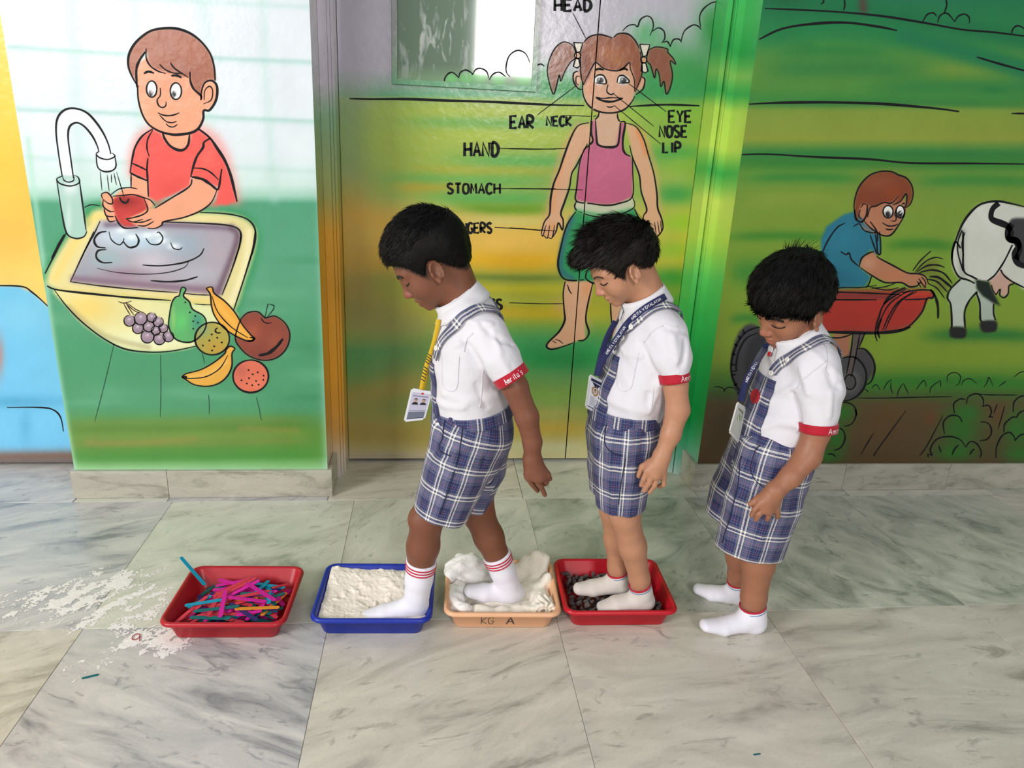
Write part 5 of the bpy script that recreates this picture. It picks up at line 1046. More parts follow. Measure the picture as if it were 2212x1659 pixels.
M_STRIPE_B = cloth_mat('blue_knit', rgb(110, 150, 190), .9)
M_THREAD = mat('white_thread', tuple(lin(rgb(235, 232, 232))), .7)
M_NAVYRIB = cloth_mat('navy_lanyard', rgb(34, 38, 84), .5)
M_YELRIB = cloth_mat('yellow_lanyard', rgb(206, 168, 34), .5)
M_BUTTON = mat('white_button', tuple(lin(rgb(235, 235, 230))), .3)
M_BUTRED = mat('red_button', tuple(lin(rgb(190, 20, 34))), .3)
M_HOLE = mat('button_hole', (.03, .03, .03), .8)
M_LASH = mat('lash', (.004, .003, .003), .6)
M_NAIL = mat('finger_nail', tuple(lin(rgb(206, 150, 130))), .35)
def plaid_material():
    M = bpy.data.materials.new('blue_plaid'); M.use_nodes = True
    N, L = M.node_tree.nodes, M.node_tree.links; b = N['Principled BSDF']
    uv = N.new('ShaderNodeUVMap'); uv.uv_map = 'UVMap'; sp = N.new('ShaderNodeSeparateXYZ'); L.new(uv.outputs['UV'], sp.inputs['Vector'])
    NV, WH, GR, BK, PK, LB = rgb(30, 36, 82), rgb(236, 232, 226), rgb(98, 102, 132), rgb(12, 12, 24), rgb(168, 100, 128), rgb(98, 116, 160)
    stops = [(0, NV), (.09, LB), (.105, NV), (.17, PK), (.182, NV), (.26, LB), (.275, NV), (.36, GR), (.42, BK), (.44, WH), (.505, NV), (.53, GR), (.55, NV), (.575, WH), (.64, BK), (.66, GR), (.80, PK), (.815, GR), (.90, BK), (.92, GR), (.97, NV)]
    outs = []
    for comp in ('X', 'Y'):
        ml = N.new('ShaderNodeMath'); ml.operation = 'MULTIPLY'; ml.inputs[1].default_value = 1 / 0.070; L.new(sp.outputs[comp], ml.inputs[0])
        fr = N.new('ShaderNodeMath'); fr.operation = 'FRACT'; L.new(ml.outputs[0], fr.inputs[0])
        cr = N.new('ShaderNodeValToRGB'); cr.color_ramp.interpolation = 'CONSTANT'
        e = cr.color_ramp.elements
        e[0].position = 0; e[0].color = (*lin(NV), 1); e[1].position = stops[-1][0]; e[1].color = (*lin(stops[-1][1]), 1)
        for p, c in stops[1:-1]: k = e.new(p); k.color = (*lin(c), 1)
        L.new(fr.outputs[0], cr.inputs['Fac']); outs.append(cr.outputs['Color'])
    sn = N.new('ShaderNodeMath'); sn.operation = 'MULTIPLY'; sn.inputs[1].default_value = 2 * math.pi / 0.0034; L.new(sp.outputs['Y'], sn.inputs[0])
    s2 = N.new('ShaderNodeMath'); s2.operation = 'SINE'; L.new(sn.outputs[0], s2.inputs[0])
    mr = N.new('ShaderNodeMapRange'); mr.inputs['From Min'].default_value = -.6; mr.inputs['From Max'].default_value = .6; mr.inputs['To Min'].default_value = .32; mr.inputs['To Max'].default_value = .68; L.new(s2.outputs[0], mr.inputs['Value'])
    mx = N.new('ShaderNodeMix'); mx.data_type = 'RGBA'; L.new(mr.outputs['Result'], mx.inputs['Factor']); L.new(outs[0], mx.inputs['A']); L.new(outs[1], mx.inputs['B'])
    L.new(mx.outputs['Result'], b.inputs['Base Color']); b.inputs['Roughness'].default_value = .75; b.inputs['Sheen Weight'].default_value = .1
    tc = N.new('ShaderNodeTexCoord'); nb = N.new('ShaderNodeTexNoise'); nb.inputs['Scale'].default_value = 26; nb.inputs['Detail'].default_value = 3; L.new(tc.outputs['Object'], nb.inputs['Vector'])
    bp = N.new('ShaderNodeBump'); bp.inputs['Strength'].default_value = .4; bp.inputs['Distance'].default_value = .006; L.new(nb.outputs['Fac'], bp.inputs['Height']); L.new(bp.outputs['Normal'], b.inputs['Normal'])
    return M
M_PLAID = plaid_material()
M_BROW = mat('soft_brow', tuple(lin(rgb(74, 50, 40))), .7)
M_SEAM = mat('navy_seam', tuple(lin(rgb(26, 30, 62))), .8)
# soft creases in the shirt cloth
nt_ = M_SHIRT.node_tree; bp_ = [n for n in nt_.nodes if n.type == 'BUMP'][0]; nz_ = nt_.nodes.new('ShaderNodeTexNoise'); nz_.noise_type = 'RIDGED_MULTIFRACTAL'
nz_.inputs['Scale'].default_value = 7.5; nz_.inputs['Detail'].default_value = 2.0; nz_.inputs['Distortion'].default_value = .6
nt_.links.new([n for n in nt_.nodes if n.type == 'TEX_COORD'][0].outputs['Object'], nz_.inputs['Vector'])
b2_ = nt_.nodes.new('ShaderNodeBump'); b2_.inputs['Strength'].default_value = .55; b2_.inputs['Distance'].default_value = .008
nt_.links.new(nz_.outputs['Fac'], b2_.inputs['Height']); nt_.links.new(bp_.outputs['Normal'], b2_.inputs['Normal']); nt_.links.new(b2_.outputs['Normal'], nt_.nodes['Principled BSDF'].inputs['Normal'])
# ================================================================ four plastic trays on the floor
def rrect(hw, hd, r, z, n=7):
    P = []
    for cx, cy, a0 in ((hw - r, hd - r, 0), (-hw + r, hd - r, 90), (-hw + r, -hd + r, 180), (hw - r, -hd + r, 270)):
        for k in range(n):
            a = math.radians(a0 + 90 * k / (n - 1)); P.append((cx + r * math.cos(a), cy + r * math.sin(a), z))
    return P
def tray_mesh(name):
    rings = [(.1215, .0975, .018, .0025), (.1235, .0995, .020, .0006), (.1250, .1010, .021, .0025), (.1375, .1135, .024, .0470), (.1455, .1215, .028, .0475), (.1505, .1265, .031, .0505), (.1512, .1272, .031, .0545), (.1490, .1250, .030, .0595), (.1455, .1215, .028, .0612), (.1415, .1175, .026, .0600), (.1385, .1145, .024, .0560), (.1255, .1015, .021, .0080), (.1225, .0985, .019, .0045)]
    V, F = [], []
    for q in rings: V += rrect(*q)
    n = 28
    for k in range(len(rings) - 1):
        for t in range(n): F.append((k * n + t, k * n + (t + 1) % n, (k + 1) * n + (t + 1) % n, (k + 1) * n + t))
    F.append(tuple(range(n - 1, -1, -1))); F.append(tuple((len(rings) - 1) * n + t for t in range(n)))
    me = bpy.data.meshes.new(name); me.from_pydata(V, [], F); me.update()
    bm = bmesh.new(); bm.from_mesh(me); bmesh.ops.recalc_face_normals(bm, faces=bm.faces); bm.to_mesh(me); bm.free()
    me.polygons.foreach_set('use_smooth', np.ones(len(me.polygons), bool)); return me
def plastic(name, c): return mat(name, tuple(lin(c)), .38, .45, noise=(14, .06), bump=(260, .12, .0008))
TRAYS = [('tray', (-.488, 1.650), -2.4, plastic('red_plastic', rgb(176, 22, 38)), 'red plastic tray heaped with coloured craft sticks'),
         ('tray', (-.132, 1.650), -2.6, plastic('blue_plastic', rgb(22, 46, 156)), 'blue plastic tray filled with white flour'),
         ('tray', (.199, 1.660), -2.8, plastic('peach_plastic', rgb(232, 178, 138)), 'peach plastic tray lined with cotton wool, marked KG A'),
         ('tray', (.506, 1.655), -1.8, plastic('red_plastic', rgb(190, 16, 36)), 'red plastic tray filled with dark grey stones')]
tray_obj = []
for nm, (x, y), a, m_, lb in TRAYS:
    t = tag(link(nm, tray_mesh(nm), m_), lb, 'tray'); t.location = (x, y, 0); t.rotation_euler = (0, 0, math.radians(a)); tray_obj.append(t)
def in_tray(k, u, v, z=0.0):
    x, y = TRAYS[k][1]; a = math.radians(TRAYS[k][2]); return np.array([x + u * math.cos(a) - v * math.sin(a), y + u * math.sin(a) + v * math.cos(a), z])
# KG A written in marker on the front of the peach tray
M_MARK = mat('marker_ink', (.02, .015, .02), .5)
def front_face(x, y): return (x, -.1135 - .00065 + (.047 - (.0395 - y)) / .0445 * .0125 * 1.0, .0395 - y)
def kg(s, x0, h, adv, w):
    o_ = stroke_text('marker_writing', s, lambda x, y: front_face(x0 + x, y), h, adv, w, M_MARK, None); o_.parent = tray_obj[2]
kg('KG', -.054, .025, .018, .0016); kg('A', .010, .025, .026, .0020); kg('A', .0122, .026, .026, .0012)

# ---------------------------------------------------------------- craft sticks in the first tray
def stick_mesh(L, w, t):
    P = []
    n = 5
    for sx in (1, -1):
        for k in range(n + 1):
            a = -math.pi / 2 + math.pi * k / n; P.append((sx * (L / 2 - w / 2 + w / 2 * math.cos(a)), sx * w / 2 * math.sin(a)))
    m_ = len(P); V = [(x, y, -t / 2) for x, y in P] + [(x, y, t / 2) for x, y in P]
    F = [tuple(range(m_ - 1, -1, -1)), tuple(range(m_, 2 * m_))] + [(k, (k + 1) % m_, m_ + (k + 1) % m_, m_ + k) for k in range(m_)]
    me = bpy.data.meshes.new('craft_stick'); me.from_pydata(V, [], F); me.update(); return me
STICK_COL = [('magenta', rgb(206, 28, 150), .30), ('coral red', rgb(206, 58, 78), .24), ('dark teal', rgb(22, 104, 108), .18), ('orange', rgb(230, 146, 44), .11), ('navy purple', rgb(48, 36, 104), .09), ('bright cyan', rgb(22, 150, 184), .08)]
def dusty(name, c):
    M = mat(name, tuple(lin(c)), .6, .3, noise=(180, .14)); return M
st_m = {}
for nm, c, _ in STICK_COL:
    me = stick_mesh(.108, .0112, .0016); me.materials.append(dusty(nm.replace(' ', '_') + '_stick_paint', c)); st_m[nm] = me
    me2 = stick_mesh(.062, .0112, .0016); me2.materials.append(me.materials[0]); st_m[nm + 's'] = me2
r5 = np.random.default_rng(11)
HW, HD, CELL = .122, .099, .003
hm = np.full((int(2 * HW / CELL) + 1, int(2 * HD / CELL) + 1), .0052)
names = [q[0] for q in STICK_COL]; pr = np.array([q[2] for q in STICK_COL]); pr /= pr.sum()
def put_stick(u, v, a, nm, short=False, zmax=.036):
    L = .062 if short else .108
    s = np.linspace(-L / 2, L / 2, 19); w = np.linspace(-.004, .004, 3)
    S, Wd = np.meshgrid(s, w, indexing='ij'); X = u + S * math.cos(a) - Wd * math.sin(a); Yy = v + S * math.sin(a) + Wd * math.cos(a)
    i = np.clip(((X + HW) / CELL).astype(int), 0, hm.shape[0] - 1); j = np.clip(((Yy + HD) / CELL).astype(int), 0, hm.shape[1] - 1)
    H = hm[i, j].max(1)
    lo_, hi_ = int(np.argmax(np.where(s < 0, H, -1))), int(np.argmax(np.where(s > 0, H, -1)))
    sl = (H[hi_] - H[lo_]) / (s[hi_] - s[lo_]); sl = np.clip(sl, -.32, .32)
    base = np.max(H - sl * s); z0 = base + .0010
    if z0 > zmax: return False
    zz = z0 + sl * s
    hm[i, j] = np.maximum(hm[i, j], (zz + .0009)[:, None])
    ob = bpy.data.objects.new('craft_stick', st_m[nm + ('s' if short else '')]); COL.objects.link(ob)
    p = in_tray(0, u, v, z0); ob.location = p; ob.rotation_euler = (r5.uniform(-.08, .08), -math.atan(sl), a + math.radians(TRAYS[0][2]))
    tag(ob, '%s wooden craft stick lying in the heap in the red tray' % nm, 'craft stick', nm + ' craft sticks in the red tray')
    return True
n_ok = 0
for k in range(3000):
    if n_ok >= 165: break
    u, v = r5.uniform(-.100, .112), r5.uniform(-.088, .080); a = r5.normal(.1, .75) if k % 3 else r5.uniform(0, math.pi)
    sh_ = r5.random() < .35; L = .062 if sh_ else .108
    eu, ev = abs(math.cos(a)) * L / 2 + .004, abs(math.sin(a)) * L / 2 + .004
    if abs(u) + eu > HW + .003 or abs(v) + ev > HD + .003: continue
    n_ok += put_stick(u, v, a, names[r5.choice(len(names), p=pr)], sh_, .016 + .00022 * n_ok * (.5 if (u < -.05 and v > .0) else 1))
for u, v, a, nm in [(-.062, -.028, .28, 'bright cyan'), (-.005, .030, .75, 'coral red'), (.005, .018, .65, 'magenta'), (.03, .0, .38, 'coral red'), (-.02, .035, .82, 'coral red'), (.03, -.02, -.14, 'magenta'), (.066, -.05, .15, 'orange'), (.062, .045, -.02, 'magenta'), (-.03, -.06, .2, 'dark teal'), (-.02, -.042, 1.75, 'magenta'), (.06, .01, -.6, 'magenta')]:
    put_stick(u, v, a, nm, False, .06)
# the one stick leaning over the back left corner
A_, B_ = on_plane(443, 1264, 1.715), on_plane(390, 1203, 1.752)
d_ = B_ - A_; me = stick_mesh(np.linalg.norm(d_) * 1.0, .0092, .0018); me.materials.append(st_m['bright cyan'].materials[0])
ob = tag(link('craft_stick', me), 'teal craft stick standing up out of the corner of the red tray', 'craft stick'); ob.location = (A_ + B_) / 2
ob.rotation_mode = 'QUATERNION'
xx = Vector(d_).normalized(); yy = Vector((.55, .8, .0)); yy = (yy - yy.dot(xx) * xx).normalized(); zz = xx.cross(yy)
ob.rotation_quaternion = Matrix((xx, yy, zz)).transposed().to_quaternion()
# broken splinter on the floor
p = on_floor(195, 1462); me = stick_mesh(.034, .0055, .0016); me.materials.append(st_m['dark teal'].materials[0])
ob = tag(link('craft_stick', me), 'broken dark teal splinter of craft stick on the marble floor', 'craft stick'); ob.location = (p[0], p[1], .0010); ob.rotation_euler = (0, 0, .35)
p = on_floor(1635, 1630); me = stick_mesh(.016, .003, .0012); me.materials.append(st_m['dark teal'].materials[0])
ob = tag(link('paper_scrap', me), 'tiny green paper scrap on the pale marble floor', 'scrap'); ob.location = (p[0], p[1], .0009); ob.rotation_euler = (0, 0, .1)

# ---------------------------------------------------------------- value noise for heaps
def vnoise(x, y, seed=0):
    xi, yi = np.floor(x).astype(int), np.floor(y).astype(int); fx, fy = x - xi, y - yi
    def h(a, b): return np.modf(np.abs(np.sin(a * 127.1 + b * 311.7 + seed * 74.7) * 43758.5453))[0]
    fx, fy = fx * fx * (3 - 2 * fx), fy * fy * (3 - 2 * fy)
    return (h(xi, yi) * (1 - fx) + h(xi + 1, yi) * fx) * (1 - fy) + (h(xi, yi + 1) * (1 - fx) + h(xi + 1, yi + 1) * fx) * fy
def fbm(x, y, o=5, seed=0):
    s, a = 0, .5
    for k in range(o): s = s + a * vnoise(x * 2 ** k, y * 2 ** k, seed + k); a *= .5
    return s
# flour bed
n1, n2 = 150, 122; U, V_ = np.meshgrid(np.linspace(-.134, .134, n1), np.linspace(-.110, .110, n2), indexing='ij')
z = .036 + .012 * np.exp(-((V_ - .085) / .05) ** 2) + .010 * fbm(U * 16 + 3, V_ * 16, 4, 2) + .006 * np.maximum(0, fbm(U * 60, V_ * 60, 3, 5) - .45) * 2 + .007 * np.exp(-((U + .12) / .03) ** 2)
z -= .010 * np.exp(-((U - .03) / .07) ** 2 - ((V_ + .03) / .045) ** 2)
z += .0022 * (fbm(U * 170, V_ * 170, 2, 9) - .4) + .003 * np.maximum(0, fbm(U * 110 + 7, V_ * 110, 2, 12) - .55) * 3
inner = .0135 * 0 + 1
lim_u, lim_v = .1265 + (z - .008) / .048 * .0120, .1025 + (z - .008) / .048 * .0120
su, sv = np.clip(U, -lim_u, lim_u), np.clip(V_, -lim_v, lim_v)
cr_ = .022; du, dv = np.maximum(np.abs(su) - (lim_u - cr_), 0), np.maximum(np.abs(sv) - (lim_v - cr_), 0); rr = np.hypot(du, dv); kf = np.where(rr > cr_, cr_ / np.maximum(rr, 1e-9), 1)
su = np.sign(su) * (np.abs(su) - du + du * kf); sv = np.sign(sv) * (np.abs(sv) - dv + dv * kf)
G = np.stack([su, sv, z], -1); top = G.reshape(-1, 3); i = np.arange(n1 * n2).reshape(n1, n2)
F = np.stack([i[:-1, :-1], i[1:, :-1], i[1:, 1:], i[:-1, 1:]], -1).reshape(-1, 4)
rim_ = np.concatenate([i[:, 0], i[-1, 1:], i[-2::-1, -1], i[0, -2:0:-1]]); base_ = top[rim_].copy(); base_[:, :2] *= .90; base_[:, 2] = .0085
nb0 = len(top); k = np.arange(len(rim_)); F2 = np.stack([rim_, nb0 + k, nb0 + (k + 1) % len(k), rim_[(k + 1) % len(k)]], 1)
M_FLOUR = mat('flour', tuple(lin(rgb(252, 241, 229))), .95, .1, bump=(900, .5, .0012), noise=(60, .04))
me = new_mesh('flour', np.concatenate([top, base_]), np.concatenate([F, F2]), True)
fl = tag(link('flour', me, M_FLOUR), 'bed of white flour with lumpy surface in the blue tray', 'flour', kind='stuff'); fl.location = tray_obj[1].location; fl.rotation_euler = tray_obj[1].rotation_euler
# flour trodden over the marble around the stick tray: thin crumbly patches
gs = .0022; X, Yv = np.meshgrid(np.arange(-1.30, -.46, gs), np.arange(1.30, 1.98, gs), indexing='ij')
sw = fbm(X * 5 + 1, Yv * 5, 3, 21)
dens = 1.0 * np.exp(-((X + .66) / .09) ** 2 - ((Yv - 1.54) / .055) ** 2) + .66 * np.exp(-((X + .80) / .17) ** 2 - ((Yv - 1.70) / .12) ** 2) + .56 * np.exp(-((X + 1.0) / .24) ** 2 - ((Yv - 1.72) / .10) ** 2) + .42 * np.exp(-((X + .78) / .08) ** 2 - ((Yv - 1.43) / .07) ** 2) + .40 * np.exp(-((X + .82) / .12) ** 2 - ((Yv - 1.84) / .06) ** 2)
ca, sa = math.cos(.9), math.sin(.9)
st_ = fbm((X * ca + Yv * sa) * 16 + 2 * sw, (-X * sa + Yv * ca) * 42, 5, 30); cl = fbm(X * 70, Yv * 70, 3, 41); sp_n = fbm(X * 210, Yv * 210, 2, 51)
val = dens * (.66 + 1.5 * (st_ - .45) * 1.6 + 1.3 * (cl - .45)) + .85 * (sp_n - .46) * np.clip(dens * 3, 0, 1)
mk = (val > .40)[:-1, :-1]
mk &= ~((np.abs(X[:-1, :-1] + .488) < .118) & (np.abs(Yv[:-1, :-1] - 1.65) < .095))
zz = .0006 + np.clip(val - .40, 0, .5) * .0016
Pn = np.stack([X, Yv, zz], -1).reshape(-1, 3); i = np.arange(X.size).reshape(X.shape)
F = np.stack([i[:-1, :-1], i[1:, :-1], i[1:, 1:], i[:-1, 1:]], -1)[mk]
u_, inv_ = np.unique(F.ravel(), return_inverse=True)
tag(link('flour_spill', new_mesh('flour_spill', Pn[u_], inv_.reshape(-1, 4), True), mat('trodden_flour', tuple(lin(rgb(240, 237, 234))), .9, .1, noise=(80, .06))), 'white flour spilled and smeared across the marble beside the red stick tray', 'flour', kind='stuff')
# red curl of thread in the flour
p = on_floor(294, 1378)
C_ = np.array([(p[0] + .008 * math.cos(t) * (1 + .1 * t / 6), p[1] + .011 * math.sin(t), .0035) for t in np.linspace(0, 6.6, 30)] + [(p[0] + .014, p[1] - .016, .003)])
Tn = np.gradient(C_, axis=0); Tn /= np.linalg.norm(Tn, axis=1)[:, None]; Sd = np.cross(Tn, (0, 0, 1)); 
o_ = sheet('red_thread', ribbon_grid(C_, Sd, .0016, 2), mat('red_thread', tuple(lin(rgb(170, 40, 40))), .7), None, .0012); tag(o_, 'small curl of red thread lying in the spilled flour', 'thread')

# ---------------------------------------------------------------- dark stones in the fourth tray
M_STONE = mat('basalt', tuple(lin(rgb(104, 97, 95))), .85, .3, noise=(90, .35), bump=(240, .6, .003))
M_STONER = mat('reddish_stone', tuple(lin(rgb(150, 74, 64))), .7, .4, noise=(60, .2), bump=(200, .4, .003))
r6 = np.random.default_rng(5); stones = []
for k in range(8):
    bm = bmesh.new(); bmesh.ops.create_icosphere(bm, subdivisions=2, radius=1.0)
    nr = [unit(r6.normal(size=3)) for _ in range(10)]; dd = [r6.uniform(.42, .70) for _ in nr]; sc = np.array([r6.uniform(.85, 1.25), r6.uniform(.75, 1.05), r6.uniform(.6, .85)])
    for v in bm.verts:
        p = np.array(v.co)
        for n_, q in zip(nr, dd):
            t = p @ n_
            if t > q: p = p - n_ * (t - q) * 1.0
        v.co = Vector(p * sc)
    bmesh.ops.dissolve_limit(bm, angle_limit=.10, verts=bm.verts, edges=bm.edges)
    me = bpy.data.meshes.new('stone'); bm.to_mesh(me); bm.free(); me.materials.append(M_STONE); stones.append(me)
FEET4 = [(.572, 1.555), (.53, 1.553), (.49, 1.552), (.455, 1.550), (.529, 1.645), (.49, 1.645), (.45, 1.645), (.415, 1.645)]
placed = []
for layer, (z0, n_, rmax) in enumerate(((.0150, 150, .0140), (.0290, 200, .0140))):
    for k in range(n_ * 12):
        if len(placed) > 250: break
        u, v = r6.uniform(-.116, .116), r6.uniform(-.092, .092); r = r6.uniform(.0100, rmax)
        w = in_tray(3, u, v); zz_ = z0 + r6.uniform(-.002, .004)
        if layer == 1 and min(math.hypot(w[0] - a, w[1] - b) for a, b in FEET4) < .030: continue
        if any((u - a) ** 2 + (v - b) ** 2 + (zz_ - c) ** 2 < (.70 * (r + q)) ** 2 for a, b, c, q in placed): continue
        placed.append((u, v, zz_, r))
for k, (u, v, zz_, r) in enumerate(placed[:250]):
    ob = bpy.data.objects.new('stone', stones[k % 8]); COL.objects.link(ob)
    ob.location = in_tray(3, u, v, zz_); ob.scale = (r, r, r); ob.rotation_euler = tuple(r6.uniform(0, 6.28, 3))
    tag(ob, 'small dark grey stone lying in the red tray under the feet', 'stone', 'dark stones in the red tray')
me = stones[2].copy(); me.materials.clear(); me.materials.append(M_STONER)
ob = tag(link('stone', me), 'single reddish stone lying between the socked feet in the red tray', 'stone'); ob.location = on_floor(1300, 1303, .030); ob.scale = (.012, .012, .010)

# ---------------------------------------------------------------- cotton wool in the third tray
M_COT = mat('cotton_wool', tuple(lin(rgb(240, 232, 218))), .95, .1, sss=.0, bump=(120, .5, .004), noise=(22, .04), sheen=.4)
M_COTW = mat('white_cotton_wool', tuple(lin(rgb(246, 243, 240))), .95, .1, bump=(120, .5, .004), noise=(22, .03), sheen=.4)
def puff(P, f1, a1, sd):
    q = P * f1; return a1 * (np.sin(q[:, 0] + 1.7 * np.sin(q[:, 1] * 1.3 + sd)) * np.sin(q[:, 1] + 1.5 * np.sin(q[:, 2] * 1.1 + sd * 2)) * np.sin(q[:, 2] + 1.3 * np.sin(q[:, 0] * .9 + sd)))
def cotton(name, label, prims, m_, sd, h=.0028, amp=(.004, .0016)):
    f = Field(); lo_, hi_ = np.full(3, 9.), np.full(3, -9.)
    for p in prims:
        if len(p) == 2: f.ell(p[0], p[1], None, .012); r_ = np.max(p[1]); lo_ = np.minimum(lo_, np.array(p[0]) - r_); hi_ = np.maximum(hi_, np.array(p[0]) + r_)
        else: f.cone(p[0], p[1], p[2], p[3], .012 if p[2] > .01 else .0015); r_ = max(p[2], p[3]); lo_ = np.minimum(lo_, np.minimum(p[0], p[1]) - r_); hi_ = np.maximum(hi_, np.maximum(p[0], p[1]) + r_)
    c = (lo_ + hi_) / 2
    f.disp(lambda P: puff(P, 62, amp[0] * 1.5, sd) + puff(P, 170, amp[1] * .6, sd + 1), c, 1.0)
    f.plane((0, 0, .0062), (0, 0, -1))
    V, F = f.mesh(lo_ - .012, hi_ + .012, h, 1)
    return tag(link(name, new_mesh(name, V, F, True), m_), label, 'cotton')
T3 = lambda u, v, z: in_tray(2, u, v, z)
cotton('cotton_wad', 'fluffy white cotton wad bulging over the back corner of the peach tray', [(T3(-.118, .080, .055), (.036, .034, .034)), (T3(-.085, .085, .064), (.040, .034, .034)), (T3(-.050, .075, .054), (.034, .030, .030)), (T3(-.135, .055, .050), (.022, .028, .026)), (T3(-.02, .065, .040), (.030, .024, .024)), (T3(-.08, .06, .03), (.05, .03, .03))], M_COTW, 1.0, amp=(.006, .002))
cotton('cotton_wad', 'folded white cotton pad upright against the end of the peach tray beside the blue tray', [(T3(-.128, -.02, .036), (.014, .045, .030)), (T3(-.118, -.055, .032), (.020, .032, .028)), (T3(-.112, .01, .030), (.018, .040, .028)), (T3(-.098, -.078, .030), (.024, .022, .024))], M_COTW, 2.2)
cotton('cotton_wad', 'flat cotton wool bed under the sock in the peach tray', [(T3(0, 0, .008), (.115, .09, .016)), (T3(-.06, -.075, .020), (.050, .024, .022)), (T3(.0, -.080, .022), (.055, .020, .020)), (T3(.05, -.07, .018), (.05, .028, .020)), (T3(-.03, .02, .012), (.07, .05, .014))], M_COT, 3.1)
cotton('cotton_wad', 'cream cotton wool sheet rising above the rim at the back of the peach tray', [(T3(.085, .085, .035), T3(.105, .092, .098), .024, .018), (T3(.05, .088, .030), T3(.075, .095, .078), .022, .016), (T3(.110, .07, .030), T3(.122, .080, .090), .022, .014), (T3(.118, .03, .030), T3(.128, .035, .062), .022, .014), (T3(.09, .04, .022), (.045, .05, .026)), (T3(.108, -.01, .024), (.026, .045, .028))], M_COT, 4.0, amp=(.003, .001))
# rolled end: a spiral of cotton
C0 = T3(.108, -.072, .043); sp_ = []
for k in range(26):
    t = k / 25 * 2.3 * 2 * math.pi; r = .006 + .019 * k / 25; sp_.append((t, r))
prim = []
for (t0, r0), (t1, r1) in zip(sp_[:-1], sp_[1:]):
    for y0, y1 in ((0, .03),):
        a = C0 + np.array([r0 * math.cos(t0) * 1.15, -.014, r0 * math.sin(t0) * .92]); b_ = C0 + np.array([r1 * math.cos(t1) * 1.15, .02, r1 * math.sin(t1) * .92])
        prim.append((a, b_, .0042, .0042))
prim.append((C0 + np.array([0, .022, -.004]), (.022, .014, .018))); prim.append((C0 + np.array([-.045, .006, -.012]), (.04, .018, .014)))
cotton('cotton_wad', 'rolled cream cotton wool with a coiled end in the peach tray', prim, M_COT, 5.0, .0022, amp=(.0015, .0008))
# ================================================================ the three schoolboys
def rot_z(a): ca, sa = math.cos(a), math.sin(a); return np.array([[ca, -sa, 0], [sa, ca, 0], [0, 0, 1.0]])
def head_frame(pitch, yaw, roll):
    """columns: forward, left, up of a head that faces -X; yaw>0 turns the face towards the camera"""
    p = pitch
    F, U = np.array([-math.cos(p), 0, -math.sin(p)]), np.array([-math.sin(p), 0, math.cos(p)])
    Lf = np.cross(U, F)
    R = np.stack([F, Lf, U], 1)
    Rr = np.array([[1, 0, 0], [0, math.cos(roll), -math.sin(roll)], [0, math.sin(roll), math.cos(roll)]])
    return rot_z(yaw) @ R @ Rr

HAIRLINE = {  # height of the hair edge over the head's forward coordinate
 'short': [(-.12, -.060), (-.08, -.066), (-.050, -.062), (-.030, -.034), (-.016, -.006), (.000, .004), (.014, -.006), (.024, -.022), (.034, -.008), (.044, .014), (.058, .030), (.075, .040), (.12, .046)],
 'tousled': [(-.12, -.040), (-.08, -.044), (-.050, -.042), (-.030, -.028), (-.016, -.004), (.000, .004), (.014, -.006), (.026, -.026), (.036, -.008), (.044, .012), (.058, .034), (.075, .046), (.12, .054)],
 'bowl': [(-.12, -.040), (-.08, -.050), (-.050, -.040), (-.030, -.022), (-.016, -.004), (.000, .002), (.014, -.008), (.026, -.004), (.040, .012), (.055, .020), (.075, .026), (.12, .028)]}

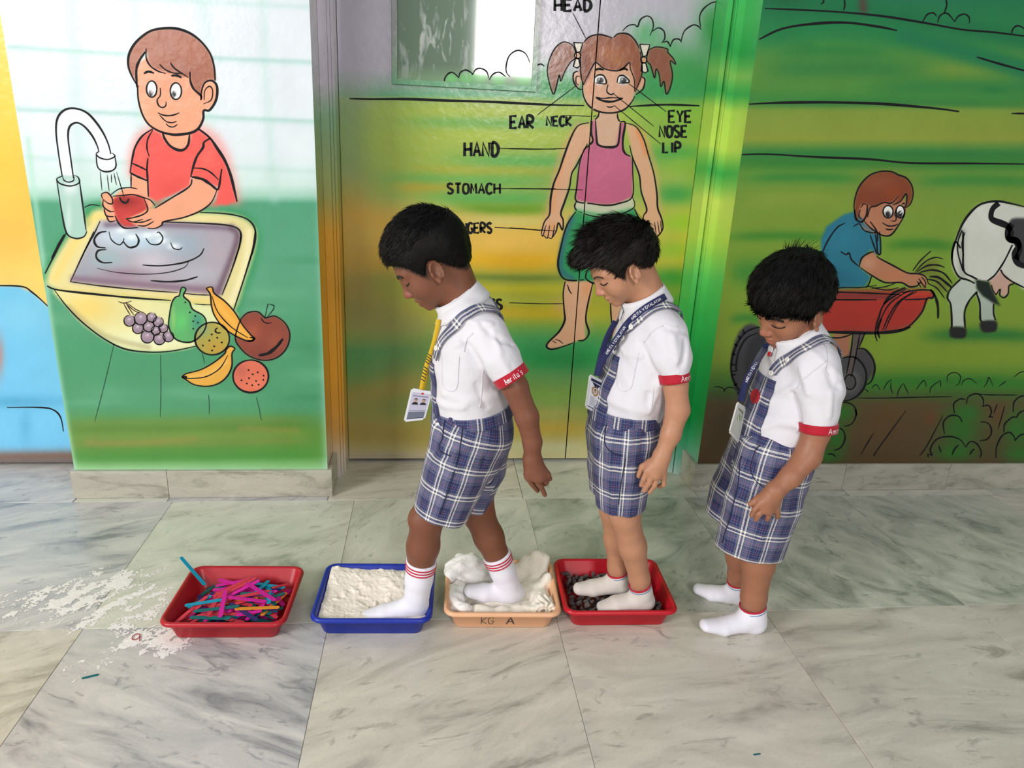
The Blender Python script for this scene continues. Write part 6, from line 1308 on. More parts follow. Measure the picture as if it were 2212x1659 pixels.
def head_field(f, o, R, s, smile=0.0):
    W = lambda p: o + R @ (np.array(p, float) * s)
    def e(c, r, k, op='u', Rl=None): f.ell(W(c), np.array(r, float) * s, R if Rl is None else R @ Rl, k * s, op)
    def cn(a, b, ra, rb, k, op='u'): f.cone(W(a), W(b), ra * s, rb * s, k * s, op)
    e((-.008, 0, .022), (.088, .070, .076), .01)
    e((.030, 0, -.026), (.053, .055, .062), .03)
    e((.030, 0, -.060), (.044, .043, .034), .02)
    for y in (-1, 1):
        e((.050, y * .032, -.036), (.025, .024, .025), .016)
        cn((.070, y * .012, .012), (.060, y * .042, .009), .011, .010, .012)
        e((.089, y * .031, -.006), (.015, .017, .010), .010, 's')
        e((.0655, y * .031, -.0075), (.0135, .0145, .0115), .003)
    cn((.078, 0, .004), (.092, 0, -.030), .006, .0085, .012)
    e((.0945, 0, -.0345), (.0088, .0092, .0085), .007)
    for y in (-1, 1):
        e((.0865, y * .0095, -.0385), (.0085, .0062, .0062), .005)
        e((.0885, y * .0058, -.0455), (.0035, .0028, .003), .002, 's')
    e((.068, 0, -.060), (.020, .024, .019), .012)
    e((.0862, 0, -.0565), (.0052, .0145 + .004 * smile, .0042), .004)
    e((.0838, 0, -.0680), (.0056, .0125 + .004 * smile, .0048), .004)
    e((.0920, 0, -.0620 - .001 * smile), (.009, .0165 + .006 * smile, .0014 + .0022 * smile), .002, 's')
    e((.069, 0, -.083), (.0135, .016, .0125), .014)
    for y in (-1, 1):
        a = y * math.radians(28); ca, sa = math.cos(a), math.sin(a)
        b = math.radians(-12); cb, sb = math.cos(b), math.sin(b)
        Rl = np.array([[ca, -sa, 0], [sa, ca, 0], [0, 0, 1]]) @ np.array([[cb, 0, sb], [0, 1, 0], [-sb, 0, cb]])
        c0 = np.array([.000, y * .0705, -.026])
        e(c0, (.0148, .0055, .0235), .006, 'u', Rl)
        e(c0 + Rl @ np.array([.0035, y * .0060, -.002]), (.0072, .0056, .0112), .003, 's', Rl)
        e(c0 + Rl @ np.array([-.0025, y * .0056, .0085]), (.0072, .0038, .0098), .003, 's', Rl)
        arc = [c0 + Rl @ np.array([.0140 * math.cos(t), y * .0033, .0222 * math.sin(t)]) for t in np.linspace(.35, 3.9, 9)]
        for p, q in zip(arc[:-1], arc[1:]): cn(p, q, .0030, .0030, .002)
        e(c0 + Rl @ np.array([.0035, y * .002, -.0215]), (.0056, .0042, .0062), .004, 'u', Rl)
        e(c0 + Rl @ np.array([.012, y * .0028, -.0035]), (.0032, .0032, .0052), .003, 'u', Rl)
    return W

def flow_strands(pts, nrm, o, R, s, style, rnd, length, lift, width, crown, seg=4):
    """tapered strips that grow out of the cap and follow the combing direction"""
    up, fw = R[:, 2], R[:, 0]
    cr = o + R @ (np.array(crown) * s)
    d = pts - cr; d -= dot(d, nrm)[:, None] * nrm; ln = np.linalg.norm(d, axis=1)[:, None]
    t = d / (ln + 1e-6)
    if style == 'forward': t = t * .35 + fw * .9
    if style == 'down': t = t * 1.0 + fw * .1 - np.array([0, 0, .4])
    t = t + rnd.normal(0, .13, t.shape); t -= dot(t, nrm)[:, None] * nrm; t /= np.linalg.norm(t, axis=1)[:, None] + 1e-9
    n = len(pts); Ls = length * rnd.uniform(.6, 1.25, n)
    side = np.cross(nrm, t); a = rnd.uniform(-.6, .6, n)[:, None]; side = side * np.cos(a) + nrm * np.sin(a)
    V = np.zeros((n, seg + 1, 2, 3))
    for k in range(seg + 1):
        x = k / seg
        c = pts + t * (Ls * x)[:, None] + nrm * (-.0015 + Ls * (lift[0] * x + lift[1] * x * x))[:, None]
        w = width * (1 - x) ** .7 * .5 + width * .04
        V[:, k, 0] = c - side * w; V[:, k, 1] = c + side * w
    b = (np.arange(n) * (seg + 1) * 2)[:, None]
    k = np.arange(seg)[None] * 2
    F = np.stack([b + k, b + k + 1, b + k + 3, b + k + 2], -1).reshape(-1, 4)
    return V.reshape(-1, 3), F

class Boy:
    def __init__(self, Y0, label, skin, name='person'):
        self.Y0, self.skin = Y0, skin
        self.root = None; self.label = label
    def B(self, px, py, dy=0.0): return on_plane(px, py, self.Y0 + dy)
    def mpp(self, P): return ((P - O_CAM) @ CR[:, 2]) / F_PX
    def pts(self, L):                                     # [(px,py,dy,r_px)] -> points, radii
        P = [self.B(*q[:3]) for q in L]; return P, [q[3] * self.mpp(p) for q, p in zip(L, P)]
    def st(self, L):                                      # [(px,py,dy,rx_px,ry_m)] -> loft stations
        return [(self.B(*q[:3]), q[3] * self.mpp(self.B(*q[:3])), q[4]) for q in L]

def build_boy(sp):
    b = Boy(sp['Y0'], sp['label'], sp['skin']); rnd = np.random.default_rng(sp['seed'])
    o = b.B(*sp['head'][:2], sp.get('head_dy', 0)); s = sp['head_s']
    R = head_frame(math.radians(sp['pitch']), math.radians(sp['yaw']), math.radians(sp.get('roll', 0)))
    foot = b.B(*sp['root_px']); root = empty('person', (foot[0], foot[1], 0.0)); tag(root, sp['label'], 'person'); b.root = root
    inv = Matrix.Translation(-Vector(root.location))
    def own(ob): ob.parent = root; ob.matrix_parent_inverse = inv; return ob
    # ---------------- skin
    f = Field(); Wp = head_field(f, o, R, s, sp.get('smile', 0))
    nb_ = b.B(*sp['neck'][:2]); f.cone(o + R @ np.array([-.022, 0, -.045]) * s, nb_, .043 * s, .047, .02)
    f.loft([(c, rx - .014, ry - .016) for c, rx, ry in b.st(sp['torso'])], k=.02)
    for side in ('near', 'far'):
        P, r = b.pts(sp['arm_' + side]); f.chain(P, r, .010, .02)
        H = sp.get('hand_' + side)
        if H:
            wr = P[-1]; mp = b.mpp(wr)
            for q in H['mcp']: f.cone(wr, b.B(*q), r[-1] * .80, .0078 * H.get('s', 1), .012)
            mm = [b.B(*q) for q in H['mcp']]
            f.cone((wr + mm[0] + mm[1]) / 3, (mm[1] + mm[2]) / 2, .012, .010, .012)
            for fin in H['fingers']:
                Q = [b.B(*q) for q in fin]; n = len(Q); rr = np.linspace(.0072, .0056, n) * H.get('s', 1)
                f.chain(Q, list(rr), .0015, .0025)
            Q = [b.B(*q) for q in H['thumb']]; f.chain(Q, list(np.linspace(.0095, .0062, len(Q)) * H.get('s', 1)), .002, .010)
        P, r = b.pts(sp['leg_' + side]); f.chain(P, r, .015, .01)
        P, r = b.pts(sp['foot_' + side]); f.chain(P, [x * .6 for x in r], .01, .01)
    for q in sp.get('knees', []): f.ell(b.B(*q[:3]), q[3], None, .012)
    lo, hi = sp['bounds_lo'], sp['bounds_hi']
    V, F = f.mesh(lo, hi, .0024, 1)
    C = np.tile(lin(sp['skin']), (len(V), 1))
    loc = ((V - o) @ R) / s
    def tint(mask, col): 
        m_ = np.clip(mask, 0, 1)[:, None]; C[:] = C * (1 - m_) + lin(col) * m_
    hd = np.linalg.norm(loc - np.array([0, 0, .0]), axis=1) < .14
    lips = np.exp(-((loc[:, 0] - .088) / .012) ** 2 - (loc[:, 1] / .014) ** 2 - ((loc[:, 2] + .0622) / .0085) ** 2)
    tint(hd * (lips > .25) * np.clip((lips - .25) * 3, 0, .75), sp['lip'])
    tint(hd * .5 * np.exp(-((loc[:, 0] - .095) / .016) ** 2 - (loc[:, 1] / .018) ** 2 - ((loc[:, 2] + .036) / .014) ** 2), sp['lip'])
    hl = HAIRLINE[sp['hair']]; zh = np.interp(loc[:, 0], [q[0] for q in hl], [q[1] for q in hl])
    ears = (np.abs(loc[:, 1]) > .0665) & (loc[:, 0] > -.018) & (loc[:, 0] < .018) & (loc[:, 2] < .004)
    below = np.clip((loc[:, 2] - zh + sp['fade']) / sp['fade'], 0, 1)
    tint(hd * ~ears * (below > 0) * below * .92 * (loc[:, 2] > -.07), rgb(24, 20, 19))
    for c_, r_, col in sp.get('skin_spots', []):
        tint(.6 * np.exp(-(np.linalg.norm(V - b.B(*c_), axis=1) / r_) ** 2), col)
    body = own(link('body', new_mesh('body', V, F, True, C), M_SKIN))
    # eyelashes, brows
    for y in (-1, 1):
        for nm, pts_, w, mt in (('eyelash', [(.079, y * .017, -.0100), (.0815, y * .024, -.0135), (.080, y * .033, -.0145), (.0735, y * .042, -.0130), (.066, y * .048, -.0105)], .0026, M_LASH),
                                ('eyebrow', [(.088, y * .011, .0085), (.084, y * .022, .0125), (.076, y * .034, .0130), (.064, y * .046, .0080)], sp.get('brow_w', .0058), sp['brow'])):
            Cc = np.array([Wp(p) for p in pts_]); G = strap_on(f, Cc, w * s, .0007, 3, 5)
            ob = sheet(nm, G, mt, None, .0012); own(ob)
    # finger nails
    # ---------------- hair
    hf = Field(); hs = sp['hair_t']
    hf.ell(o + R @ (np.array([-.008, 0, .022]) * s), (np.array([.088, .070, .076]) + hs) * s, R, 0)
    for (c_, r_) in sp.get('hair_add', []): hf.ell(o + R @ (np.array(c_) * s), np.array(r_) * s, R, .02)
    hx, hz = np.array([q[0] for q in hl]), np.array([q[1] for q in hl])
    hf.add(lambda P: (np.interp(((P - o) @ R)[:, 0] / s, hx, hz) - ((P - o) @ R)[:, 2] / s) * s * .75, o, 1e3, .008 * s, 'i')
    frq = sp.get('clump', 55)
    hf.disp(lambda P: .0011 * np.sin(((P - o) @ R)[:, 1] * frq * 3.1 + 2 * np.sin(((P - o) @ R)[:, 0] * 40)) * np.sin(((P - o) @ R)[:, 0] * frq * 1.3 + 1.7 * np.sin(((P - o) @ R)[:, 2] * 60)), o, .3)
    hc = o + R @ np.array([-.008, 0, .03]) * s
    HV, HF = hf.mesh(hc - .16, hc + .16, .0028, 1)
    N = hf.grad(HV)
    hm = sp['hair_mat']
    Vs, Fs, off = [HV], [HF], len(HV)
    hl_ = ((HV - o) @ R) / s
    for (style, cond, n, length, lift, width, crown) in sp['strands']:
        ok = np.where(cond(hl_) & (dot(N, HV - hc) > 0))[0]
        pick = rnd.choice(ok, n)
        v, q = flow_strands(HV[pick], N[pick], o, R, s, style, rnd, length, lift, width, crown)
        Vs.append(v); Fs.append(q + off); off += len(v)
    own(link('hair', new_mesh('hair', np.concatenate(Vs), np.concatenate(Fs), True), hm))
    # ---------------- shirt
    sh = Field(); sh.loft(b.st(sp['torso']), k=0)
    for side in ('near', 'far'): sh.loft(b.st(sp['sleeve_' + side]), flat=(False, True), k=.018)
    for P_, amp, w in sp.get('folds', []): sh.ridge(sh.hit(P_), amp * 1.6, w)
    ph = rnd.uniform(0, 6, 6)
    sh.disp(lambda P: .0016 * np.sin(P[:, 2] * 70 + 3.2 * np.sin(P[:, 0] * 24 + ph[0]) + 2 * np.sin(P[:, 1] * 30 + ph[1])) * np.sin(P[:, 0] * 38 + 2 * np.sin(P[:, 2] * 22 + ph[2])), nb_, 1e3)
    V, F = sh.mesh(sp['shirt_lo'], sp['shirt_hi'], .0030, 1)
    shirt = own(link('shirt', new_mesh('shirt', V, F, True), M_SHIRT))
    def sub(ob, par=shirt): ob.parent = par; return ob
    # cuffs with woven lettering
    for side in ('near', 'far'):
        st = b.st(sp['sleeve_' + side]); (c0, a0, b0), (c1, a1, b1) = st[-2], st[-1]
        e = unit(c1 - c0); w = .0205
        tmp = [(c1 - e * w, a1 + .0044, b1 + .0044), (c1 + e * .0014, a1 + .0036, b1 + .0036)]
        ob, surf, Rr = band('cuff', tmp, M_CUFF, None, 56, .006); sub(ob)
        if side == 'near':
            hgt = .0125; th0 = sp['cuff_text_th']
            def place(x, y, surf=surf, Rr=Rr): return surf(np.array([th0 + sp['cuff_dir'] * x / Rr]), np.array([(.0045 + y) / w]), .0012)[0]
            sub(stroke_text('lettering', "Amrita's", place, hgt, sp['cuff_adv'], .0012, M_THREAD, None))
    # collar
    ca = [b.B(*q) for q in sp['collar']]                 # bottom centre, top centre
    e = unit(ca[1] - ca[0]); th = np.linspace(-math.pi, math.pi, 65); l = np.array([0, 1, 0.]); u = np.cross(e, l)
    if u[0] > 0: u = -u                                   # u points to the boy's front
    (rb0, rl0), (rb1, rl1) = sp['collar_r']
    hgt = np.linalg.norm(ca[1] - ca[0])
    for part, k0, k1, o0, o1 in (('collar_stand', .25, 1.0, -.003, -.002), ('collar', 0.0, .98, .006, .0015)):
        G = np.zeros((65, 6, 3))
        gap = .18 if part == 'collar' else 0.05
        for i, t in enumerate(np.linspace(gap, 2 * math.pi - gap, 65)):
            fr = max(0, math.cos(t))
            for j in range(6):
                x = j / 5; kk = k1 + (k0 - k1) * (1 - x) if False else k0 + (k1 - k0) * x
                drop = (sp.get('collar_tip', .012) * fr ** 6) * (1 - x) if part == 'collar' else 0
                rx = rb0 + (rb1 - rb0) * kk + o0 + (o1 - o0) * x; ry = rl0 + (rl1 - rl0) * kk + o0 + (o1 - o0) * x
                G[i, j] = ca[0] + e * (hgt * kk - drop) + u * math.cos(t) * rx + l * math.sin(t) * ry
        if part == 'collar':                              # the fold lies on the shoulders
            D = sh(G.reshape(-1, 3)).reshape(65, 6); Gp = sh.project(G.reshape(-1, 3), .003).reshape(G.shape)
            G = np.where((D < .003)[..., None], Gp, G)
        sub(sheet(part, G, M_COLLAR, None, .0026))
    # ---------------- shorts
    sr = Field()
    sr.loft(b.st(sp['pelvis']), k=0, flat=(True, False))
    for side in ('near', 'far'): sr.loft(b.st(sp['short_' + side]), flat=(False, True), k=.012 if side == 'far' else .006)
    for P_, amp, w in sp.get('short_folds', []): sr.ridge(sr.hit(P_), amp * 1.7, w)
    sr.disp(lambda P: .0014 * np.sin(P[:, 0] * 60 + 2.5 * np.sin(P[:, 2] * 18 + ph[3])) * np.sin(P[:, 2] * 30 + 2 * np.sin(P[:, 0] * 26 + ph[4])), nb_, 1e3)
    V, F = sr.mesh(sp['short_lo'], sp['short_hi'], .0032, 1)
    # cloth coordinates wound round each leg
    UV = np.zeros((len(F), 4, 2)); fy = V[F].mean(1)[:, 1]
    for side, sg in (('near', -1), ('far', 1)):
        st = b.st(sp['short_' + side]); c0, c1 = st[0][0], st[-1][0]; e = unit(c1 - c0)
        l = unit(np.array([0, 1., 0]) - e[1] * e); u = np.cross(e, l)
        sel = np.where((fy <= b.Y0) == (sg < 0))[0]
        Q = V[F[sel]]; q = Q - c0; ax = q @ e
        cy = c0 + ax[..., None] * e; q = Q - cy
        a = np.arctan2(q @ u, -sg * -(q @ l) * -1) if False else np.arctan2(q @ u, sg * (q @ l))
        a0 = a[:, :1]; a = a0 + (a - a0 + math.pi) % (2 * math.pi) - math.pi
        UV[sel, :, 0] = a * .088 + .3 + sp.get('uvo', 0); UV[sel, :, 1] = ax + .25 + sp.get('uvo', 0) * .7
    shorts = own(link('shorts', new_mesh('shorts', V, F, True, uv=UV.reshape(-1, 2)), M_PLAID))
    subs = lambda ob: sub(ob, shorts)
    wb = b.st(sp['waistband']); ob, surf, Rr = band('waistband', wb, M_PLAID, None, 72, .004); subs(ob)
    for nm, P_ in sp.get('pockets', []):
        C_ = sr.hit(P_); G = strap_on(sr, C_, .0022, .0009, 3, 6); subs(sheet(nm, G, M_SEAM, None, .0016))
    # bib and straps over the shirt
    bib = sp['bib']; G = np.zeros((13, 15, 3))
    bot, top = b.B(*bib[0]), b.B(*bib[1])
    for i, x in enumerate(np.linspace(0, 1, 13)):
        for j, y in enumerate(np.linspace(-1, 1, 15)):
            G[i, j] = bot + (top - bot) * x + np.array([-.25, y * (bib[2] + (bib[3] - bib[2]) * x), 0])
    G = sh.march(G.reshape(-1, 3), (1, 0, 0), .0035).reshape(G.shape)
    subs(sheet('bib', G, M_PLAID, None, .002))
    if sp.get('badge'):
        c_ = G[8, 7] * .5 + G[8, 5] * .5; n_ = sh.grad(c_[None])[0]
        disc = disc_button('badge', c_ + n_ * .003, n_, .018, M_CUFF, None, False); subs(disc)
    for P_, back, w in sp['straps']:
        C_ = sh.hit(P_) if len(P_) else np.zeros((0, 3))
        C_ = np.concatenate([C_, np.array([b.B(*q) for q in back]).reshape(-1, 3)])
        G = strap_on(sh, C_, w, .0066, 5, 8); subs(sheet('strap', G, M_PLAID, None, .002, vo=.0285))
    sr2 = sh
    for P_, m_ in sp['buttons']:
        p = sh.hit([P_], .0078)[0]; n_ = sh.grad(p[None])[0]
        subs(disc_button('button', p + n_ * .0016, n_, .0062, m_, None, m_ is M_BUTTON))
    # shirt pocket and seams as stitched lines
    for nm, P_, w in sp.get('seams', []):
        C_ = sh.hit(P_); G = strap_on(sh, C_, w, .0007, 3, 6); sub(sheet(nm, G, M_SHIRT, None, .0012))
    # ---------------- socks
    for side in ('near', 'far'):
        sk = Field(); L_ = sp['sock_' + side]
        P, r = b.pts(L_); sk.chain(P, [x + .0018 for x in r], .008, 0)
        Pf, rf = b.pts(sp['foot_' + side]); wid = sp.get('foot_w', .0245)
        lat = np.array([0, 1., 0])
        st = [(Pf[i], rf[i], wid * q) for i, q in zip(range(len(Pf)), (.85, 1.05, 1.12, .85)[:len(Pf)] if len(Pf) == 4 else (.85, 1.12, .8))]
        sk.loft(st, lat, k=.016)
        e = unit(P[0] - P[1]); sk.plane(P[0], e)
        lo_ = np.minimum(P.min(0) if hasattr(P, 'min') else np.min(P, 0), np.min(Pf, 0)) - .055; hi_ = np.maximum(np.max(P, 0), np.max(Pf, 0)) + .055
        V, F = sk.mesh(lo_, hi_, .0026, 1)
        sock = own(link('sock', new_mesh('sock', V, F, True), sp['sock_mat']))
        d_ = unit(P[1] - P[0])
        for dist, wd, m_ in sp['sock_bands']:
            rr = r[0] + (r[1] - r[0]) * dist / np.linalg.norm(P[1] - P[0])
            c_ = P[0] + d_ * dist; rr = rr + .0030
            ob, _, _ = band('sock_stripe', [(c_, rr, rr), (c_ + d_ * wd, rr, rr)], m_, None, 40, .004, nv=2); sub(ob, sock)
    b.shirt_f, b.short_f, b.inv, b.body_f = sh, sr, inv, f
    return b

ANY = lambda q: q[:, 2] > -1
SKIN1, SKIN2, SKIN3 = rgb(122, 75, 54), rgb(182, 131, 102), rgb(158, 106, 80)
spec1 = dict(Y0=1.605, seed=1, label='boy with cropped black hair stepping from the cotton tray into the flour tray', root_px=(990, 1320, 0),
    skin=SKIN1, lip=rgb(166, 92, 80), brow=M_LASH, hair='short', fade=.016, hair_mat=M_HAIR, hair_t=.009, head=(930, 556), head_s=.985, pitch=40, yaw=-3, roll=0,
    hair_add=[((.030, 0, .062), (.050, .058, .040)), ((-.01, 0, .07), (.06, .055, .042)), ((-.046, 0, -.012), (.040, .058, .054))],
    strands=[('forward', ANY, 3400, .012, (.16, .0), .0022, (-.05, 0, .08)), ('forward', lambda q: q[:, 2] > .05, 2800, .017, (.34, -.08), .0024, (-.06, 0, .07)), ('down', lambda q: q[:, 2] < .04, 900, .008, (.15, 0), .002, (-.05, 0, .08))],
    neck=(1003, 662), torso=[(1000, 655, 0, 38, .062), (1014, 690, 0, 64, .100), (1014, 735, 0, 77, .112), (1012, 790, 0, 79, .106), (1016, 845, 0, 81, .104), (1019, 900, 0, 82, .102)],
    sleeve_near=[(1050, 722, -.075, 46, .048), (1080, 775, -.105, 43, .045), (1109, 820, -.118, 36, .040)], sleeve_far=[(1040, 722, .075, 46, .048), (1040, 775, .105, 42, .045), (1040, 822, .115, 36, .040)],
    arm_near=[(1055, 730, -.085, 33), (1112, 835, -.118, 28), (1138, 900, -.125, 25), (1150, 955, -.125, 20), (1150, 992, -.122, 18)],
    hand_near=dict(mcp=[(1139, 1030, -.128), (1156, 1034, -.134), (1172, 1032, -.132), (1183, 1025, -.126)],
        fingers=[[(1139, 1030, -.128), (1149, 1045, -.122), (1161, 1060, -.112)], [(1156, 1034, -.134), (1168, 1050, -.130), (1177, 1069, -.122)], [(1172, 1032, -.132), (1180, 1043, -.122), (1172, 1047, -.108)], [(1183, 1025, -.126), (1187, 1034, -.115), (1178, 1036, -.104)]],
        thumb=[(1140, 1005, -.115), (1138, 1025, -.103), (1148, 1042, -.098)]),
    arm_far=[(1040, 730, .085, 33), (1040, 835, .115, 27), (1035, 900, .12, 25), (1020, 955, .12, 20), (1010, 985, .115, 17)],
    hand_far=dict(mcp=[(995, 1018, .115), (1003, 1022, .12), (1011, 1022, .12), (1018, 1018, .118)], fingers=[[(995, 1018, .115), (988, 1034, .112), (990, 1046, .105)], [(1003, 1022, .12), (999, 1040, .118), (1000, 1052, .11)], [(1011, 1022, .12), (1009, 1040, .118), (1009, 1052, .11)], [(1018, 1018, .118), (1018, 1034, .116), (1017, 1044, .11)]], thumb=[(1000, 992, .105), (990, 1008, .098), (990, 1022, .096)]),
    leg_near=[(1015, 940, -.045, 48), (922, 1120, -.040, 35), (914, 1180, -.034, 34), (903, 1255, -.028, 25), (899, 1300, -.026, 22)], leg_far=[(1028, 940, .045, 48), (1032, 1105, .045, 34), (1056, 1160, .045, 31), (1088, 1235, .045, 24), (1100, 1272, .045, 21)],
    knees=[(906, 1122, -.045, .026)],
    foot_near=[(906, 1313, -.026, 20), (872, 1314, -.026, 20), (830, 1322, -.026, 15), (790, 1330, -.026, 9)], foot_far=[(1116, 1282, .045, 19), (1085, 1280, .045, 20), (1046, 1280, .043, 19), (1016, 1277, .04, 14)],
    sock_near=[(911, 1210, -.032, 32), (905, 1250, -.029, 28), (899, 1300, -.026, 25)], sock_far=[(1072, 1197, .045, 30), (1086, 1232, .045, 26), (1101, 1275, .045, 24)], sock_mat=M_SOCK, sock_bands=[(.007, .003, M_STRIPE_R), (.0155, .003, M_STRIPE_R), (.024, .003, M_STRIPE_R)],
    bounds_lo=(-.26, 1.40, .0), bounds_hi=(.29, 1.80, 1.08), shirt_lo=(-.10, 1.42, .52), shirt_hi=(.25, 1.79, .90),
    folds=[([(1002, 735), (1018, 760), (1045, 800), (1062, 828)], -.006, .007), ([(1040, 700), (1062, 722), (1085, 738), (1105, 742)], -.004, .006), ([(960, 850), (1010, 868), (1075, 850)], .004, .010), ([(1030, 830), (1040, 860), (1050, 880)], -.003, .006), ([(940, 860), (960, 876), (1000, 880)], .004, .008), ([(1078, 770), (1095, 800)], .003, .007), ([(1000, 690), (1030, 700), (1060, 700)], .003, .006), ([(985, 745), (1010, 735)], .0035, .006), ([(1065, 720), (1080, 760)], .003, .006)],
    cuff_text_th=-1.95, cuff_adv=.0068, cuff_dir=1, collar=[(1007, 668), (984, 635)], collar_r=[(.058, .060), (.054, .052)], collar_tip=.014,
    pelvis=[(1019, 872, 0, 84, .101), (1020, 930, 0, 90, .112), (1012, 965, 0, 84, .105)],
    short_near=[(1012, 935, -.042, 82, .070), (985, 1018, -.048, 71, .070), (952, 1111, -.05, 60, .064)], short_far=[(1032, 935, .042, 76, .070), (1030, 1010, .048, 62, .068), (1008, 1086, .05, 50, .062)],
    short_folds=[([(950, 900), (945, 940), (935, 975)], -.010, .011), ([(940, 985), (960, 1000), (985, 1010)], .006, .010), ([(975, 905), (985, 960), (965, 1060), (945, 1110)], .004, .006), ([(1040, 900), (1045, 1000)], -.003, .007), ([(945, 960), (975, 975), (1010, 965)], .004, .009)],
    pockets=[('pocket_edge', [(962, 905), (958, 940), (948, 968), (975, 985)]), ('side_seam', [(1000, 920), (992, 980), (968, 1060), (950, 1110)])], waistband=[(1020, 896, 0, 89, .108), (1018, 872, 0, 86, .104)], short_lo=(-.18, 1.44, .20), short_hi=(.24, 1.77, .66), uvo=.0,
    bib=[(1000, 880, 0), (985, 775, 0), .062, .045], straps=[([(944, 772), (958, 735), (985, 704), (1012, 680), (1040, 668), (1060, 672)], [(1078, 700, -.02), (1092, 760, .02), (1090, 840, .05)], .023), ([], [(950, 775, .045), (975, 715, .055), (1010, 670, .055), (1060, 672, .035), (1085, 720, 0), (1094, 780, -.035), (1094, 840, -.06)], .023)],
    buttons=[((943, 752), M_BUTTON)], seams=[('pocket_edge', [(953, 756), (956, 790), (958, 836), (985, 843), (990, 800), (992, 770)], .0022), ('armhole_seam', [(1022, 720), (1008, 735), (1002, 760)], .0025), ('side_seam', [(1044, 800), (1040, 850), (1036, 880)], .0022)])

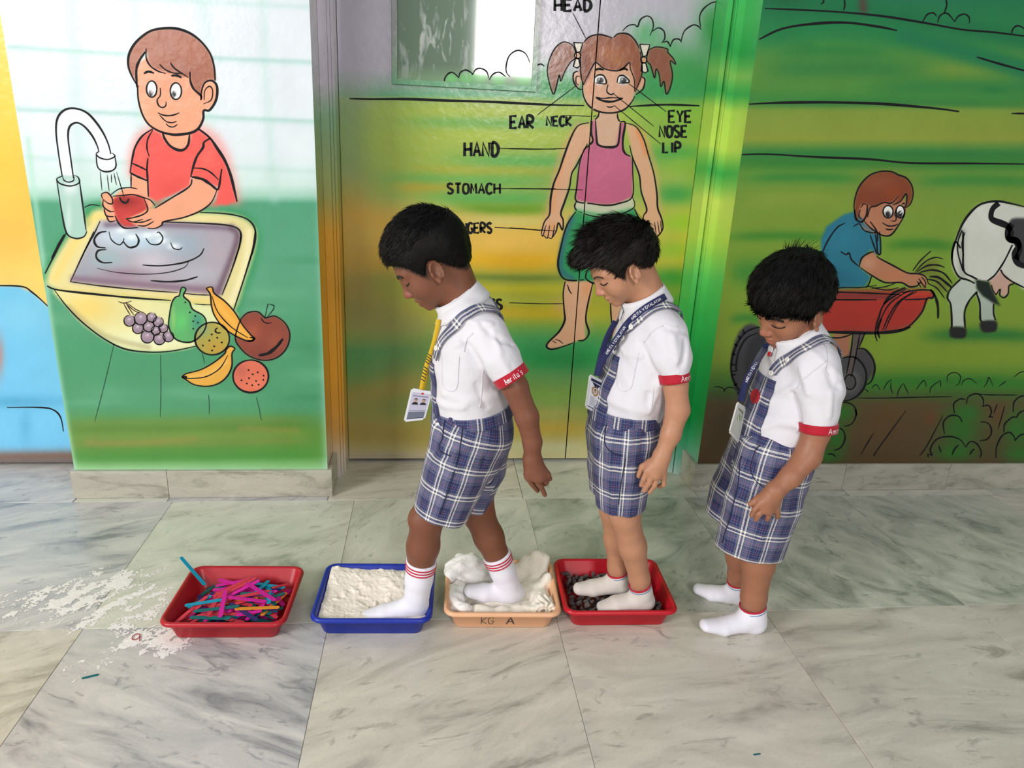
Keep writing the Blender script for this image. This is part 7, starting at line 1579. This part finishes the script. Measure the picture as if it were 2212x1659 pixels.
spec2 = dict(Y0=1.60, seed=2, label='smiling boy with tousled dark brown hair standing in the tray of stones', root_px=(1350, 1320, 0),
    skin=SKIN2, lip=rgb(190, 110, 104), brow=M_BROW, brow_w=.0044, hair='tousled', fade=.012, hair_mat=M_HAIRB, hair_t=.012, head=(1344, 564), head_s=.87, pitch=38, yaw=0, roll=0, smile=.8,
    hair_add=[((.050, 0, .070), (.045, .055, .034)), ((.072, 0, .074), (.022, .040, .014)), ((.0, 0, .085), (.055, .05, .035)), ((.03, .01, .104), (.022, .028, .018)), ((-.046, 0, -.008), (.042, .058, .048))],
    strands=[('forward', ANY, 2200, .016, (.30, .0), .0028, (-.06, 0, .07)), ('forward', lambda q: (q[:, 2] > .045), 2400, .030, (.35, -.12), .0032, (-.07, 0, .06)), ('forward', lambda q: (q[:, 0] > .075) & (q[:, 2] > .03), 420, .030, (.14, .05), .0024, (-.07, 0, .06)), ('up', lambda q: (q[:, 0] > .0) & (q[:, 0] < .06) & (q[:, 2] > .085), 420, .022, (1.0, .0), .003, (-.02, 0, .09)), ('down', lambda q: q[:, 2] < .04, 900, .010, (.15, 0), .0022, (-.05, 0, .08))],
    neck=(1406, 668), torso=[(1402, 664, 0, 40, .062), (1404, 700, 0, 62, .100), (1398, 745, 0, 72, .110), (1385, 800, 0, 74, .104), (1366, 850, 0, 74, .102), (1351, 900, 0, 74, .100)],
    sleeve_near=[(1438, 722, -.075, 46, .048), (1450, 772, -.100, 45, .045), (1457, 824, -.112, 30, .036)], sleeve_far=[(1430, 722, .075, 46, .048), (1436, 772, .100, 42, .045), (1440, 824, .11, 30, .036)],
    arm_near=[(1445, 730, -.08, 31), (1459, 830, -.112, 26), (1464, 885, -.120, 25), (1449, 938, -.130, 21), (1430, 985, -.136, 17)],
    hand_near=dict(mcp=[(1398, 1017, -.146), (1410, 1023, -.150), (1421, 1028, -.149), (1433, 1029, -.144)],
        fingers=[[(1398, 1017, -.146), (1391, 1034, -.145), (1385, 1048, -.137)], [(1410, 1023, -.150), (1402, 1044, -.148), (1391, 1060, -.138)], [(1421, 1028, -.149), (1414, 1048, -.147), (1403, 1063, -.137)], [(1433, 1029, -.144), (1434, 1046, -.140), (1424, 1051, -.128)]],
        thumb=[(1403, 1000, -.132), (1388, 1008, -.128), (1380, 1028, -.124)]),
    arm_far=[(1430, 730, .08, 31), (1440, 830, .110, 26), (1440, 885, .118, 25), (1415, 938, .118, 20), (1390, 980, .112, 17)],
    hand_far=dict(mcp=[(1368, 1008, .112), (1376, 1014, .116), (1384, 1017, .116), (1392, 1016, .113)], fingers=[[(1368, 1008, .112), (1360, 1024, .11), (1360, 1036, .102)], [(1376, 1014, .116), (1370, 1032, .114), (1370, 1044, .106)], [(1384, 1017, .116), (1381, 1034, .114), (1380, 1046, .106)], [(1392, 1016, .113), (1392, 1030, .111), (1390, 1040, .105)]], thumb=[(1380, 990, .1), (1366, 1000, .095), (1362, 1014, .093)]),
    leg_near=[(1362, 940, -.045, 48), (1350, 1115, -.040, 31), (1366, 1180, -.034, 29), (1381, 1248, -.027, 21), (1387, 1285, -.024, 19)], leg_far=[(1350, 940, .045, 48), (1328, 1105, .045, 30), (1333, 1165, .045, 27), (1334, 1225, .045, 20), (1338, 1250, .045, 18)],
    knees=[(1336, 1112, -.045, .022), (1316, 1100, .045, .022)],
    foot_near=[(1395, 1300, -.022, 19), (1370, 1298, -.022, 20), (1330, 1305, -.022, 16), (1298, 1312, -.022, 9)], foot_far=[(1342, 1265, .045, 17), (1318, 1263, .045, 19), (1280, 1270, .045, 16), (1250, 1272, .045, 12)],
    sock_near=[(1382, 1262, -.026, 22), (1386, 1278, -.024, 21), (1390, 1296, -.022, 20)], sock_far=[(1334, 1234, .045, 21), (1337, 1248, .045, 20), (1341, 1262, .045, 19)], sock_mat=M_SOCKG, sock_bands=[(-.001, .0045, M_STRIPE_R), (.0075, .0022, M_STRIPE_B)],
    bounds_lo=(.26, 1.39, .0), bounds_hi=(.68, 1.80, 1.08), shirt_lo=(.30, 1.42, .52), shirt_hi=(.70, 1.79, .92),
    folds=[([(1382, 742), (1392, 760), (1412, 800), (1432, 830)], -.006, .007), ([(1440, 710), (1465, 715), (1485, 722)], -.003, .005), ([(1420, 830), (1418, 850), (1405, 880)], .004, .009), ([(1310, 860), (1350, 878), (1400, 888)], .005, .010), ([(1455, 730), (1462, 780)], .003, .007), ([(1480, 740), (1472, 790)], -.004, .007), ([(1340, 745), (1350, 765), (1385, 770)], .003, .006), ([(1400, 850), (1402, 885)], -.003, .006)],
    cuff_text_th=-1.45, cuff_adv=.0105, cuff_dir=1, collar=[(1401, 668), (1386, 633)], collar_r=[(.054, .054), (.051, .049)], collar_tip=.010,
    pelvis=[(1351, 876, 0, 77, .100), (1347, 935, 0, 80, .112), (1345, 965, 0, 76, .104)],
    short_near=[(1352, 940, -.042, 74, .070), (1346, 1016, -.048, 64, .068), (1340, 1092, -.05, 53, .062)], short_far=[(1338, 940, .042, 70, .070), (1332, 1000, .048, 62, .068), (1326, 1058, .05, 53, .062)],
    short_folds=[([(1318, 895), (1312, 960), (1322, 1060), (1325, 1090)], .004, .006), ([(1365, 905), (1362, 950), (1355, 1000)], .004, .007), ([(1378, 895), (1382, 935)], .005, .007), ([(1300, 900), (1296, 980)], -.003, .006), ([(1390, 950), (1380, 1040)], -.003, .008)],
    pockets=[('pocket_edge', [(1312, 905), (1306, 950), (1318, 975), (1345, 985)]), ('side_seam', [(1352, 990), (1342, 1040), (1336, 1090)])], waistband=[(1349, 898, 0, 80, .106), (1352, 874, 0, 79, .103)], short_lo=(.26, 1.44, .22), short_hi=(.60, 1.77, .66), uvo=.11,
    bib=[(1340, 885, 0), (1368, 760, 0), .062, .048], straps=[([(1330, 752), (1346, 722), (1370, 700), (1395, 680), (1420, 665), (1442, 664)], [(1472, 690, -.02), (1478, 750, .02), (1458, 830, .05)], .024), ([], [(1325, 752, .045), (1350, 700, .058), (1390, 664, .058), (1440, 660, .035), (1468, 715, 0), (1474, 770, -.03), (1462, 840, -.05)], .024)],
    buttons=[((1345, 730), M_BUTTON), ((1364, 706), M_BUTTON), ((1330, 745), M_BUTTON)], seams=[('pocket_edge', [(1340, 760), (1336, 800), (1335, 840), (1362, 841), (1372, 800), (1381, 763)], .0022), ('armhole_seam', [(1432, 704), (1410, 716), (1392, 740)], .0025), ('yoke_seam', [(1436, 700), (1450, 704), (1464, 706)], .002), ('side_seam', [(1412, 835), (1410, 860), (1405, 885)], .0022)])

spec3 = dict(Y0=1.58, seed=3, label='boy with a thick black bowl cut waiting on the marble floor behind the stone tray', root_px=(1590, 1360, 0),
    skin=SKIN3, lip=rgb(180, 104, 88), brow=M_LASH, hair='bowl', fade=.012, hair_mat=M_HAIR, hair_t=.014, head=(1713, 650), head_s=.985, pitch=31, yaw=12, roll=-10,
    hair_add=[((.040, 0, .060), (.056, .064, .046)), ((-.004, 0, .070), (.086, .074, .054))],
    strands=[('down', ANY, 2600, .020, (.10, .0), .0030, (-.05, 0, .085)), ('down', lambda q: (q[:, 2] < .045) & (q[:, 0] > .0), 1500, .020, (.02, .0), .0034, (-.05, 0, .09)), ('up', lambda q: (q[:, 0] < -.02) & (q[:, 0] > -.06) & (q[:, 2] > .085) & (np.abs(q[:, 1]) < .03), 60, .028, (.8, -.2), .0018, (-.01, 0, .09)), ('down', lambda q: q[:, 2] > .03, 1500, .024, (.16, .0), .003, (-.05, 0, .085))],
    neck=(1732, 742), torso=[(1728, 735, 0, 42, .064), (1734, 775, 0, 66, .104), (1722, 822, 0, 77, .112), (1704, 872, 0, 78, .106), (1684, 918, 0, 76, .104), (1670, 955, 0, 75, .102)],
    sleeve_near=[(1762, 790, -.078, 50, .050), (1772, 845, -.105, 50, .048), (1766, 930, -.118, 37, .041)], sleeve_far=[(1758, 790, .078, 50, .050), (1762, 845, .105, 46, .048), (1760, 925, .115, 37, .041)],
    arm_near=[(1768, 800, -.085, 33), (1764, 930, -.118, 29), (1745, 985, -.128, 28), (1708, 1030, -.148, 23), (1674, 1060, -.156, 19)],
    hand_near=dict(s=1.06, mcp=[(1641, 1089, -.164), (1650, 1099, -.167), (1663, 1105, -.165), (1677, 1103, -.160)],
        fingers=[[(1641, 1089, -.164), (1630, 1101, -.165), (1624, 1113, -.158)], [(1650, 1099, -.167), (1640, 1111, -.167), (1633, 1122, -.159)], [(1663, 1105, -.165), (1660, 1115, -.163), (1658, 1122, -.155)], [(1677, 1103, -.160), (1680, 1111, -.157), (1680, 1117, -.150)]],
        thumb=[(1652, 1068, -.152), (1637, 1077, -.152), (1621, 1089, -.152)]),
    arm_far=[(1758, 800, .085, 33), (1758, 930, .115, 29), (1740, 985, .122, 27), (1700, 1025, .122, 22), (1672, 1045, .118, 18)],
    hand_far=dict(mcp=[(1650, 1066, .118), (1656, 1072, .122), (1664, 1076, .122), (1672, 1075, .118)], fingers=[[(1650, 1066, .118), (1640, 1078, .116), (1638, 1088, .108)], [(1656, 1072, .122), (1648, 1086, .12), (1646, 1096, .112)], [(1664, 1076, .122), (1658, 1090, .12), (1656, 1100, .112)], [(1672, 1075, .118), (1670, 1088, .116), (1668, 1096, .11)]], thumb=[(1664, 1052, .108), (1650, 1058, .1), (1642, 1068, .098)]),
    leg_near=[(1680, 1010, -.06, 50), (1645, 1165, -.06, 37), (1638, 1215, -.06, 34), (1628, 1290, -.06, 26), (1626, 1328, -.06, 23)], leg_far=[(1655, 1000, .06, 50), (1602, 1150, .06, 34), (1600, 1200, .06, 30), (1598, 1245, .06, 24), (1598, 1272, .06, 21)],
    knees=[(1630, 1165, -.06, .026)],
    foot_near=[(1632, 1342, -.066, 22), (1605, 1343, -.067, 23), (1562, 1353, -.070, 18), (1524, 1351, -.074, 12)], foot_far=[(1600, 1284, .06, 18), (1575, 1284, .068, 18), (1537, 1281, .084, 15), (1508, 1272, .100, 11)],
    sock_near=[(1626, 1307, -.06, 26), (1627, 1325, -.06, 25), (1630, 1343, -.06, 24)], sock_far=[(1596, 1254, .06, 23), (1598, 1270, .06, 22), (1600, 1284, .06, 20)], sock_mat=M_SOCK, sock_bands=[(-.001, .0045, M_STRIPE_R), (.0085, .0022, M_STRIPE_B)],
    bounds_lo=(.52, 1.38, .0), bounds_hi=(1.06, 1.78, 1.06), shirt_lo=(.60, 1.40, .46), shirt_hi=(1.09, 1.79, .84),
    folds=[([(1712, 850), (1722, 880), (1728, 915)], -.006, .007), ([(1752, 760), (1782, 785), (1815, 815)], .003, .006), ([(1790, 800), (1800, 830), (1810, 835)], -.005, .007), ([(1640, 925), (1680, 912), (1715, 918)], .005, .009), ([(1650, 905), (1690, 895)], .003, .007), ([(1730, 800), (1745, 850)], .003, .007), ([(1655, 870), (1690, 850), (1715, 835)], .003, .008), ([(1795, 850), (1792, 900)], .003, .006)],
    cuff_text_th=-1.55, cuff_adv=.0115, cuff_dir=1, collar=[(1730, 746), (1717, 711)], collar_r=[(.060, .064), (.055, .054)], collar_tip=.012,
    pelvis=[(1670, 930, 0, 77, .103), (1665, 990, 0, 86, .114), (1660, 1020, 0, 84, .108)],
    short_near=[(1674, 985, -.045, 80, .072), (1648, 1085, -.056, 82, .076), (1618, 1187, -.06, 74, .072)], short_far=[(1645, 980, .045, 76, .072), (1608, 1058, .056, 72, .076), (1582, 1118, .06, 62, .072)],
    short_folds=[([(1632, 955), (1622, 1010), (1630, 1040), (1660, 1060)], -.004, .006), ([(1600, 1000), (1590, 1080), (1570, 1160)], .004, .007), ([(1705, 980), (1700, 1030)], .004, .008), ([(1735, 1000), (1715, 1090)], -.004, .008), ([(1650, 1130), (1640, 1190)], .003, .008)],
    pockets=[('pocket_edge', [(1642, 962), (1626, 990), (1622, 1015), (1634, 1040), (1662, 1060), (1690, 1075)]), ('fly_seam', [(1602, 985), (1594, 1050), (1578, 1120), (1560, 1172)])], waistband=[(1669, 954, 0, 81, .109), (1671, 930, 0, 79, .106)], short_lo=(.54, 1.40, .14), short_hi=(.96, 1.77, .60), uvo=.23,
    bib=[(1660, 940, 0), (1690, 810, 0), .064, .050], straps=[([(1672, 806), (1690, 785), (1715, 770), (1745, 752), (1770, 738), (1792, 738)], [(1812, 775, -.02), (1815, 830, .02), (1790, 900, .05)], .025), ([(1642, 745), (1648, 725)], [(1700, 722, .06), (1750, 722, .045), (1795, 770, 0), (1808, 830, -.03), (1795, 900, -.05)], .025)],
    buttons=[((1702, 777), M_BUTTON), ((1667, 806), M_BUTTON), ((1640, 752), M_BUTTON), ((1663, 765), M_BUTRED)], badge=True, seams=[('armhole_seam', [(1785, 780), (1745, 812), (1715, 850)], .0025), ('shoulder_seam', [(1780, 745), (1784, 790), (1790, 810)], .0022)])
import time as _t
BOYS = []
for sp_ in (spec1, spec2, spec3):
    _t0 = _t.time(); BOYS.append(build_boy(sp_)); print('boy', _t.time() - _t0)
# ================================================================ identity cards on lanyards (they hang from the boys' necks)
def quad_map(Q):
    Q = np.array(Q, float); n = unit(np.cross(Q[1] - Q[0], Q[3] - Q[0])); 
    if n @ (O_CAM - Q[0]) < 0: n = -n
    return lambda x, y, o_=0.0: (Q[0] * (1 - x) + Q[1] * x) * (1 - y) + (Q[3] * (1 - x) + Q[2] * x) * y + n * o_
def flat_print(name, fn, poly, mat_, parent, o_=.0019):
    me = bpy.data.meshes.new(name); me.from_pydata([tuple(fn(x, y, o_)) for x, y in poly], [], [tuple(range(len(poly)))]); me.update(); me.materials.append(mat_)
    ob = bpy.data.objects.new(name, me); COL.objects.link(ob); ob.parent = parent; return ob
def rect(x0, y0, x1, y1): return [(x0, y0), (x1, y0), (x1, y1), (x0, y1)]
def blob_poly(cx, cy, rx, ry, n=14): return [(cx + rx * math.cos(t), cy + ry * math.sin(t)) for t in np.linspace(0, 2 * math.pi, n, endpoint=False)]
PR = {k: mat('print_' + k, tuple(lin(c)), .5) for k, c in dict(white=rgb(226, 226, 232), lav=rgb(196, 192, 212), grey=rgb(110, 116, 134), navy=rgb(34, 38, 74), skin=rgb(190, 150, 128), black=rgb(26, 26, 30), red=rgb(210, 50, 60), tan=rgb(176, 140, 100), clear=rgb(196, 198, 190), olive=rgb(120, 124, 96), green=rgb(120, 150, 90)).items()}
M_HOLDER = mat('clear_card_holder', tuple(lin(rgb(214, 214, 210))), .18, .6, coat=.5)
def card_slab(name, fn, mat_, parent, t=.0018, x0=0, x1=1, y0=0, y1=1):
    V = [fn(x, y, s) for s in (-t, t) for x, y in rect(x0, y0, x1, y1)]
    F = [(3, 2, 1, 0), (4, 5, 6, 7)] + [(k, (k + 1) % 4, 4 + (k + 1) % 4, 4 + k) for k in range(4)]
    me = bpy.data.meshes.new(name); me.from_pydata([tuple(v) for v in V], [], F); me.update()
    bm = bmesh.new(); bm.from_mesh(me); bmesh.ops.recalc_face_normals(bm, faces=bm.faces); bmesh.ops.bevel(bm, geom=[e for e in bm.edges if e.calc_length() < .006], offset=.004, segments=3, affect='EDGES'); bm.to_mesh(me); bm.free()
    return link(name, me, mat_, parent)
def hang_ribbon(name, C, w, mat_, parent, n=8, facing=None):
    C = spline(np.array(C), n); T = np.gradient(C, axis=0); T /= np.linalg.norm(T, axis=1)[:, None]
    N = (O_CAM - C); N = N / np.linalg.norm(N, axis=1)[:, None]
    if facing is not None: N = np.tile(unit(facing), (len(C), 1))
    S = np.cross(N, T); S /= np.linalg.norm(S, axis=1)[:, None]
    G = ribbon_grid(C, S, w, 3); ob = sheet(name, G, mat_, parent, .0012)
    return ob, C, S, np.cross(T, S)
def ribbon_text(s, C, S, start, h, adv, w, mat_, parent, flip=1):
    L = np.concatenate([[0], np.cumsum(np.linalg.norm(np.diff(C, axis=0), axis=1))])
    T = np.gradient(C, axis=0); T /= np.linalg.norm(T, axis=1)[:, None]
    def place(x, y):
        l = start + x; c = np.array([np.interp(l, L, C[:, k]) for k in range(3)]); sd = unit(np.array([np.interp(l, L, S[:, k]) for k in range(3)]))
        nr = unit(O_CAM - c); return c + sd * flip * (y - h / 2) + nr * .0014
    return stroke_text('lettering', s, place, h, adv, w, mat_, parent)
# boy 1: yellow lanyard, white card with two portraits
b = BOYS[0]
lan = empty('identity_card', tuple(b.B(905, 840, -.015))); tag(lan, 'white identity card with two portraits hanging from a yellow lanyard', 'identity card')
def under(par, ob): ob.parent = par; ob.matrix_parent_inverse = Matrix.Translation(-Vector(par.location)); return ob
C = [b.B(947, 690, -.046), b.B(944, 712, -.046), b.B(934, 752, -.034), b.B(920, 795, -.024), b.B(910, 842, -.017)]
ob, Cc, Sc, _ = hang_ribbon('lanyard_strap', C, .0105, M_YELRIB, None); under(lan, ob); st1 = ob
L1 = len(Cc)
for k in np.linspace(.60, .90, 9):
    i_ = int(k * (L1 - 1)); c0 = Cc[i_] + unit(O_CAM - Cc[i_]) * .0012; T_ = unit(Cc[i_ + 1] - Cc[i_ - 1]); s_ = Sc[i_]
    me = bpy.data.meshes.new('strap_mark'); me.from_pydata([tuple(c0 + s_ * a * .0050 + T_ * d * .0012 + T_ * a * .002) for a, d in ((-1, -1), (1, -1), (1, 1), (-1, 1))], [], [(0, 1, 2, 3)]); me.update(); me.materials.append(PR['black'])
    o2 = bpy.data.objects.new('strap_mark', me); COL.objects.link(o2); o2.parent = st1
ob, _, _, _ = hang_ribbon('lanyard_strap', [b.B(948, 692, .045), b.B(942, 730, .040), b.B(928, 775, .02), b.B(912, 842, -.012)], .0115, M_YELRIB, None); under(lan, ob)
fn = quad_map([b.B(889, 838, -.020), b.B(934, 846, -.010), b.B(917, 906, -.010), b.B(872, 911, -.020)])
cd = under(lan, card_slab('card', fn, PR['white'], None))
for nm, P_, m_ in [('print', rect(.08, .10, .92, .93), 'lav'), ('print', rect(.14, .19, .86, .215), 'grey'), ('logo', blob_poly(.56, .11, .06, .035), 'red'), ('print', rect(.1, .70, .9, .92), 'grey'), ('print', rect(.12, .655, .88, .67), 'grey'), ('print', rect(.12, .90, .88, .915), 'black')]: flat_print(nm, fn, P_, PR[m_], cd, .0021 if nm == 'print' and m_ == 'lav' else .0023)
for cx in (.32, .70):
    flat_print('portrait', fn, blob_poly(cx, .335, .075, .055), PR['skin'], cd, .0025); flat_print('portrait', fn, [(cx - .08, .33), (cx - .07, .285), (cx, .27), (cx + .07, .285), (cx + .08, .33), (cx + .05, .30), (cx - .05, .30)], PR['black'], cd, .0027)
    flat_print('portrait', fn, [(cx - .16, .47), (cx - .10, .40), (cx, .39), (cx + .10, .40), (cx + .16, .47)], PR['black'], cd, .0025)
# boy 2: navy lanyard with the school name, printed card in a clear holder
b = BOYS[1]
lan = empty('identity_card', tuple(b.B(1286, 815, -.02))); tag(lan, 'printed identity card in clear holder against plaid bib on a navy lanyard', 'identity card')
def over(bb, P_, off=.012): return bb.shirt_f.hit(P_, off)
up = over(b, [(1438, 640), (1416, 652), (1393, 666), (1370, 684), (1352, 703)], .0125)
lowp = [b.B(1335, 728, -.060), b.B(1318, 752, -.045), b.B(1302, 778, -.034), b.B(1290, 812, -.026)]
C = np.concatenate([np.array(lowp)[::-1], up[::-1]])
ob, Cc, Sc, _ = hang_ribbon('lanyard_strap', C, .0150, M_NAVYRIB, None); under(lan, ob)
L = np.sum(np.linalg.norm(np.diff(Cc, axis=0), axis=1)); s_all = 'AMRITA VIDYALAYAM'
n_up = np.linalg.norm(np.diff(Cc, axis=0), axis=1).cumsum()
ln = text_len(s_all, .0054); t_ = ribbon_text(s_all, Cc, Sc, L - ln - .016, .0066, .0054, .00075, M_THREAD, None, -1); t_.parent = ob
t_ = ribbon_text(s_all, Cc, Sc, max(.012, L - 2 * ln - .040), .0066, .0054, .00075, M_THREAD, None, -1); t_.parent = ob
ob, _, _, _ = hang_ribbon('lanyard_strap', [b.B(1289, 812, -.014), b.B(1298, 770, .005), b.B(1312, 728, .03), b.B(1330, 694, .048)], .0140, M_NAVYRIB, None); under(lan, ob)
fn = quad_map([b.B(1274, 808, -.034), b.B(1302, 822, -.012), b.B(1292, 896, -.012), b.B(1264, 880, -.034)])
cd = under(lan, card_slab('card_holder', fn, M_HOLDER, None))
for nm, P_, m_ in [('print', rect(.08, .06, .92, .95), 'white'), ('print', rect(.1, .08, .9, .16), 'navy'), ('print', [(.2, .17), (.85, .19), (.55, .34)], 'navy'), ('print', [(.22, .34), (.5, .24), (.78, .36), (.72, .5), (.5, .56), (.28, .48)], 'tan'), ('portrait', blob_poly(.5, .40, .14, .09), 'white'), ('portrait', blob_poly(.5, .41, .08, .055), 'skin'), ('portrait', blob_poly(.5, .365, .08, .025), 'black')]: flat_print(nm, fn, P_, PR[m_], cd, {'white': .0021, 'navy': .0023, 'tan': .0023}.get(m_, .0025) + (.0003 if nm == 'portrait' else 0))
for k in range(6): flat_print('print', fn, rect(.2, .60 + k * .045, .55 + .25 * ((k * 37) % 10) / 10, .612 + k * .045), PR['grey'], cd, .0024)
flat_print('print', fn, rect(.1, .90, .6, .925), PR['navy'], cd, .0024)
# boy 3: navy lanyard, cloudy clear holder seen edge-on
b = BOYS[2]
lan = empty('identity_card', tuple(b.B(1600, 866, -.03))); tag(lan, 'cloudy plastic card holder on a navy lanyard over a red bib badge', 'identity card')
up = over(b, [(1662, 738), (1652, 752)], .012)
C = np.concatenate([np.array([b.B(1600, 868, -.034), b.B(1607, 838, -.044), b.B(1618, 812, -.052), b.B(1632, 786, -.056)]), up[::-1]])
ob, Cc, Sc, _ = hang_ribbon('lanyard_strap', C, .0150, M_NAVYRIB, None); under(lan, ob)
L = np.sum(np.linalg.norm(np.diff(Cc, axis=0), axis=1)); t_ = ribbon_text(s_all, Cc, Sc, .056, .0066, .0054, .00075, M_THREAD, None, -1) if L > .056 + text_len(s_all, .0054) else ribbon_text(s_all, Cc, Sc, max(.004, L - text_len(s_all, .0050)), .0066, .0050, .00075, M_THREAD, None, -1); t_.parent = ob
fn = quad_map([b.B(1593, 868, -.045), b.B(1610, 880, -.012), b.B(1594, 958, -.012), b.B(1575, 934, -.045)])
cd = under(lan, card_slab('card_holder', fn, M_HOLDER, None))
flat_print('print', fn, rect(.12, .10, .88, .9), PR['clear'], cd, .0021); flat_print('print', fn, [(.2, .14), (.8, .15), (.75, .5), (.5, .62), (.25, .5)], PR['olive'], cd, .0023); flat_print('print', fn, blob_poly(.45, .4, .18, .12), PR['green'], cd, .0025)
clip = under(lan, link('clip', box_mesh('clip', *[v for k in range(3) for v in (b.B(1601, 862, -.03)[k] - .004, b.B(1601, 862, -.03)[k] + .004)], .001), M_HOLDER))
